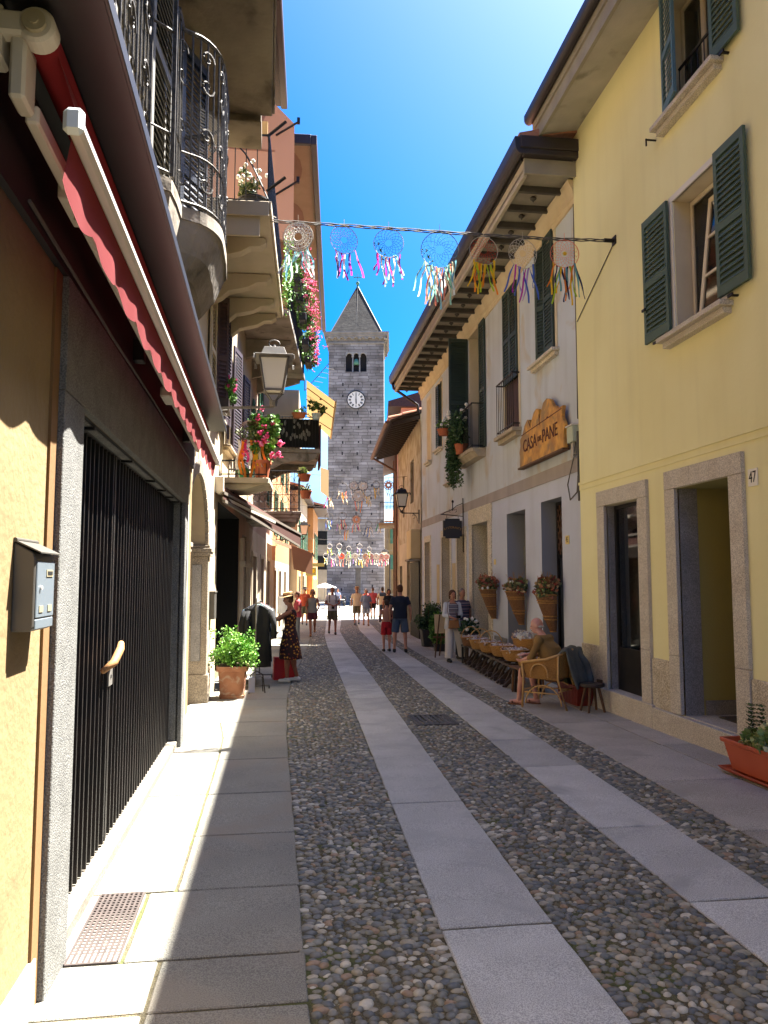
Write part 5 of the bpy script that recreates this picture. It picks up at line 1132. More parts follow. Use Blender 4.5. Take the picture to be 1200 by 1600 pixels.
# ---------------- lanterns ----------------
def lantern(loc, wall_pt, sc, m, label, scroll=True, group='wall lanterns'):
    r = empty('street_lantern', loc, 0, label, 'street lamp', group); s = sc
    def fr(z, w): return [(-w * s, -w * s, z * s), (w * s, -w * s, z * s), (w * s, w * s, z * s), (-w * s, w * s, z * s)]
    b = MB(); zt, zb, wt, wb = .56, .10, .20, .13
    for i in range(4):
        a, c = fr(zb, wb)[i], fr(zt, wt)[i]; b.bar(a, c, .022 * s, .022 * s)
        for z, w in ((zb, wb), (zt, wt)): b.bar(fr(z, w)[i], fr(z, w)[(i + 1) % 4], .024 * s, .03 * s)
        b.bar(fr(zb, wb)[i], (0.0, 0, -.08 * s), .014 * s, .014 * s)
    b.cyl((0, 0, -.12 * s), (0, 0, -.04 * s), .045 * s, .06 * s, 10); b.build('frame', m, r)
    g = MB(); A, B = fr(zb + .01, wb - .006), fr(zt - .01, wt - .006); g.prism(A, B); g.build('glass', 'lamp_glass', r)
    t = MB(); t.prism(fr(.57, .27), fr(.585, .27)); t.prism(fr(.585, .19), fr(.72, .14)); t.cyl((0, 0, .72 * s), (0, 0, .78 * s), .05 * s, .03 * s, 10)
    for i in range(4): c = fr(.57, .27)[i]; t.bar(c, (c[0] * 1.02, c[1] * 1.02, .50 * s), .015 * s, .05 * s)
    t.tube([(.08 * s * math.cos(a), 0, .80 * s + .055 * s * math.sin(a)) for a in [i * math.pi / 6 for i in range(12)]], .012 * s, 5, closed=True); t.build('roof', m, r, bevel=.004)
    w = Vector(wall_pt) - Vector(loc); k = MB(); z = -.13 * s; k.bar((0, 0, z), (w.x, w.y, z), .02, .035); k.box(w.x - .02, w.x + .02, w.y - .03, w.y + .03, z - .35, z + .12)
    d = Vector((w.x, w.y, 0)); L = d.length; d.normalize(); e = Vector((w.x, w.y, 0)) - d * .05
    if scroll: k.tube([(e.x - d.x * .28 * L * (1 - math.cos(t)), e.y, z - .28 + .26 * math.sin(t)) for t in [i * math.pi / 16 for i in range(9)]], .01, 5); k.tube([(e.x - d.x * (.22 * L + .05 * math.cos(t)), e.y, z - .12 + .06 * math.sin(t)) for t in [i * math.pi / 5 for i in range(9)]], .008, 5)
    k.build('bracket', m, r); return r
lantern((-.17, 11.0, 4.28), (-1.16, 11.2, 4.2), 1.0, 'lamp_grey', 'large weathered grey lantern under the left balcony')
lantern((3.95, 25.7, 4.02), (4.55, 25.7, 4.0), .95, 'lamp_black', 'black lantern on a bracket at the corner past the restaurant sign')
lantern((.82, 32, 3.4), (-.35, 32, 3.3), .85, 'lamp_black', 'small lantern on the orange house at the left')
lantern((6.55, 50, 2.9), (6.9, 50, 2.8), .9, 'lamp_black', 'farthest small lantern in front of the bell tower', False)
p = empty('lamp_post', (6.9, 50, gz(50)), 0, 'slim dark post carrying the farthest lantern', 'post'); q = MB(); q.cyl((0, 0, 0), (0, 0, 3.8), .06, .045, 8); q.build('shaft', 'lamp_black', p); q = MB(); q.cyl((0, 0, 0), (0, 0, .3), .11, .08, 8); q.build('base', 'lamp_black', p)

# ---------------- dream catchers ----------------
def catcher(loc, rad, rib, web, ribs, seed, label, group, detail=True, disc=None, rl=.37, ringm='white_cable', extra=None, lace=False):
    rg = random.Random(seed); r = empty('dream_catcher', loc, rg.uniform(-.25, .25), label, 'dream catcher', group)
    b = MB(); N = 28 if detail else 16; b.tube([(rad * math.cos(t), 0, rad * math.sin(t)) for t in [i * 2 * math.pi / N for i in range(N)]], .005 if detail else .014, 5, closed=True)
    b.cyl((0, 0, rad), (0, 0, rad + .1), .003 if detail else .006, n=4); b.build('ring', ringm, r)
    if detail:
        w = MB(); n = 16; levels = [1, .84, .68, .52, .38, .24]
        for k, (u, v) in enumerate(zip(levels, levels[1:])):
            for i in range(n):
                a0 = (i + .5 * (k % 2)) * 2 * math.pi / n; 
                for s_ in (-.5, .5):
                    a1 = a0 + s_ * 2 * math.pi / n; am = (a0 + a1) / 2; m_ = (u + v) / 2 * .97
                    w.tube([(rad * u * math.cos(a0), 0, rad * u * math.sin(a0)), (rad * m_ * math.cos(am), 0, rad * m_ * math.sin(am)), (rad * v * math.cos(a1), 0, rad * v * math.sin(a1))], .0022, 3)
        w.build('web', web, r)
    if lace:
        d = MB(); [d.tube([(rad * a * math.cos(t), 0, rad * a * math.sin(t)) for t in [i * math.pi / 24 for i in range(48)]], .006, 3, closed=True) for a in (.3, .55, .78, .92)]; [d.bar((rad * .3 * math.cos(t), -.004, rad * .3 * math.sin(t)), (rad * .97 * math.cos(t + .08), -.004, rad * .97 * math.sin(t + .08)), .009, .004) for t in [i * math.pi / 14 for i in range(28)]]; d.build('lace', 'flower_white', r)
    if disc:
        d = MB(); k = disc[1]; n = 18
        for i in range(n):
            t0, t1 = i * 2 * math.pi / n, (i + 1) * 2 * math.pi / n; q = k * rad * (1 if i % 2 else .86)
            d.prism([(q * .3 * math.cos(t0), -.006, q * .3 * math.sin(t0)), (q * math.cos(t0), -.006, q * math.sin(t0)), (q * math.cos(t1), -.006, q * math.sin(t1)), (q * .3 * math.cos(t1), -.006, q * .3 * math.sin(t1))], [(q * .3 * math.cos(t0), .006, q * .3 * math.sin(t0)), (q * math.cos(t0), .006, q * math.sin(t0)), (q * math.cos(t1), .006, q * math.sin(t1)), (q * .3 * math.cos(t1), .006, q * .3 * math.sin(t1))])
        d.build('lace', disc[0], r)
    ribs = int(ribs * 1.6) if detail else ribs
    for i in range(ribs):
        c = rib[i % len(rib)]; u = (i + .5) / ribs * 2 - 1; x0 = u * rad * .8 + rg.uniform(-.02, .02); z0 = -math.sqrt(max(.01, rad * rad - x0 * x0)) * .98
        L = rl * rg.uniform(.65, 1.15); ph = rg.uniform(0, 6); wd = (.0125 if detail else .02); sw = rg.uniform(-.12, .12) + x0 * .25; m = 11; rows = []
        for j in range(m):
            t = j / (m - 1); cx = x0 + sw * t * L / .42 + .014 * math.sin(t * 7 + ph); cy = .03 * math.sin(t * 6 + ph); a = .8 * math.sin(t * 5 + ph); rows.append([(cx - wd * math.cos(a), cy - wd * math.sin(a), z0 - L * t), (cx + wd * math.cos(a), cy + wd * math.sin(a), z0 - L * t)])
        q = MB(); q.sheet(rows); q.build('ribbon', 'ribbon_' + c, r, smooth=True)
    if extra: extra(r, rad)
    return r
def fan(r, rad):
    q = MB(); rg = random.Random(3)
    for i in range(16): foliage(q, (-rad * .85 + i * .009, -.01, -rad * .05 - i * .016), (.015, .008, .015), 2, .05, rg, asp=.2)
    q.build('leaf_spray', 'leaf_green', r)
def sunfl(r, rad):
    q = MB()
    for i in range(12): a = i * math.pi / 6; q.add([(.02 * math.cos(a - .3), -.012, .02 * math.sin(a - .3)), (.05 * math.cos(a), -.012, .05 * math.sin(a)), (.02 * math.cos(a + .3), -.012, .02 * math.sin(a + .3))], [(0, 1, 2)])
    q.ell((0, -.012, 0), (.02, .008, .02)); q.build('sunflower', 'ribbon_yellow', r)
G1 = 'dream catchers hung on the near cable'
catcher((.14, 9.88, 6.20), .20, ['lightblue', 'white', 'mint', 'white'], 'flower_white', 9, 1, 'white lace dream catcher with pale blue ribbons, leftmost on the near cable', G1, lace=True)
catcher((.75, 9.88, 6.19), .19, ['pink', 'white', 'blue', 'magenta'], 'ribbon_lilac', 6, 2, 'pale lilac star dream catcher with pink and blue ribbons, second on the near cable', G1, ringm='white_cable')
catcher((1.35, 9.88, 6.18), .20, ['magenta', 'pink', 'white', 'lightblue', 'white'], 'ribbon_blue', 7, 3, 'blue webbed dream catcher with pink fringe and pine leaves, third on the near cable', G1, ringm='white_cable', extra=fan)
catcher((2.05, 9.88, 6.13), .255, ['mint', 'cream', 'white', 'lightblue', 'salmon'], 'ribbon_teal', 15, 4, 'largest dream catcher, teal web with a green leaf spray', G1, rl=.5, ringm='lamp_grey', extra=fan)
catcher((2.66, 9.88, 6.15), .20, ['yellow', 'lime', 'orange', 'yellow'], 'ribbon_red', 11, 5, 'dream catcher with red rosette web and yellow and lime ribbons', G1, ringm='white_cable', rl=.38)
catcher((3.21, 9.88, 6.14), .21, ['blue', 'magenta', 'lilac', 'blue'], 'flower_white', 6, 6, 'cream web dream catcher with blue and purple ribbons', G1, rl=.45)
catcher((3.81, 9.88, 6.17), .20, ['yellow', 'orange', 'navy', 'teal', 'navy', 'lime'], 'ribbon_salmon', 10, 7, 'pink dream catcher with a sunflower centre, rightmost on the near cable', G1, rl=.48, ringm='ribbon_salmon', extra=sunfl)
def cable(name, pts, r, label, strands=1, m='cable'):
    t = MB()
    for s_ in range(strands):
        P = []; n = 40
        for i in range(n + 1):
            u = i / n * (len(pts) - 1); k = min(int(u), len(pts) - 2); p = Vector(pts[k]).lerp(Vector(pts[k + 1]), u - k)
            o = s_ * 2.1; P.append((p.x, p.y + .018 * math.cos(i * .9 + o) * (strands > 1), p.z + .018 * math.sin(i * .9 + o) * (strands > 1)))
        t.tube(P, r, 5)
    return tag(t.build(name, m, smooth=True), label, 'cable')
cable('support_cable', [(-.95, 10.1, 6.50), (-.08, 10, 6.45), (1.22, 9.95, 6.42), (2.64, 9.93, 6.395), (3.6, 9.92, 6.39), (4.54, 9.9, 6.41)], .008, 'twisted cable spanning the street that carries the near dream catchers', 3)
cable('support_cable', [(4.54, 9.9, 6.38), (4.54, 10.6, 6.05), (4.54, 11.3, 5.72)], .008, 'thin stay cable sloping down the yellow wall from the near cable')
cable('support_cable', [(-.95, 9.75, 6.48), (-.5, 9.75, 6.52), (-.15, 9.9, 6.45)], .006, 'loose pale wire looped in front of the bracketed balcony', m='white_cable')
mb = MB(); mb.cyl((4.55, 9.9, 6.41), (4.40, 9.9, 6.41), .03, n=8); mb.box(4.535, 4.55, 9.84, 9.96, 6.35, 6.47); tag(mb.build('cable_anchor', 'black_iron'), 'small iron anchor holding the cable on the yellow wall', 'anchor')
G2 = 'small dream catchers further down the street'
rows = [(30, 5.6, [(2.26, 5.24, .23, ['cream', 'orange', 'salmon', 'mint'], 'ring with orange and cream ribbons'), (2.71, 5.32, .22, ['white'], 'white round lace'), (3.07, 5.33, .22, ['white'], 'second white round lace'), (2.90, 4.92, .30, ['salmon', 'orange'], 'large white lace above salmon ribbons'), (3.26, 5.05, .17, ['yellow', 'cream', 'lime'], 'slim yellow ribbons'), (3.6, 5.37, .17, ['yellow', 'yellow', 'orange'], 'pink ring with yellow ribbons'), (4.09, 5.37, .22, ['white', 'white'], 'red disc with long white ribbons'), (1.76, 4.95, .15, ['pink', 'cream', 'lilac'], 'pink and cream ribbons by the eave')]),
        (36, 4.9, [(2.72, 4.60, .22, ['red', 'salmon'], 'red ring'), (2.55, 4.34, .16, ['lilac', 'white'], 'small oval ring'), (3.38, 4.44, .26, ['salmon', 'pink', 'salmon'], 'salmon disc with long ribbons'), (2.93, 4.05, .15, ['orange', 'yellow', 'cream'], 'orange and yellow fringe'), (3.96, 4.22, .18, ['navy', 'blue', 'white', 'navy'], 'navy and white ribbons'), (4.48, 4.35, .14, ['green', 'white', 'red'], 'green white and red ribbons'), (2.09, 4.55, .22, ['blue', 'lightblue', 'blue', 'navy'], 'bright blue ribbons')]),
        (44, 3.8, [(2.6, 3.5, .16, ['yellow', 'lime'], 'yellow lime fringe'), (3.15, 3.5, .18, ['lightblue', 'mint'], 'pale blue fringe'), (3.7, 3.35, .18, ['lime', 'green'], 'green tufts'), (4.32, 3.5, .18, ['lilac', 'blue'], 'lilac tufts'), (4.88, 3.35, .16, ['lime', 'cream'], 'lime and cream tufts')]),
        (44.6, 3.15, [(2.42, 2.98, .18, ['yellow', 'mint', 'lime'], 'yellow and mint ribbons'), (2.85, 2.95, .2, ['pink', 'lilac', 'pink'], 'long pink ribbons'), (3.33, 2.95, .24, ['salmon'], 'coral disc'), (3.74, 2.92, .24, ['cream', 'white'], 'cream disc'), (4.1, 2.95, .2, ['lilac', 'cream'], 'lilac cream disc'), (4.44, 2.92, .2, ['yellow', 'yellow', 'lime'], 'bright yellow ribbons'), (4.73, 2.95, .22, ['cream', 'salmon'], 'peach disc'), (5.03, 2.95, .22, ['salmon', 'pink'], 'rose disc'), (5.36, 2.93, .22, ['cream', 'white'], 'white disc'), (5.66, 2.95, .2, ['salmon', 'red'], 'red disc'), (5.96, 2.93, .2, ['pink', 'white'], 'pink and white disc at the end')])]
sd = 50
for ri, (y, zc, L) in enumerate(rows):
    nm = ('first', 'second', 'third', 'lowest')[ri]
    for x, z, rad, rib, lb in L:
        sd += 1; solid = 'disc' in lb or 'lace' in lb; dm = {'coral': 'ribbon_salmon', 'red': 'pale_rose', 'rose': 'pale_rose', 'salmo': 'pale_peach', 'peach': 'pale_peach', 'pink': 'pale_rose'}.get(next((k for k in ('coral', 'red', 'rose', 'salmo', 'peach', 'pink') if lb.startswith(k)), ''), 'flower_white')
        catcher((x, y, z), rad * .85, [c for q_ in rib for c in (q_, 'cream')][:5], 'flower_white', max(2, len(rib)) + 1, sd, 'small distant dream catcher, %s, on the %s far line' % (lb, nm), G2, False, (dm, .9) if solid else None, .42, ringm='lamp_grey' if ri < 2 else 'flower_white')
    cable('support_cable', [(L[0][0] - 2.8, y, zc + .25), ((L[0][0] + 4.5) / 2, y, zc), (5.6 if y < 40 else 7.2, y, zc + .2)], .008, 'thin cable of the %s far line of dream catchers' % nm)

# ---------------- plants and pots ----------------
def pot(name, loc, prof, m, label, cat, fol=None, sq=0, n=24, sx=1, sy=1, group=None, soil=.9, parts=()):
    r = empty(name, loc, 0, label, cat, group); b = MB(); b.lathe(prof, n=n, sq=sq, sx=sx, sy=sy)
    b.build('pot', m, r, smooth='auto'); zt = prof[-1][1]; s_ = MB(); s_.lathe([(prof[-1][0] * soil, zt - .001), (prof[-1][0] * soil, zt + .008)], n=n, sq=sq, sx=sx, sy=sy); s_.build('soil', 'soil', r)
    return r
# square terracotta pot with bright green bush
r = pot('potted_bush', (-.78, 12.52, gz(12.5)), [(.19, 0), (.20, .05), (.185, .055), (.215, .42), (.245, .425), (.25, .50)], 'terracotta_old', 'bright green feathery bush in a tall square terracotta pot by the arch', 'potted plant', sq=8, n=32)
b = MB(); rg = random.Random(5); clumps(b, (0, 0, .74), (.36, .34, .25), 26, 150, .042, rg, shell=.2); foliage(b, (.12, -.05, .58), (.3, .25, .2), 700, .04, rg); [foliage(b, (.34 * math.cos(a), .3 * math.sin(a), .78 + .22 * math.sin(a * 3)), (.07, .07, .10), 40, .04, rg) for a in [i * .7 for i in range(9)]]; [foliage(b, (rg.uniform(-.2, .2), rg.uniform(-.15, .15), 1.0), (.05, .05, .12), 30, .04, rg) for _ in range(5)]; b.build('foliage', 'leaf_bright', r)
b = MB(); [b.tube([(0, 0, .45), (.1 * math.cos(a), .1 * math.sin(a), .7), (.22 * math.cos(a), .2 * math.sin(a), .9)], .006, 4) for a in [i * .9 for i in range(7)]]; b.build('stems', 'old_wood', r)
# black planters and shrubs on the right
def shrub(loc, w, h, label, seed, m='leaf_dark', box=True, ln=.07):
    r = empty('planter_shrub', loc, 0, label, 'potted plant', 'shrubs in dark planters'); ph = .5 if box else .2
    b = MB(); rr = w * .5; b.lathe([(rr * .8, 0), (rr, ph - .03), (rr * 1.05, ph - .03), (rr * 1.05, ph)], sq=10, n=32); b.build('planter', 'planter_black', r, smooth='auto')
    f = MB(); rg = random.Random(seed); clumps(f, (0, 0, ph + h * .42), (w * .85, w * .8, h * .5), 22, 120, ln, rg, shell=.2); foliage(f, (0, 0, ph + h * .2), (w * .6, w * .6, h * .3), 900, ln, rg); f.build('foliage', m, r)
    st = MB(); [st.tube([(0, 0, ph - .1), (.1 * math.cos(a), .1 * math.sin(a), ph + h * .3), (w * .4 * math.cos(a), w * .4 * math.sin(a), ph + h * .7)], .008, 4) for a in [i * 1.1 for i in range(6)]]; st.build('stems', 'old_wood', r); return r
shrub((4.30, 22.6, gz(22.6)), .52, .85, 'leafy green shrub in a black square planter behind the navy shirt man', 31)
shrub((4.28, 20.9, gz(21)), .36, .95, 'dark climbing shrub in a low planter behind the easel', 32, 'leaf_green', False)
# terracotta trough front right
r = empty('planter_trough', (4.20, 6.35, gz(6.4) + .01), R(2), 'orange plastic trough with variegated shrub, bottom right by the doorway', 'planter')
b = MB(); P = lambda w, l, z: [(-w, -l, z), (w, -l, z), (w, l, z), (-w, l, z)]
b.loft([P(.085, .40, .035), P(.12, .47, .27), P(.14, .49, .27), P(.145, .495, .31), P(.125, .475, .312), P(.11, .46, .25)]); b.build('trough', 'terracotta_plastic', r, bevel=.006)
b = MB(); b.loft([P(.13, .50, .012), P(.155, .525, .045), P(.145, .515, .045), P(.125, .495, .022)]); b.build('saucer', 'terracotta_plastic', r, bevel=.004)
b = MB(); b.box(-.108, .108, -.455, .455, .2, .262); b.build('soil', 'soil', r)
rg = random.Random(8); b = MB(); clumps(b, (0, .02, .40), (.16, .2, .14), 14, 70, .055, rg, asp=.6, shell=.3); b.build('variegated_foliage', 'leaf_variegated', r)
b = MB()
for k in range(7):
    x, y = rg.uniform(-.06, .06), .14 + rg.uniform(-.1, .12)
    for j in range(9):
        for a in range(5): t = a * 1.26 + j * .6; z = .36 + j * .035; p = Vector((x, y, z)); d = Vector((math.cos(t), math.sin(t), .35)) * (.055 - j * .002); s_ = Vector((-math.sin(t), math.cos(t), 0)) * .012; b.add([p, p + d * .5 + s_, p + d, p + d * .5 - s_], [(0, 1, 2, 3)])
b.build('upright_foliage', 'leaf_dark', r)
b = MB(); clumps(b, (0, -.3, .38), (.13, .12, .1), 6, 60, .05, rg, asp=.6); b.build('trailing_foliage', 'leaf_variegated', r)
# ivy balcony plants
r = empty('hanging_ivy', (4.2, 18.2, 4.7), 0, 'dark ivy spilling from the small balcony with white flowers on top', 'plant')
b = MB(); rg = random.Random(9); clumps(b, (0.02, .25, .75), (.22, .8, .35), 14, 90, .075, rg, droop=.25); clumps(b, (.0, .45, -.15), (.18, .45, .45), 14, 90, .07, rg, droop=.3); foliage(b, (-.02, .35, .3), (.2, .35, .6), 900, .07, rg, droop=.3); b.build('foliage', 'leaf_dark', r)
b = MB(); [b.ell((.0 + rg.uniform(-.25, .2), rg.uniform(-.5, 1.0), rg.uniform(.85, 1.2)), (.045, .045, .04), 7, 5) for _ in range(14)]; b.build('blossoms', 'flower_white', r)
b = MB(); [b.tube([(0, .4 + i * .05, 0), (-.04, .5 + i * .05, -.3), (rg.uniform(-.1, .1), .6 + i * .06, -.7)], .005, 4) for i in range(5)]; b.build('stems', 'old_wood', r)
def bowl(name, loc, label, m='terracotta', r0=.12, r1=.18, h=.16, leaf='leaf_green', lr=(.2, .2, .14), n=300, fl=None, group='balcony pots', ln=.05, cat='potted plant', seed=0, sy=1):
    r = pot(name, loc, [(r0, 0), (r1, h - .02), (r1 * 1.08, h - .02), (r1 * 1.08, h)], m, label, cat, group=group, sy=sy)
    rg = random.Random(seed + 77); b = MB(); clumps(b, (0, 0, h + lr[2] * .7), lr, 7, n // 7, ln, rg, shell=.2); b.build('foliage', leaf, r)
    if fl: f = MB(); [f.ell((rg.uniform(-lr[0], lr[0]), rg.uniform(-lr[1], lr[1]) * sy, h + lr[2] * rg.uniform(.5, 1.7)), (fl[1],) * 3, 7, 5) for _ in range(fl[2])]; f.build('blossoms', fl[0], r)
    return r
bowl('hanging_pot', (4.0, 18.9, 5.30), 'red bowl of white flowers hanging at the ivy balcony corner', r1=.17, fl=('flower_white', .04, 9), seed=1)
bowl('hanging_pot', (4.28, 18.2, 4.71), 'dark red pot standing inside the ivy balcony railing', r0=.13, r1=.16, h=.25, leaf='leaf_dark', seed=2)
# left balcony with geraniums, watering can
def flower_shelf():
    r = empty('window_balcony', (-1.08, 14.2, 3.36), A2, 'small stone balcony holding a terracotta pot and watering can', 'balcony')
    b = MB(); b.prism([(0, -.6, 0), (.80, -.6, 0), (.84, -.5, .0), (.84, .6, .0), (0, .6, 0)], [(0, -.6, .10), (.80, -.6, .10), (.84, -.5, .10), (.84, .6, .10), (0, .6, .10)]); b.prism([(0, -.5, -.12), (.4, -.5, -.1), (.4, .5, -.1), (0, .5, -.12)], [(0, -.5, -.001), (.75, -.5, -.001), (.75, .5, -.001), (0, .5, -.001)]); b.build('slab', 'stone_sill', r, fixn=True, bevel=.01)
    railing(r, [(0, -.55, 0), (.78, -.55, 0), (.78, .55, 0), (0, .55, 0)], .10, .30, sp=.12)
    x = empty('geranium_pot', (-.40, 13.75, 3.46), 0, 'pink geraniums in a terracotta pot on the small stone balcony', 'potted plant', 'balcony pots')
    b = MB(); b.lathe([(.11, 0), (.15, .26), (.17, .26), (.17, .32)], n=20); b.build('pot', 'terracotta', x, smooth='auto')
    rg = random.Random(11); f = MB(); clumps(f, (.03, 0, .72), (.26, .2, .4), 22, 70, .075, rg, asp=.7, shell=.2); f.build('foliage', 'leaf_green', x)
    f = MB()
    for c in [(-.10, -.15, 1.05), (.02, -.18, .90), (-.03, -.2, .78), (.18, -.1, 1.0), (.05, -.15, .68), (.33, -.1, .62), (.3, -.1, .42), (-.3, -.15, .45), (.0, -.1, 1.25), (.16, -.12, .40), (.08, -.2, .72), (-.02, -.2, .62)]:
        for _ in range(16): f.ell((c[0] + rg.gauss(0, .028), c[1] + rg.gauss(0, .028), c[2] + rg.gauss(0, .028)), (.022, .022, .018), 6, 4)
    f.build('blossoms', 'flower_pink', x)
    x = empty('watering_can', (-.72, 13.75, 3.46), 0, 'green plastic watering can on the small stone balcony', 'watering can'); b = MB(); b.lathe([(.085, 0), (.10, .14), (.07, .19), (.05, .19)], n=16); b.build('body', 'green_plastic', x, smooth='auto'); b = MB(); b.tube([(.08, 0, .05), (.17, 0, .15), (.20, 0, .22)], .015, 6); b.build('spout', 'green_plastic', x); b = MB(); b.tube([(-.08, 0, .05), (-.14, 0, .12), (-.10, 0, .24), (0, 0, .26), (.05, 0, .19)], .01, 6); b.build('handle', 'green_plastic', x)
    x = empty('ribbon_garland', (-.62, 13.6, 4.15), 0, 'orange and yellow ribbons hanging from a dried wreath above the small balcony', 'garland')
    b = MB(); [b.tube([(.2 * math.cos(t + k) * (1 - .1 * k), .02 * k, .12 + .2 * math.sin(t + k) * (1 - .08 * k)) for t in [i * math.pi / 7 for i in range(14)]], .006, 4, closed=True) for k in range(6)]; b.build('wreath', 'rust_iron', x)
    b = MB(); foliage(b, (0, 0, .1), (.25, .05, .12), 120, .06, rg); b.build('leaves', 'leaf_olive', x)
    for i, c in enumerate(['white', 'orange', 'orange', 'pink', 'white', 'orange', 'yellow', 'yellow', 'cream', 'orange']):
        xx = -.22 + i * .05; L = rg.uniform(.4, .75); q = MB(); q.sheet([[(xx + .03 * math.sin(t * 6 + i), .02 * math.sin(t * 9 + i), -.02 - L * t), (xx + .045 + .03 * math.sin(t * 6 + i), .03, -.02 - L * t)] for t in [k / 8 for k in range(9)]]); q.build('ribbon', 'ribbon_' + c, x, smooth=True)
flower_shelf()
r = empty('window_geranium', (-.98, 12.6, 4.55), 0, 'pink flowers in a hidden box on the first dark shuttered window left', 'potted plant', 'balcony pots'); rg = random.Random(14)
b = MB(); b.box(-.1, .08, -.3, .3, -.15, .02); b.build('box', 'dark_wood', r); f = MB(); clumps(f, (.05, 0, .18), (.14, .28, .25), 9, 50, .06, rg); f.build('foliage', 'leaf_green', r); f = MB(); [f.ell((.1 + rg.gauss(0, .05), rg.gauss(0, .12), .3 + rg.gauss(0, .08)), (.03,) * 3, 6, 4) for _ in range(22)]; f.build('blossoms', 'ribbon_pink', r)
# potted vine inside the upper bracketed balcony
bowl('balcony_plant', (-.45, 10.05, 6.53), 'white flowered plant behind the railing of the upper bracketed balcony', m='planter_black', r0=.16, r1=.2, h=.2, leaf='leaf_olive', lr=(.22, .2, .3), n=420, fl=('flower_white', .03, 16), seed=4)
b = MB(); b.sheet([[(-1.15, 11.2, 6.55), (-.2, 11.2, 6.55)], [(-1.15, 11.2, 8.1), (-.2, 11.2, 8.1)]]); b.box(-1.15, -.2, 11.19, 11.195, 8.1, 8.13); tag(b.build('fabric_screen', 'peach_cloth'), 'peach fabric screen hanging inside the bracketed balcony', 'blind')
r = empty('trailing_vine', (.02, 12.4, 6.5), 0, 'light green vine trailing down the balcony edge behind the first dream catcher', 'plant'); b = MB(); rg = random.Random(12); foliage(b, (0, 0, .4), (.08, 1.1, .5), 500, .05, rg, droop=.4); b.build('foliage', 'leaf_bright', r)

# flower boxes balcony (third from near, left)
def flower_balcony():
    r = empty('flower_balcony', (.0, 0, 0), 0, 'high balcony on the left with pink flower boxes along its railing', 'balcony')
    b = MB(); b.prism([(-1.0, 16.4, 7.4), (.06, 16.4, 7.4), (.55, 22, 7.4), (-.85, 22, 7.4)], [(-1.0, 16.4, 7.52), (.06, 16.4, 7.52), (.55, 22, 7.52), (-.85, 22, 7.52)]); b.prism([(-1.0, 16.3, 7.12), (-.2, 16.3, 7.3), (-.2, 16.5, 7.3), (-1, 16.5, 7.12)], [(-1.0, 16.3, 7.39), (-.05, 16.3, 7.39), (-.05, 16.5, 7.39), (-1, 16.5, 7.39)])
    for y in (18.2, 20.1, 21.8): x = -.05 + (y - 16.4) * .085; b.prism([(-1, y, 6.9), (x - .3, y, 7.2), (x, y, 7.3), (x, y, 7.39), (-1, y, 7.39)], [(-1, y + .15, 6.9), (x - .3, y + .15, 7.2), (x, y + .15, 7.3), (x, y + .15, 7.39), (-1, y + .15, 7.39)])
    b.build('slab', 'concrete_dark', r, fixn=True); railing(r, [(-1, 16.45, 0), (.03, 16.45, 0), (.52, 21.95, 0), (-.85, 21.95, 0)], 7.52, 1.0, sp=.13)
    rg = random.Random(21)
    for i, (y, z, k) in enumerate([(16.9, 8.35, 1), (18.0, 8.3, 1.25), (19.0, 8.2, 1.2), (20.1, 7.9, 1.2), (21.2, 7.75, 1.15)]):
        x = .03 + (y - 16.4) * .09 + .16; q = empty('flower_box', (x, y, z), R(-5), 'flower box %s on the high balcony railing' % ('nearest of the five with trailing pink blossoms', 'second nearest with the fullest pink blossoms', 'middle one with pink and coral blossoms', 'second farthest with mauve pink blossoms', 'farthest one with drooping pink blossoms')[i], 'flower box', 'flower boxes on the high balcony')
        b = MB(); b.box(-.09, .09, -.35, .35, -.12, .06); b.build('box', 'planter_black', q, bevel=.01)
        f = MB(); clumps(f, (.03, 0, .2), (.2 * k, .42, .28), 14, 80, .065, rg, droop=.15); f.build('foliage', 'leaf_green', q)
        f = MB()
        for _ in range(70):
            c = (.1 + abs(rg.gauss(0, .12)) * k, rg.gauss(0, .25), .22 + rg.gauss(0, .2)); [f.ell((c[0] + rg.gauss(0, .02), c[1] + rg.gauss(0, .02), c[2] + rg.gauss(0, .02)), (.018, .018, .016), 5, 4) for _ in range(3)]
        f.build('blossoms', 'flower_pink', q)
flower_balcony()
r = empty('tv_antenna', (1.0, 24, 8.2), 0, 'thin tv antenna sticking out against the sky beyond the flower balcony', 'antenna'); b = MB(); b.cyl((-.4, 0, -.6), (.35, 0, .3), .012, n=5); [b.cyl((-.25 + i * .12, 0, -.42 + i * .145), (-.25 + i * .12 + .3, 0, -.42 + i * .145 - .05), .008, n=4) for i in range(5)]; b.build('rods', 'cable', r); b = MB(); b.cyl((-.4, 0, -.6), (-.4, 0, -.2), .015, n=6); b.build('mount', 'cable', r)
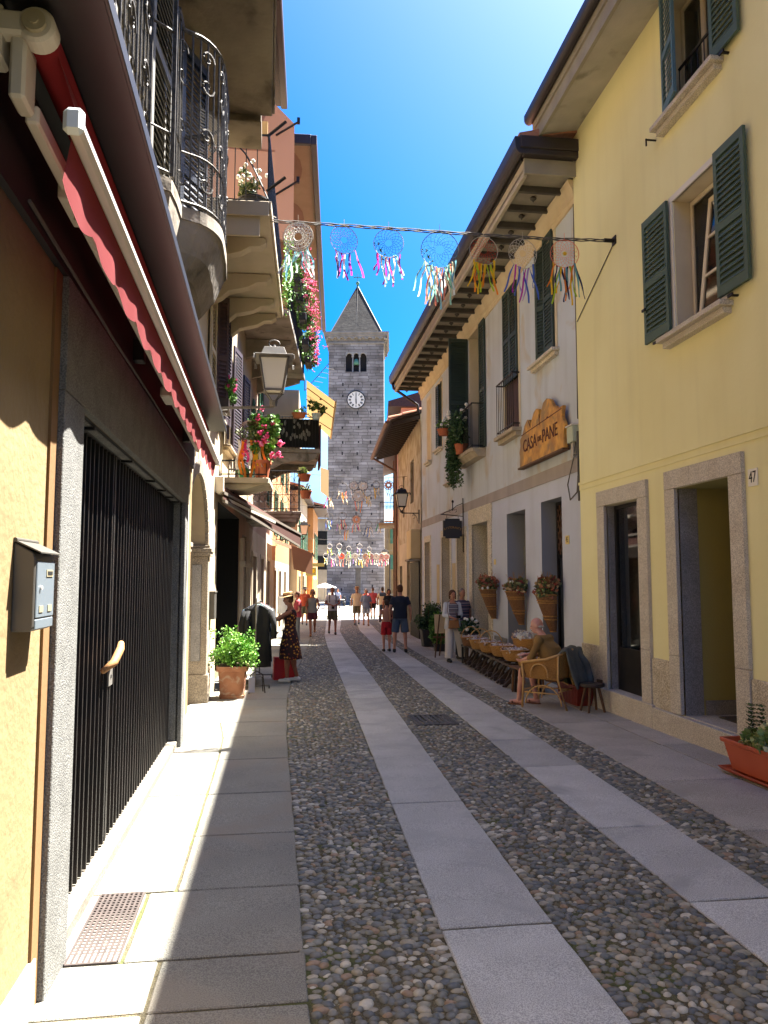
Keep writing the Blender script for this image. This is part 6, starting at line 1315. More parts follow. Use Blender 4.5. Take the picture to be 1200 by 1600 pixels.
def netted_balcony():
    r = empty('dark_balcony', (0, 0, 0), 0, 'dark iron balcony with curved stone bracket below the straw blind', 'balcony'); y = 23.6
    b = MB(); b.box(-.8, 1.08, y, y + 3.4, 5.56, 5.68); P = [(-.8, 4.95), (-.4, 5.05), (-.05, 5.25), (.3, 5.32), (.7, 5.28), (.95, 5.4), (1.0, 5.55), (-.8, 5.55)]
    for yy in (y + .05, y + 2.6): b.prism([(x, yy, z) for x, z in P], [(x, yy + .25, z) for x, z in P])
    b.build('slab', 'concrete_dark', r, fixn=True); railing(r, [(-.7, y + .05, 0), (1.04, y + .05, 0), (1.04, y + 3.3, 0)], 5.68, 1.0, sp=.1)
    b = MB(); rg = random.Random(6)
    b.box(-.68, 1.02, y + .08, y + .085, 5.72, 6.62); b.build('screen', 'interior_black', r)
    b = MB(); [b.ell((rg.uniform(-.1, .95), y + .06, rg.uniform(6.0, 6.6)), (.035, .01, rg.uniform(.04, .1)), 6, 4) for _ in range(26)]; b.build('torn_lining', 'lamp_grey', r)
    b = MB(); b.box(1.07, 1.12, y + .3, y + 1.4, 5.2, 6.5); b.build('woven_mat', 'maroon_mat', r); b = MB(); b.sheet([[(1.10, y - .05, 5.1), (1.42, y + 1.2, 5.2)], [(1.10, y - .05, 4.35), (1.42, y + 1.2, 4.3)]]); b.build('orange_blind', 'straw_cloth', r)
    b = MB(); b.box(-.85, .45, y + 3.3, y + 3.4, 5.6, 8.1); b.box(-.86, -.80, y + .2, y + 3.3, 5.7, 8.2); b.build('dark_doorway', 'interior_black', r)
    bowl('balcony_trough', (.42, y - .02, 6.62), 'terracotta trough with light green plant on the dark balcony', r0=.16, r1=.22, h=.17, lr=(.26, .14, .14), leaf='leaf_bright', n=240, seed=6, sy=.5)
    bowl('balcony_pot', (.95, y - .02, 6.6), 'pale blue pot with spiky dark plant on the dark balcony corner', m='cloth_lightblue', r0=.1, r1=.14, h=.18, leaf='leaf_dark', lr=(.3, .15, .2), n=160, ln=.12, seed=7)
netted_balcony()
r = empty('straw_blind', (0, 0, 0), 0, 'straw coloured sun blind stretched out beside the bell tower', 'blind')
b = MB(); b.sheet([[(.60, 22.0, 7.42), (1.45, 22.0, 6.80)], [(.76, 27.0, 7.42), (1.66, 27.8, 6.80)]]); b.build('fabric', 'straw_cloth', r); b = MB(); b.cyl((1.45, 21.95, 6.80), (1.66, 27.85, 6.80), .03, n=8); b.build('front_bar', 'straw_fabric', r)
for y in (22.8, 24.2, 26.2): b = MB(); b.cyl((.64, y, 7.39), (1.47 + (y - 22) * .036, y, 6.77), .014, n=6); b.ell((1.05, y, 7.06), (.04, .04, .03), 6, 5); b.build('arm', 'rust_iron', r)
r = empty('peach_blind', (0, 0, 0), 0, 'tall peach coloured blind hanging under the roof on the left', 'blind'); b = MB(); b.sheet([[(-1.0, 15, 12.0), (.12, 15.0, 10.9)], [(-1.0, 15, 9.0), (.12, 15.0, 8.3)]]); b.build('fabric', 'peach_cloth', r)
for z in (10.6, 9.35): b = MB(); b.cyl((-.25, 14.95, z), (.2, 14.95, z + .32), .022, n=6); b.box(.17, .23, 14.92, 14.98, z + .28, z + .40); b.build('arm', 'black_iron', r)
def ornate():
    r = empty('ornate_balcony', (0, 0, 0), 0, 'ornate wrought iron balcony with scroll railing on the left', 'balcony'); y = 19.0
    b = MB(); b.box(-1.0, .42, y, y + 2.2, 3.26, 3.34); b.box(-1.0, .38, y + .03, y + 2.17, 3.18, 3.259); b.box(-1, .30, y + .06, y + 2.1, 3.08, 3.179); b.build('slab', 'concrete_dark', r, bevel=.01)
    railing(r, [(-.9, y + .04, 0), (.38, y + .04, 0), (.38, y + 2.1, 0)], 3.34, 1.0, sp=.14, scroll=True, mids=(4.0, 3.75))
    bowl('balcony_pot', (.50, y + .3, 4.12), 'terracotta pot of yellowish grass on the ornate balcony corner', r0=.11, r1=.15, h=.18, leaf='leaf_variegated', lr=(.16, .16, .16), n=200, ln=.09, seed=8)
    bowl('balcony_pot', (.55, y + .9, 3.75), 'lower terracotta pot hung outside the ornate balcony', r0=.11, r1=.15, h=.2, leaf='leaf_olive', lr=(.14, .16, .12), n=120, seed=9)
ornate()
def awning2():
    r = empty('brown_awning', (0, 0, 0), 0, 'brown shop awning over the dark doorway on the left', 'awning')
    A, B, C, E_ = (-1.12, 13.0, 3.30), (-.85, 20.5, 3.30), (-1.02, 13.0, 3.12), (.42, 19.6, 2.80)
    b = MB(); b.sheet([[A, C], [B, E_]]); b.sheet([[C, (C[0] + .01, C[1], C[2] - .10)], [E_, (E_[0], E_[1], E_[2] - .30)]]); b.sheet([[C, A], [(C[0], C[1], C[2]), (C[0], C[1], C[2] + .02)]]); b.build('fabric', 'brown_cloth', r)
    b = MB(); b.bar(C, E_, .05, .05); b.bar((-1.0, 13, 2.98), (.38, 19.5, 2.50), .045, .05); b.build('front_bar', 'awning_dull', r)
    b = MB(); b.box(-1.16, -1.0, 12.85, 13.0, 3.12, 3.38); b.cyl((-1.08, 12.86, 3.15), (-1.08, 13.1, 3.15), .06, n=12); b.build('bracket', 'awning_arm', r, bevel=.01)
    b = MB(); b.bar((-1.02, 13.1, 3.04), (-.2, 16.5, 2.88), .04, .05); b.build('folding_arm', 'awning_arm', r)
    b = MB(); b.box(-1.15, -.78, 15.2, 15.3, 3.33, 3.36); b.prism([(-1.12, 16.0, 3.15), (-.6, 16.0, 3.05), (-.6, 19, 3.05), (-.98, 19, 3.15)], [(-1.12, 16.0, 3.20), (-.6, 16.0, 3.10), (-.6, 19, 3.10), (-.98, 19, 3.20)]); b.build('top_cover', 'dark_wood', r, fixn=True)
    r = empty('peach_awning', (0, 0, 0), 0, 'peach shop awning side flap past the brown awning', 'awning'); b = MB(); b.sheet([[(.25, 27, 2.85), (.62, 27, 2.72), (1.0, 27, 2.55)], [(.35, 27, 2.0), (.62, 27, 1.92), (1.0, 27, 1.81)]]); b.sheet([[(-.5, 27, 3.1), (1.0, 27, 2.56)], [(-.3, 32, 3.1), (1.25, 32, 2.56)]]); b.build('fabric', 'peach_cloth', r); b = MB(); b.cyl((1.0, 27, 2.56), (1.25, 32, 2.56), .03, n=6); b.build('front_bar', 'dark_wood', r)
    r = empty('oval_sign', (1.58, 44.9, 2.07), 0, 'small yellow oval shop sign down the street on the left', 'shop sign'); b = MB(); b.box(-.30, .30, 0, .03, -.24, .24); b.build('panel', 'olive_paint', r); b = MB(); b.ell((0, -.01, .03), (.23, .02, .15), 20, 8); b.build('oval', 'yellow_oval', r); b = MB(); b.cyl((-.9, .02, .3), (.35, .02, .3), .02, n=6); b.build('bracket', 'black_iron', r)
    r = empty('shop_canopy', (1.5, 46, 2.5), 0, 'beige flat shop canopy beside the yellow oval sign', 'awning'); b = MB(); b.box(-1.2, .9, 0, 2.6, -.06, .06); b.build('panel', 'beige_plaster', r); b = MB(); b.box(-1.2, .9, -.03, 0, -.12, .08); b.build('edge', 'olive_paint', r)
awning2()

# ---------------- basket stall, chair, stool ----------------
def weave(mb, pts_fn, n, m):  # woven shell as a grid with alternating bump
    rows = []
    for j in range(m + 1): rows.append([pts_fn(i / n, j / m, (1 if (i + j) % 2 else -1)) for i in range(n + 1)])
    mb.sheet(rows)
def cone_basket(y, z, label, seed, fl):
    r = empty('cone_basket', (4.60, y, z), 0, label, 'wall basket', 'cone baskets on the lilac wall'); rg = random.Random(seed)
    b = MB(); H = .62; tilt = -.16
    def f(u, v, s_):
        a = u * 2 * math.pi; rr = (.055 + .15 * v ** .8) + .004 * s_; return (-.17 * v - .06 + rr * math.cos(a) * .85 - .02, rr * math.sin(a) + tilt * (1 - v) * -1 * .9, -H * (1 - v))
    weave(b, f, 40, 34); b.build('basket', 'wicker_dark', r)
    b = MB()
    for v in (.0, .33, .42, .78, .84, 1.0):
        rr = .055 + .15 * v ** .8 + .006; b.tube([(-.17 * v - .08 + rr * math.cos(a) * .85, rr * math.sin(a) - tilt * (1 - v) * .9, -H * (1 - v)) for a in [i * math.pi / 10 for i in range(20)]], .011, 6, closed=True)
    b.build('hoops', 'wicker', r)
    q = MB(); clumps(q, (-.23, 0, .10), (.20, .28, .14), 10, 45, .06, rg, shell=.3); q.build('foliage', 'leaf_olive', r)
    q = MB(); clumps(q, (-.23, 0, .14), (.2, .27, .16), 12, 30, .055, rg, asp=.8, shell=.4); [q.ell((-.23 + rg.gauss(0, .1), rg.gauss(0, .13), .14 + rg.gauss(0, .06)), (.03,) * 3, 7, 5) for _ in range(16)]; q.build('dried_flowers', fl, r)
    q = MB()
    for _ in range(16): a = rg.uniform(-.2, .2); c = rg.uniform(-.15, .15); q.cyl((-.23, a * .5, .05), (-.23 + c, a * 1.3, rg.uniform(.25, .4)), .003, n=3)
    q.build('twigs', 'wicker', r)
    q = MB(); [q.ell((-.3 + rg.gauss(0, .05), rg.gauss(0, .12), .12 + rg.gauss(0, .05)), (.025, .03, .03), 7, 5) for _ in range(4)]; q.build('white_daisies', 'flower_white', r)
cone_basket(12.45, 1.42, 'cone basket of dried flowers nearest the yellow house', 1, 'dried_flowers')
cone_basket(14.20, 1.44, 'cone basket of dried flowers beside the shop window, middle of three', 2, 'dried_flowers')
cone_basket(16.15, 1.45, 'cone basket with coral flowers beside the cream stone door', 3, 'dried_orange')
def rattan_chair():
    r = empty('rattan_chair', (3.83, 10.95, gz(10.95)), math.atan2(.75, .66), 'honey coloured rattan armchair at the basket stall', 'chair')   # +y local = facing
    # local frame: y forward, x right; seat .42
    b = MB(); b.prism([(-.25, -.24, .40), (.25, -.24, .40), (.27, .26, .42), (-.27, .26, .42)], [(-.25, -.24, .43), (.25, -.24, .43), (.27, .26, .45), (-.27, .26, .45)]); b.build('seat', 'rattan_weave', r, bevel=.008)
    arm = [(-.30, .27, .64), (-.315, .1, .67), (-.31, -.1, .70), (-.26, -.27, .76), (-.12, -.35, .82), (0, -.37, .83), (.12, -.35, .82), (.26, -.27, .76), (.31, -.1, .70), (.315, .1, .67), (.30, .27, .64)]
    b = MB(); b.tube(arm, .018, 8); b.build('arm_rail', 'rattan', r, smooth=True)
    b = MB()
    def f(u, v, s_):
        k = u * 10; i = min(int(k), 9); p = Vector(arm[i]).lerp(Vector(arm[i + 1]), k - i); q = Vector((p.x * .86, p.y * .78, .43)); t = p.lerp(q, v); return (t.x * (1 + .006 * s_), t.y + .003 * s_, t.z)
    weave(b, f, 90, 20); b.build('woven_back', 'rattan_weave', r)
    for sx, sy, top in ((-1, 1, .64), (1, 1, .64), (-1, -1, .76), (1, -1, .76)):
        l = MB(); x0, y0 = (.30 if sy > 0 else .26) * sx, .27 * sy; x1, y1 = (.30 if sy > 0 else .30) * sx, (.27 if sy > 0 else .40) * sy
        l.tube([(x0, y0, top), (x0 * .95, y0 * .93, .42), (x1, y1, 0)], .017, 8); l.build('leg', 'rattan', r, smooth=True)
    l = MB()
    for sx in (-1, 1):
        l.tube([(sx * .28, .25, .22), (sx * .28, -.30, .22)], .011, 6); l.tube([(sx * .295, -.05 + .27 * math.cos(t), .06 + .27 * math.sin(t)) for t in [math.pi * i / 14 for i in range(15)]], .011, 6)
        l.tube([(sx * .315, .13 * math.cos(t), .44 + .19 * math.sin(t) ** .7) for t in [math.pi * i / 14 for i in range(15)]], .012, 6)
    l.tube([(-.28, .25, .25), (.28, .25, .25)], .011, 6); l.tube([(-.28, -.28, .25), (.28, -.28, .25)], .011, 6); l.build('stretchers', 'rattan', r, smooth=True)
rattan_chair()
def jacket():
    r = empty('draped_jacket', (4.06, 10.80, gz(10.9) + .60), math.atan2(.75, .66), 'grey green jacket draped over the back of the rattan chair', 'jacket')
    b = MB(); rows = []; rg = random.Random(3)
    for j in range(15):
        v = j / 14; row = []
        for i in range(19):
            u = i / 18 * 2 - 1; fold = .022 * math.sin(u * 11 + v * 2) * v
            if v < .35: t = v / .35; y = .05 - .13 * t; z = .16 + .10 * math.sin(t * math.pi * .5)
            else: t = (v - .35) / .65; y = -.08 - .10 * t - .05 * t * t; z = .26 - .52 * t
            row.append((u * (.27 + .05 * v), y + fold - .03 * u * u, z - .03 * u * u + .012 * math.sin(u * 7)))
        rows.append(row)
    b.sheet(rows); o = b.build('cloth', 'jacket_green', r, smooth=True); s_ = o.modifiers.new('s', 'SOLIDIFY'); s_.thickness = .02
    b = MB(); b.tube([(.2, -.1, .18), (.28, -.2, 0), (.25, -.27, -.22), (.2, -.28, -.32)], [.05, .055, .05, .04], 10); b.build('sleeve', 'jacket_green', r, smooth=True)
jacket()
def tub():
    r = empty('red_planter', (4.33, 11.15, gz(11)), R(4), 'dark red trough with drooping plant behind the wooden stool', 'planter')
    b = MB(); P = lambda w, l, z: [(-w, -l, z), (w, -l, z), (w, l, z), (-w, l, z)]
    b.loft([P(.11, .28, 0), P(.14, .36, .26), P(.165, .385, .26), P(.165, .385, .30), P(.14, .36, .3), P(.13, .34, .26)]); [b.box(-.15, -.145, y, y + .02, .03, .24) for y in (-.3, -.2, -.1, 0, .1, .2, .28)]; b.build('trough', 'red_plastic', r, bevel=.006)
    rg = random.Random(17); f = MB(); clumps(f, (-.02, .05, .42), (.18, .3, .14), 10, 60, .07, rg, asp=.25); f.build('foliage', 'leaf_dark', r); f = MB(); clumps(f, (.1, .1, .62), (.1, .12, .1), 5, 40, .04, rg); f.build('pale_foliage', 'leaf_variegated', r)
tub()
def stool():
    r = empty('wooden_stool', (4.27, 10.38, gz(10.4)), R(20), 'dark round wooden stool with splayed legs in front of the shop window', 'stool')
    b = MB(); b.lathe([(.155, .34), (.17, .35), (.172, .375), (.165, .39)], n=28); b.build('seat', 'dark_wood', r, smooth='auto', bevel=0)
    for a in (0, 90, 180, 270): a = R(a + 30); l = MB(); l.cyl((.09 * math.cos(a), .09 * math.sin(a), .34), (.17 * math.cos(a), .17 * math.sin(a), 0), .022, .017, 10); l.build('leg', 'old_wood', r, smooth='auto')
    b = MB(); b.box(.13, .15, -.05, .05, .38, .43); b.build('handle', 'dark_wood', r)
stool()
def stall():
    r = empty('display_rack', (4.15, 14.6, gz(14.6)), R(-3), 'low slatted wooden rack carrying the row of baskets', 'display table')
    b = MB()
    for y in (-2.1, -1.9, 2.2, 2.4): b.bar((-.22, y, 0), (-.2, y, .42), .04, .04); b.bar((.2, y, 0), (.2, y, .5), .04, .04)
    b.build('legs', 'dark_wood', r)
    for i in range(8): y = -1.6 + i * .5; b = MB(); b.bar((-.28, y, .05), (.12, y, .42), .05, .06); b.bar((-.28, y + .1, .02), (-.1, y + .1, .36), .04, .04); b.bar((-.32, y + .2, .09), (.0, y + .2, .12), .05, .08); b.build('slanted_support', 'dark_wood', r)
    b = MB(); b.box(-.26, -.2, -2.25, 2.5, .40, .44); b.box(.16, .22, -2.25, 2.5, .46, .50); [b.box(-.27, .24, -2.2 + i * .35, -2.14 + i * .35, .44, .462) for i in range(14)]; b.build('top_rails', 'dark_wood', r)
stall()
def basket(loc, w, l, h, label, seed, handle=True, fill='white_bits', m='wicker', tilt=0, sp=1):
    r = empty('wicker_basket', loc, rnd.uniform(-.15, .15), label, 'basket', 'baskets on the stall'); rg = random.Random(seed)
    def f(u, v, s_): a = u * 2 * math.pi; k = (.72 + .28 * v ** .6) * (1 + .012 * s_); return (w / 2 * k * math.cos(a), l / 2 * k * math.sin(a), h * v + .03 * abs(math.sin(a)) * v)
    b = MB(); weave(b, f, 48, 12); b.lathe([(.36 * min(w, l) * 1.0, 0.004), (.36 * min(w, l), .012)], n=24, sx=w / min(w, l), sy=l / min(w, l)); b.build('basket', m, r)
    b = MB(); b.tube([(w / 2 * math.cos(a), l / 2 * math.sin(a), h + .03 * abs(math.sin(a))) for a in [i * math.pi / 14 for i in range(28)]], .014, 6, closed=True); b.build('rim', 'wicker', r, smooth=True)
    if handle: b = MB(); b.tube([(w / 2 * math.cos(a), 0, h + .24 * math.sin(a)) for a in [i * math.pi / 12 for i in range(13)]], .011, 6); b.build('handle', 'rattan', r, smooth=True)
    q = MB()
    if fill == 'white_bits':
        for _ in range(110): x, y = rg.uniform(-.4, .4) * w, rg.uniform(-.4, .4) * l; q.obox((x, y, h * .9 + rg.uniform(0, .05)), (rg.uniform(.02, .05), rg.uniform(.02, .06), rg.uniform(.01, .03)), (rg.uniform(-1, 1), rg.uniform(-1, 1), rg.uniform(0, 3)))
        q.build('trinkets', 'white_bits', r)
    else:
        clumps(q, (0, 0, h + .06), (w * .42, l * .42, .09), 12, 40, .05, rg, asp=.8); q.build('flowers', 'flower_white', r); q = MB(); clumps(q, (0, 0, h + .05), (w * .42, l * .42, .08), 10, 30, .05, rg); [q.ell((rg.uniform(-.4, .4) * w, rg.uniform(-.4, .4) * l, h + .06), (.03,) * 3, 7, 5) for _ in range(20)]; q.build('dried_foliage', 'white_bits', r)
zb = lambda y, x=4.15: gz(y) + .47
basket((4.02, 16.35, zb(16.3)), .42, .5, .17, 'wicker basket with tall arched handle at the far end of the rack', 1, m='wicker_dark')
basket((4.02, 15.55, zb(15.5)), .44, .6, .17, 'wicker basket with arched handle, second from the far end', 2)
basket((4.02, 14.75, zb(14.7)), .46, .6, .17, 'wicker basket full of small white trinkets, middle of the rack', 3)
basket((4.02, 13.9, zb(13.9)), .46, .7, .17, 'long open wicker tray of pale trinkets without a handle', 4, False)
basket((3.98, 13.0, zb(13)), .46, .7, .16, 'open wicker tray of lilac and white trinkets behind the old man', 5, False)
basket((4.35, 13.6, zb(13.6) + .14), .40, 1.1, .18, 'raised long basket of dried white flowers against the wall', 6, False, 'flowers')
def small_table():
    r = empty('small_table', (3.97, 12.3, gz(12.3)), 0, 'small wooden side table behind the rattan chair holding a round basket', 'table'); b = MB(); b.box(-.24, .24, -.24, .24, .40, .43); b.build('tabletop', 'old_wood', r, bevel=.004)
    for a in (-.2, .2):
        for c in (-.2, .2): b = MB(); b.cyl((a * .9, c * .9, .4), (a, c, 0), .018, n=8); b.build('leg', 'old_wood', r)
small_table()
basket((3.97, 12.3, gz(12.3) + .435), .36, .4, .16, 'round honey coloured basket on the small table next to the old man', 7, False)
r = pot('flower_stand', (4.22, 17.25, gz(17.2)), [(.12, .42), (.15, .66), (.17, .66), (.17, .7)], 'planter_black', 'black pot of white flowers on a dark stand at the end of the rack', 'potted plant', sq=8, n=24)
b = MB(); [b.box(a - .02, a + .02, c - .02, c + .02, 0, .42) for a in (-.14, .14) for c in (-.14, .14)]; b.box(-.17, .17, -.17, .17, .38, .419); b.build('stand', 'planter_black', r); rg = random.Random(23); b = MB(); clumps(b, (0, 0, .82), (.24, .24, .18), 10, 60, .06, rg); b.build('foliage', 'leaf_dark', r); b = MB(); [b.ell((rg.uniform(-.22, .22), rg.uniform(-.25, .1), .82 + rg.uniform(-.1, .2)), (.04, .03, .04), 8, 5) for _ in range(12)]; b.build('blossoms', 'flower_white', r)
def easel():
    r = empty('easel', (4.0, 19.0, gz(19)), R(0), 'wooden easel holding a framed sign board behind the woman in white', 'easel')
    for x0, x1, y in ((-.12, -.26, -.1), (.10, .16, -.1), (0, -.05, .4)): b = MB(); b.cyl((x0, 0, 1.05), (x1, y, 0), .017, n=6); b.build('leg', 'old_wood', r)
    b = MB(); b.box(-.3, .2, -.09, -.06, .48, .52); b.build('ledge', 'old_wood', r); b = MB(); b.T = Matrix.Rotation(R(-8), 4, 'X'); b.box(-.25, .15, -.13, -.10, .58, 1.05); b.build('board', 'walled_beige', r, bevel=.004)
easel()
# clothes rack
def rack():
    r = empty('clothes_rack', (-.45, 14.3, gz(14.3)), R(-1), 'metal clothes rail standing outside the dark shop doorway', 'clothes rack')
    b = MB(); b.cyl((0, -.75, 1.47), (0, .75, 1.47), .014, n=8); b.build('rail', 'lamp_grey', r)
    for y in (-.75, .75): b = MB(); b.cyl((0, y, .06), (0, y, 1.55 if y < 0 else 1.48), .014, n=8); b.cyl((-.25, y, .06), (.25, y, .06), .014, n=8); b.build('upright', 'lamp_grey', r); b = MB(); [b.cyl((x - .012, y, .03), (x + .012, y, .03), .03, n=10) for x in (-.24, .24)]; b.build('wheels', 'lamp_black', r)
    kinds = [('black', 'black jacket nearest the camera on the clothes rack'), ('black', 'second black coat on the clothes rack'), ('navy', 'navy coat on the clothes rack'), ('teal', 'pale teal garment showing its hem on the rack'), ('black', 'black coat in the middle of the rack'), ('navy', 'dark blue dress on the rack'), ('grey', 'grey cardigan on the rack'), ('black', 'black trousers hanging on the rack'), ('pink', 'pinkish top near the far end of the rack'), ('black', 'last black coat at the far end of the rack')]
    rg = random.Random(19)
    for i, (c, lb) in enumerate(kinds):
        y = -.66 + i * .145; L = rg.uniform(.85, 1.12) + (.12 if c == 'teal' else 0); g = empty('hanging_garment', (-.45 + rg.uniform(-.04, .04), 14.3 + y, gz(14.3) + .10), rg.uniform(-.9, .9), lb, 'garment', 'clothes on the rack')
        b = MB(); rings = []
        for z, w, d in ((1.33, .04, .02), (1.29, .15, .035), (1.24, .235, .05), (1.1, .22, .06), (.9, .20, .06), (1.3 - L, .23, .07)):
            n = 24; rings.append([(w * math.cos(t) * (1 + .05 * math.sin(t * 9)), d * math.sin(t) * (1 + .5 * math.sin(t * 5 + z * 4 + i)), z) for t in [k * 2 * math.pi / n for k in range(n)]])
        b.loft(rings[::-1]); b.build('garment', 'cloth_' + c, g, smooth=True)
        for s_ in (-1, 1): q = MB(); q.tube([(s_ * .21, 0, 1.22), (s_ * .27, -.02, 1.0), (s_ * .28, -.03, .75)], [.055, .05, .042], 8); q.build('sleeve', 'cloth_' + c, g, smooth=True)
        q = MB(); q.tube([(0, 0, 1.33), (.02, 0, 1.37), (0, 0, 1.39), (-.015, 0, 1.37)], .004, 4); q.tube([(-.18, 0, 1.27), (0, 0, 1.335), (.18, 0, 1.27)], .006, 4); q.build('hanger', 'lamp_grey', g)
rack()
def bag():
    r = empty('shopping_bag', (.03, 14.85, gz(14.8)), R(10), 'large red shopping bag on the ground behind the woman in the dress', 'bag')
    b = MB(); b.prism([(-.21, -.09, 0), (.21, -.09, 0), (.21, .09, 0), (-.21, .09, 0)], [(-.20, -.05, .42), (.20, -.05, .43), (.20, .05, .42), (-.20, .05, .42)]); b.build('bag', 'red_bag', r, bevel=.008)
    for y in (-.05, .05): q = MB(); q.tube([(-.08, y, .41), (-.06, y, .5), (0, y, .53), (.06, y, .5), (.08, y, .41)], .006, 5); q.build('handle', 'red_bag', r)
bag()
r = empty('display_stand', (-.42, 12.95, gz(13)), R(8), 'low black wire stand with pale card beside the terracotta pot', 'stand'); b = MB(); b.tube([(-.12, 0, 0), (-.1, 0, .3), (0, 0, .36), (.1, 0, .3), (.14, 0, 0)], .01, 6); b.tube([(-.1, .2, 0), (-.08, .1, .25), (.1, .1, .25), (.13, .2, 0)], .01, 6); b.build('wire_frame', 'black_iron', r); b = MB(); b.box(-.13, -.03, -.03, -.015, .02, .26); b.build('card', 'cloth_lightblue', r)
r = empty('notice_box', (-1.15, 12.55, 1.05), A2, 'small dark notice box on the wall beside the arch', 'box'); b = MB(); b.box(0, .08, -.13, .13, 0, .42); b.build('box', 'mailbox_metal', r, bevel=.006); b = MB(); b.box(.0, .09, -.14, .14, .42, .44); b.build('lid', 'lamp_grey', r)

# ---------------- the square: parasol, scooters, tables, monument ----------------
r = empty('cafe_parasol', (3.5, 66, gz(64)), 0, 'white cafe parasol on the square at the foot of the tower', 'parasol'); b = MB(); b.cyl((0, 0, 0), (0, 0, 2.2), .03, n=8); b.build('pole', 'lamp_grey', r); b = MB(); b.lathe([(1.0, 1.75), (.98, 1.8), (.55, 1.97), (.05, 2.15)], n=8); b.build('canopy', 'white_paint', r); b = MB(); b.lathe([(.3, 0), (.3, .08)], n=12); b.build('base', 'granite_grey', r)
def scooter(x, y, rz, label, c):
    r = empty('parked_scooter', (x, y, gz(64)), rz, label, 'scooter', 'scooters parked below the tower'); b = MB(); b.loft([[(-.10, -.5, .45), (.10, -.5, .45), (.10, -.5, .75), (-.10, -.5, .75)], [(-.16, -.1, .35), (.16, -.1, .35), (.16, -.1, .8), (-.16, -.1, .8)], [(-.15, .2, .25), (.15, .2, .25), (.15, .2, .35), (-.15, .2, .35)], [(-.15, .5, .3), (.15, .5, .3), (.12, .55, .9), (-.12, .55, .9)]]); b.build('body', c, r, bevel=.02)
    for yy in (-.55, .65): b = MB(); b.T = Matrix.Translation((0, yy, .24)) @ Matrix.Rotation(math.pi / 2, 4, 'Y'); b.lathe([(.12, -.05), (.24, -.05), (.24, .05), (.12, .05)], n=16); b.build('wheel', 'lamp_black', r)
    b = MB(); b.cyl((0, .6, .3), (0, .5, 1.05), .03, n=6); b.cyl((-.32, .48, 1.05), (.32, .48, 1.05), .02, n=6); b.build('handlebar', 'lamp_black', r); b = MB(); b.ell((0, -.25, .82), (.15, .38, .07)); b.build('seat', 'interior_black', r)
lbs = ['leftmost dark scooter below the tower near the parasol', 'dark blue scooter parked second from the left below the tower', 'black scooter parked third in the row below the tower', 'black scooter parked left of the tower monument', 'grey scooter parked right of the monument', 'black scooter parked near the right corner of the tower', 'rightmost dark scooter below the tower']
for i, lb in enumerate(lbs): scooter(5.6 + i * .75, 71.5 + (i % 2) * .3, rnd.uniform(-.4, .4), lb, ['lamp_black', 'door_navy', 'lamp_black', 'planter_black', 'lamp_grey', 'interior_black', 'lamp_black'][i])
r = empty('stone_monument', (7.05, 73.2, gz(64)), 0, 'slim dark stone monument against the base of the tower', 'monument'); b = MB(); b.box(-.4, .4, -.3, .3, 0, .9); b.build('plinth', 'granite_grey', r, bevel=.02); b = MB(); b.box(-.24, .24, -.2, .2, .9, 3.4); b.box(-.32, .32, -.26, .26, 3.4, 3.6); b.build('shaft', 'monument_stone', r, bevel=.02)
for (x, y, lb) in ((4.9, 66.5, 'small round cafe table under the white parasol'), (6.2, 68, 'small round cafe table on the sunny square')):
    r = empty('cafe_table', (x, y, gz(64)), 0, lb, 'table'); b = MB(); b.lathe([(.35, .72), (.35, .75)], n=16); b.build('tabletop', 'white_paint', r); b = MB(); b.cyl((0, 0, 0), (0, 0, .72), .03, n=6); b.lathe([(.2, 0), (.2, .03)], n=12); b.build('pedestal', 'lamp_black', r)

# ---------------- people ----------------
DEF = dict(pel=(0, 0, .96), wai=(0, .0, 1.10), che=(0, .0, 1.30), sh=(0, -.01, 1.43), nec=(0, 0, 1.50), hed=(0, .025, 1.635),
           hL=(-.09, 0, .92), hR=(.09, 0, .92), kL=(-.10, .01, .50), kR=(.10, .01, .50), aL=(-.10, -.02, .09), aR=(.10, -.02, .09),
           sL=(-.178, -.01, 1.385), sR=(.178, -.01, 1.385), eL=(-.25, -.03, 1.13), eR=(.25, -.03, 1.13), wL=(-.26, .05, .89), wR=(.26, .05, .89), tilt=0)
def remesh(mb, name, m, parent, vox, it=3):
    me = mb.mesh(name); bm = bmesh.new(); bm.from_mesh(me); bmesh.ops.recalc_face_normals(bm, faces=bm.faces); bm.to_mesh(me); bm.free()
    o = bpy.data.objects.new(name, me); COL.objects.link(o)
    q = o.modifiers.new('r', 'REMESH'); q.mode = 'VOXEL'; q.voxel_size = vox; q.use_smooth_shade = True
    if it: q = o.modifiers.new('s', 'SMOOTH'); q.iterations = it; q.factor = .5
    dg = bpy.context.evaluated_depsgraph_get(); dg.update(); nm = bpy.data.meshes.new_from_object(o.evaluated_get(dg)); o.modifiers.clear(); o.data = nm
    nm.materials.clear(); nm.materials.append(M[m]); nm.polygons.foreach_set('use_smooth', [True] * len(nm.polygons)); nm.polygons.foreach_set('material_index', [0] * len(nm.polygons)); o.parent = parent; return o
def ring(c, rx, ry, n=20, sq=2.4):
    out_ = []
    for i in range(n):
        a = 2 * math.pi * i / n; ca, sa = math.cos(a), math.sin(a); k = (abs(ca) ** sq + abs(sa) ** sq) ** (-1 / sq); out_.append((c[0] + rx * ca * k, c[1] + ry * sa * k, c[2]))
    return out_
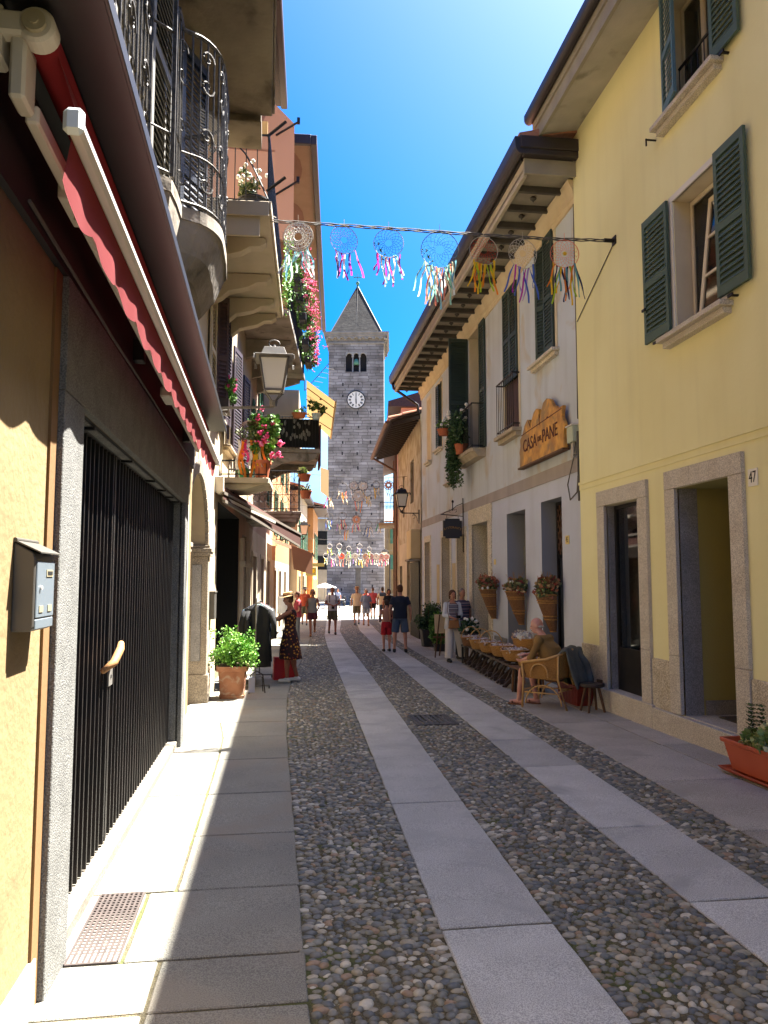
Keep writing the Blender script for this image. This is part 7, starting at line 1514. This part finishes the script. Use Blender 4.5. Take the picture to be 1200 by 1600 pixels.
def person(loc, heading, H, label, J=None, skin='skin', vox=.012, clothes=(), hair=('short', 'hair_dark'), shoes='shoe_black', female=False, belly=0, hat=None, grip=None, face=True, cat='person', group=None, shoe='shoe'):
    j = dict(DEF); j.update(J or {}); s = H / 1.75; V = {k: (Vector(v) if k != 'tilt' else v) for k, v in j.items()}
    r = empty('person', loc, R(heading), label, cat, group)
    sw = .90 if female else 1.0
    def torso(mb, d, lo=0., hi=1.):
        P = [(V['pel'] + Vector((0, 0, -.10)), .150, .105 + belly * .3), (V['pel'], .165 if female else .158, .112 + belly * .4), (V['wai'], .130 * (.95 if female else 1.05) + belly * .3, .095 + belly), (V['che'], .160 * sw, .115 + belly * .5), (V['sh'] + Vector((0, 0, -.06)), .160 * sw, .095), (V['sh'] + Vector((0, 0, .005)), .115 * sw, .078), (V['sh'] + (V['nec'] - V['sh']) * .6, .062, .06)]
        mb.loft([ring(p, a + d, b + d) for p, a, b in P])
    b = MB(); torso(b, 0)
    for S_ in 'LR':
        sg = -1 if S_ == 'L' else 1; h, k, a, sh, e, w = (V[q + S_].copy() for q in 'hkasew')
        sh.x *= sw
        b.cap(h, k, .082, .055); b.cap(k, a, .054, .034); kk = k.lerp(a, .3); b.ell(kk + Vector((0, -.018, 0)), (.05, .05, .11))
        fwd = Vector((0, 1, 0)) if not (J and 'f' + S_ in J) else Vector(J['f' + S_])
        b.cap(a + Vector((0, 0, -.04)), a + Vector((0, 0, -.052)) + fwd * .13, .035, .026); b.ell(a - fwd * .03 + Vector((0, 0, -.05)), (.032, .035, .035))
        b.cap(sh, e, .046, .037); b.cap(e, w, .037, .024)
        # hand: palm, four unequal bent fingers, thumb from the side
        d = (w - e).normalized(); side = Vector((sg, 0, 0)); side = (side - d * side.dot(d)); side = side.normalized() if side.length > .2 else Vector((0, 0, 1)); nrm = d.cross(side).normalized()
        if grip and S_ in grip: curl = grip[S_]
        else: curl = .35
        pc = w + d * .05; b.loft([ring((0, 0, 0), .018, .014, 8)] * 2) if False else b.cap(w, pc, .022, .024)
        fr = Vector((0, 1, 0)); fr = (fr - d * fr.dot(d)); fr = fr.normalized() if fr.length > .1 else side; pn = d.cross(fr).normalized() * -sg   # palm spreads along fr, palm faces body
        for q in (-.5, .5): b.cap(w + d * .02 + fr * q * .022, w + d * .085 + fr * q * .042, .014, .013)
        for i, L in enumerate((.066, .076, .072, .056)):
            f0 = w + d * .088 + fr * (.030 - .02 * i); d1 = (d + (-side) * curl * .5).normalized(); d2 = (d + (-side) * curl * 1.6).normalized(); f1 = f0 + d1 * L * .5; b.cap(f0, f1, .0092, .0088, 8); b.cap(f1, f1 + d2 * L * .5, .0088, .0075, 8)
        t0 = w + d * .03 + fr * .03; t1 = t0 + (d * .6 + fr * .8 - side * .2).normalized() * .035; b.cap(t0, t1, .012, .010, 8); b.cap(t1, t1 + (d + fr * .25 - side * .3).normalized() * .03, .010, .0085, 8)
    hd = V['hed']; b.cap(V['sh'] + Vector((0, .0, .01)), hd - Vector((0, .02, .06)), .056, .052)
    T = Matrix.Translation(hd) @ Euler(J['hrot'] if J and 'hrot' in J else (0, 0, 0)).to_matrix().to_4x4(); b.T = T
    b.ell((0, -.01, .02), (.074, .092, .098), 16, 12); b.ell((0, .028, -.045), (.054, .06, .066), 14, 10); b.ell((0, .05, -.085), (.028, .028, .024)); b.ell((0, .088, -.012), (.011, .02, .024), 8, 6); b.ell((0, .098, -.022), (.014, .012, .01), 8, 6)
    for sg in (-1, 1): b.ell((sg * .076, -.008, -.008), (.010, .022, .032), 8, 6); b.ell((sg * .032, .072, -.018), (.02, .014, .016), 8, 6); b.ell((sg * .03, .080, .024), (.024, .010, .008), 8, 6)
    b.T = None
    body = remesh(b, 'body', skin, r, vox, 2)
    if face:
        e = MB(); e.T = T; [e.ell((sg * .03, .083, .008), (.011, .006, .0055), 8, 6) for sg in (-1, 1)]; e.build('eyes', 'eye', r, smooth=True)
        e = MB(); e.T = T; e.ell((0, .085, -.055), (.022, .008, .006), 10, 6); e.build('mouth', 'lips', r, smooth=True)
    if hair:
        kind, hm = hair; q = MB(); q.T = T
        if kind == 'short': q.ell((0, -.022, .036), (.081, .092, .092), 16, 10); q.ell((0, -.04, -.02), (.077, .068, .07), 14, 8)
        elif kind == 'bob': q.ell((0, -.022, .036), (.088, .097, .096), 16, 10); [q.cap((sg * .074, -.02, .02), (sg * .08, -.005, -.09), .026, .02) for sg in (-1, 1)]; q.cap((0, -.07, .02), (0, -.075, -.09), .055, .045)
        elif kind == 'bun': q.ell((0, -.022, .036), (.081, .092, .092), 16, 10); q.ell((0, -.11, .05), (.04, .04, .04))
        elif kind == 'fringe': [q.cap((sg * .066, -.04, -.02), (sg * .05, -.075, -.03), .018, .02) for sg in (-1, 1)]; q.cap((-.045, -.085, -.035), (.045, -.085, -.035), .02, .02)
        remesh(q, 'hair', hm, r, min(vox, .01), 2)
    for it in clothes:
        k, m = it[0], it[1]; o = dict(it[2]) if len(it) > 2 else {}; q = MB(); d = o.get('d', .014)
        if k in ('shirt', 'dress'):
            P = [(V['pel'] + Vector((0, 0, o.get('hem', -.08))), .168 * (1 if female else .98), .122 + belly * .4), (V['pel'] + Vector((0, 0, .02)), .168, .12 + belly * .6), (V['wai'], .138 * (.92 if k == 'dress' else 1.08) + belly * .4, .10 + belly), (V['che'], .166 * sw, .122 + belly * .5), (V['sh'] + Vector((0, 0, -.06)), .166 * sw, .10), (V['sh'] + Vector((0, 0, .0)), .125 * sw, .082), (V['sh'] + (V['nec'] - V['sh']) * .5, .068, .062)]
            if o.get('low'): P = P[:-2] + [(V['sh'] + Vector((0, 0, -.005)), .12 * sw, .08)]
            q.loft([ring(p, a + d, b_ + d) for p, a, b_ in P])
            fr = o.get('sl', .55)
            if fr:
                for S_ in 'LR':
                    sh, e, w = (V[x + S_].copy() for x in 'sew'); sh.x *= sw; q.ell(sh, (.056 + d * .5,) * 3)
                    if fr <= 1: q.cyl(sh, sh.lerp(e, fr), .053 + d * .4, .056 + d * .4, 14)
                    else: q.cyl(sh, e, .054, .048, 14); q.ell(e, (.048,) * 3); q.cyl(e, e.lerp(w, fr - 1), .047, .042, 14)
            if k == 'dress':
                q2 = [ring(V['wai'] + Vector((0, 0, -.02)), .14, .11), ring(V['pel'] + Vector((0, 0, -.02)), .19, .15), ring(V['pel'] + Vector((0, 0, -.25)), .235, .20), ring(V['pel'] + Vector((.0, -.02, o.get('len', -.46))), .27, .23)]; q.loft(q2[::-1])
        elif k in ('shorts', 'trousers'):
            q.loft([ring(V['pel'] + Vector((0, 0, -.13)), .165, .115 + belly * .3), ring(V['pel'], .172, .123 + belly * .5), ring(V['pel'] + Vector((0, 0, .07)), .158 + belly * .3, .112 + belly * .8)]); w_ = o.get('wide', 0)
            for S_ in 'LR':
                h, kn, a = (V[x + S_] for x in 'hka'); q.ell(h, (.098,) * 3)
                if k == 'shorts': q.cyl(h, h.lerp(kn, o.get('len', .8)), .097, .088 + w_, 16)
                else: q.cyl(h, kn, .097, .078 + w_, 16); q.ell(kn, (.078 + w_,) * 3); q.cyl(kn, kn.lerp(a, .98), .076 + w_, .062 + w_ * 1.4, 16)
        remesh(q, {'shirt': 'shirt', 'dress': 'dress', 'shorts': 'shorts', 'trousers': 'trousers'}[k], m, r, o.get('vox', max(vox, .011)), 3)
    if shoes:
        for S_ in 'LR':
            a = V['a' + S_]; fwd = Vector(J['f' + S_]) if J and 'f' + S_ in J else Vector((0, 1, 0)); q = MB(); q.cap(a + Vector((0, 0, -.045)) - fwd * .03, a + Vector((0, 0, -.05)) + fwd * .14, .046, .036); q.cap(a + Vector((0, 0, -.02)), a + Vector((0, 0, -.04)) + fwd * .04, .045, .042)
            if shoe == 'sandal': q = MB(); c = a + Vector((0, 0, -.082)) + fwd * .055; q.T = Matrix.Translation(c) @ fwd.to_track_quat('Y', 'Z').to_matrix().to_4x4(); q.lathe([(.045, -.008), (.045, .008)], n=18, sy=2.9); q.box(-.04, .04, .03, .05, .0, .045)
            q = q.build('shoe', shoes, r, smooth='auto') if shoe == 'sandal' else remesh(q, 'shoe', shoes, r, .008, 2)
    if hat:
        q = MB(); q.T = T; q.lathe([(.165, .052), (.17, .056), (.10, .068), (.092, .075), (.088, .135), (.07, .15), (.02, .152)], (0, -.012, 0), 28, sy=1.12) if hat[0] == 'brim' else q.lathe([(.092, .03), (.09, .09), (.06, .13), (.01, .14)], (0, -.012, .0), 20); 
        if hat[0] == 'cap': q.prism([(-.06, .07, .05), (.06, .07, .05), (.04, .15, .035), (-.04, .15, .035)], [(-.06, .07, .058), (.06, .07, .058), (.04, .15, .042), (-.04, .15, .042)])
        q.build('hat', hat[1], r, smooth='auto')
        if hat[0] == 'brim': q = MB(); q.T = T; q.lathe([(.094, .074), (.093, .095)], (0, -.012, 0), 28, sy=1.12); q.build('hat_band', 'cloth_brown', r)
    r.scale = (s, s, s); return r
def held(name, label, cat, mb, m, loc, rz, extra=None):
    r = empty(name, loc, rz, label, cat); o = mb.build(name if not extra else 'body', m, r, bevel=.004)
    if extra: extra(r)
    return r
# woman in the floral dress reaching into the rack (faces -x)
person((.13, 14.40, gz(14.4)), 84, 1.62, 'woman in a floral sundress and straw hat reaching into the clothes rack', dict(eL=(-.24, .26, 1.24), wL=(-.16, .50, 1.24), eR=(.22, .24, 1.22), wR=(.14, .47, 1.20), aL=(-.11, .04, .09), kL=(-.10, .05, .5), aR=(.09, -.14, .09), kR=(.09, -.03, .5), hed=(0, .045, 1.63), hrot=(-.18, 0, 0)),
       'skin_tan', .0075, [('dress', 'floral_dress', dict(sl=0, low=1, len=-.50, d=.012))], ('short', 'hair_brown'), 'shoe_white', True, hat=('brim', 'cloth_straw'))
# woman in white
person((3.95, 17.85, gz(17.8)), 188, 1.66, 'woman in an open white shirt and wide white trousers walking beside the stall', dict(eL=(-.22, .02, 1.14), wL=(-.06, .20, 1.06), eR=(.23, .03, 1.14), wR=(.08, .22, 1.08), aL=(-.30, -.12, .12), kL=(-.19, .0, .51), aR=(.16, .16, .09), kR=(.13, .12, .50)),
       'skin_pale', .0085, [('shirt', 'stripe_top', dict(sl=0, low=1)), ('trousers', 'cloth_offwhite', dict(wide=.028))], ('bob', 'hair_brown'), 'shoe_black', True, grip=dict(L=1.2, R=1.2))
def open_shirt():
    r = [o for o in bpy.data.objects if o.get('label', '').startswith('woman in an open white')][0]
    q = MB(); n = 22; rows = []
    for z, rx, ry in ((.80, .215, .16), (.95, .20, .15), (1.1, .175, .135), (1.28, .19, .145), (1.40, .185, .115), (1.455, .12, .085)):
        rows.append([(rx * math.sin(t), -ry * math.cos(t) + .0, z) for t in [-2.35 + 4.7 * i / n for i in range(n + 1)]])
    q.sheet(rows); o = q.build('open_shirt', 'cloth_white', r, smooth=True); k = o.modifiers.new('s', 'SOLIDIFY'); k.thickness = .012
    q = MB()
    for a, b_, c in (((-.17, -.01, 1.40), (-.22, .02, 1.14), (-.12, .13, 1.09)), ((.17, -.01, 1.40), (.23, .03, 1.14), (.13, .15, 1.10))): q.cap(a, b_, .062, .055); q.cyl(b_, c, .054, .052, 14)
    remesh(q, 'sleeves', 'cloth_white', r, .01, 3)
open_shirt()
q = MB(); q.prism([(-.13, -.03, 0), (.13, -.03, 0), (.13, .03, 0), (-.13, .03, 0)], [(-.11, -.02, .19), (.11, -.02, .19), (.11, .02, .19), (-.11, .02, .19)])
def strap(r): s_ = MB(); s_.tube([(-.10, .0, .18), (-.14, .06, .42), (-.10, .12, .60), (.03, .22, .68), (.10, .2, .5), (.10, .02, .18)], .008, 5); s_.build('strap', 'cloth_brown', r)
held('shoulder_bag', 'tan leather shoulder bag hanging in front of the woman in white', 'bag', q, 'cloth_tan', (3.93, 17.60, gz(17.7) + .78), R(8), strap)
q = MB(); q.box(-.05, .05, -.03, .03, -.035, .035); q.cyl((0, -.03, 0), (0, -.07, 0), .028, .026, 14)
held('camera', 'small black camera held by the woman in white', 'camera', q, 'interior_black', (4.03, 17.56, gz(17.7) + 1.05), R(0))
# striped man with his face hidden behind the coral basket
person((4.33, 18.5, gz(18.5)), 200, 1.70, 'man in a striped polo shirt standing in the cream stone doorway behind the stall', dict(), 'skin', .012, [('shirt', 'stripe_shirt', dict(d=.02)), ('trousers', 'cloth_navy', dict(wide=.01))], ('short', 'hair_grey'), 'shoe_black', belly=.03)
# old man seated in the rattan chair: feet ahead, leaning forward
hdg = math.degrees(math.atan2(.75, .66))
person((3.84, 10.95, gz(10.95)), hdg, 1.72, 'bald old man in a tan shirt sitting in the rattan chair', dict(pel=(0, -.10, .50), wai=(0, -.09, .66), che=(0, .0, .87), sh=(0, .07, 1.01), nec=(0, .11, 1.07), hed=(0, .17, 1.17), hL=(-.09, -.06, .50), hR=(.09, -.06, .50), kL=(-.13, .36, .50), kR=(.14, .34, .50), aL=(-.12, .42, .09), aR=(.10, .24, .09),
       sL=(-.19, .05, .97), sR=(.19, .05, .97), eL=(-.25, .16, .72), eR=(.24, .22, .74), wL=(-.12, .36, .66), wR=(.10, .38, .72), hrot=(-.25, 0, .35), fL=(0, 1, 0), fR=(0, 1, 0)),
       'skin_ruddy', .0075, [('shirt', 'cloth_tan_shirt', dict(sl=1.25, d=.034, hem=-.04)), ('shorts', 'cloth_brown', dict(len=1.0, wide=.01))], ('fringe', 'hair_white'), 'sandal', belly=.035, shoe='sandal', grip=dict(L=1.0, R=1.0))
# man in navy and boy in red shorts, seen from behind
person((3.12, 20.6, gz(20.6)), -6, 1.80, 'man in a navy polo shirt and blue grey shorts seen from behind', dict(aL=(-.15, .0, .09), kL=(-.13, .01, .5), aR=(.15, -.03, .09), kR=(.13, .0, .5), eL=(-.27, -.04, 1.13), eR=(.27, -.04, 1.13), wR=(.28, .06, .90), wL=(-.26, .06, .90)), 'skin_pale', .01, [('shirt', 'cloth_navy', dict(d=.026, sl=.6)), ('shorts', 'cloth_slate_blue', dict(len=.95, wide=.018))], ('short', 'hair_brown'), 'shoe_black', belly=.02)
person((2.80, 20.95, gz(21)), 10, 1.40, 'shirtless boy in red shorts standing beside the man in navy', dict(eL=(-.27, -.06, 1.17), wL=(-.14, .12, 1.05), eR=(.26, .02, 1.15), wR=(.12, .16, 1.05), pel=(0, 0, .94)), 'skin_pale', .01, [('shorts', 'cloth_red', dict(len=.85, wide=.01))], ('short', 'hair_dark'), 'shoe_black')
# walkers
person((1.83, 29.0, gz(29)), 182, 1.76, 'man in a white shirt with backpack straps walking towards the camera', dict(aL=(-.10, .18, .09), kL=(-.10, .14, .5), aR=(.11, -.12, .12), kR=(.10, .04, .5), eL=(-.26, .04, 1.15), wL=(-.08, .24, 1.08), eR=(.26, .04, 1.15), wR=(.08, .24, 1.10)), 'skin_tan', .013, [('shirt', 'cloth_white', dict(d=.024)), ('shorts', 'cloth_olive', dict(len=.9, wide=.015))], ('short', 'hair_dark'))
q = MB(); [q.tube([(x, -.02, 1.18), (x, .155, 1.22), (x, .14, 1.38), (x, .03, 1.48), (x, -.1, 1.44)], .018, 5) for x in (-.12, .12)]; q.box(-.15, .15, -.24, -.13, 1.08, 1.46); r = empty('backpack', (1.83, 29.0, gz(29)), R(182), 'black backpack worn by the man in the white shirt', 'backpack'); q.build('pack', 'cloth_black', r)
q = MB(); q.box(-.05, .05, -.04, .04, -.06, .06); q.cyl((0, -.04, 0), (0, -.12, -.02), .035, .035, 10); held('camera', 'black camera held by the man with the backpack', 'camera', q, 'interior_black', (1.83, 28.72, gz(29) + 1.02), 0)
person((1.05, 28.0, gz(28)), 176, 1.68, 'woman in a grey vest and dark maroon shorts walking towards the camera', dict(aL=(-.08, -.22, .22), kL=(-.09, .06, .52), aR=(.06, .16, .09), kR=(.07, .13, .5), wL=(-.2, .16, .98), wR=(.2, .16, .98)), 'skin_tan', .013, [('shirt', 'cloth_grey', dict(sl=0, low=1)), ('shorts', 'cloth_maroon', dict(len=.7, wide=.02))], ('bob', 'hair_grey'), 'cloth_tan', True)
person((1.00, 36.6, gz(36.6)), 178, 1.76, 'man in a rust red t-shirt and black cap behind the woman in the grey vest', dict(aL=(-.1, .15, .09), aR=(.1, -.15, .11)), 'skin', .014, [('shirt', 'cloth_rust', dict(d=.024)), ('shorts', 'cloth_olive', dict(len=.9, wide=.015))], ('short', 'hair_dark'), hat=('brim', 'cloth_black'))
person((3.45, 36.4, gz(36.4)), 178, 1.78, 'man in a cream shirt and straw hat walking in the middle of the street', dict(aL=(-.1, -.12, .11), aR=(.1, .14, .09)), 'skin', .014, [('shirt', 'cloth_cream', dict(d=.024)), ('shorts', 'cloth_khaki', dict(len=.9, wide=.015))], ('short', 'hair_grey'), hat=('brim', 'cloth_straw'))
person((3.78, 35.4, gz(35.4)), 182, 1.68, 'woman in a blue linen blouse and pale shorts beside the straw hat man', dict(aL=(-.1, .12, .09), aR=(.1, -.1, .11)), 'skin', .014, [('shirt', 'cloth_blue', dict(d=.024, sl=.9, hem=-.12)), ('shorts', 'cloth_lightblue', dict(len=.75, wide=.02))], ('short', 'hair_white'), 'sandal', True)
person((5.0, 38.9, gz(38.9)), 2, 1.78, 'man in a faded blue and cream t-shirt and jeans seen from behind', dict(aL=(-.12, .1, .09), aR=(.12, -.1, .11)), 'skin', .014, [('shirt', 'cloth_cream', dict(d=.024)), ('trousers', 'cloth_denim', dict(wide=.005))], ('short', 'hair_dark'))
q = MB(); q.loft([ring((0, -.005, 1.30), .188, .145), ring((0, -.01, 1.41), .197, .12), ring((0, -.01, 1.455), .15, .10), ring((0, -.005, 1.485), .098, .085)]); q.build('shirt_yoke', 'cloth_slate_blue', [o for o in bpy.data.objects if o.get('label', '').startswith('man in a faded')][0], smooth=True)
person((5.0, 43.2, gz(43)), 0, 1.76, 'person in a dark pink t-shirt and black shorts walking away', dict(aL=(-.1, -.16, .11), aR=(.1, .16, .09)), 'skin', .015, [('shirt', 'cloth_pink', dict(d=.02)), ('shorts', 'cloth_black', dict(len=.8))], ('short', 'hair_brown'))
person((5.05, 47.5, gz(47.5)), 200, 1.70, 'woman in an orange red top standing before the tower', dict(), 'skin', .015, [('shirt', 'cloth_red', dict(sl=0)), ('trousers', 'cloth_black', {})], ('bun', 'hair_brown'), female=True)
person((4.55, 33.3, gz(33.3)), 185, 1.68, 'person in dark clothes half hidden behind the man in navy', dict(), 'skin_tan', .014, [('shirt', 'cloth_black', dict(d=.02)), ('trousers', 'cloth_maroon', dict(wide=.01))], ('bob', 'hair_dark'), female=True)
person((3.7, 60, gz(60)), 180, 1.70, 'distant person in a white t-shirt standing near the parasol', dict(), 'skin', .018, [('shirt', 'cloth_white', {}), ('shorts', 'cloth_navy', {})], ('short', 'hair_dark'))
person((4.5, 64, gz(64)), 150, 1.68, 'distant person in a lilac blue top on the sunny square', dict(), 'skin', .018, [('shirt', 'cloth_blue', {}), ('trousers', 'cloth_black', {})], ('bob', 'hair_brown'), female=True)
person((.45, 24.5, gz(24.5)), 95, 1.62, 'woman in a pale top half hidden behind the woman in the floral dress', dict(wL=(-.2, .2, 1.0)), 'skin_pale', .013, [('shirt', 'cloth_pink', dict(d=.02)), ('trousers', 'cloth_grey', {})], ('short', 'hair_brown'), 'shoe_white', True)
r = empty('clothes_stand', (.0, 27, gz(27)), 0, 'white shirt displayed on a stand outside a shop on the left', 'clothes stand'); b = MB(); b.cyl((0, 0, 0), (0, 0, 1.5), .02, n=6); b.lathe([(.2, 0), (.2, .03)], n=12); b.build('stand', 'lamp_black', r); b = MB(); b.loft([ring((0, 0, z), a, c) for z, a, c in ((.85, .2, .12), (1.1, .19, .12), (1.4, .2, .1), (1.5, .08, .06))]); b.build('shirt', 'cloth_white', r, smooth=True)
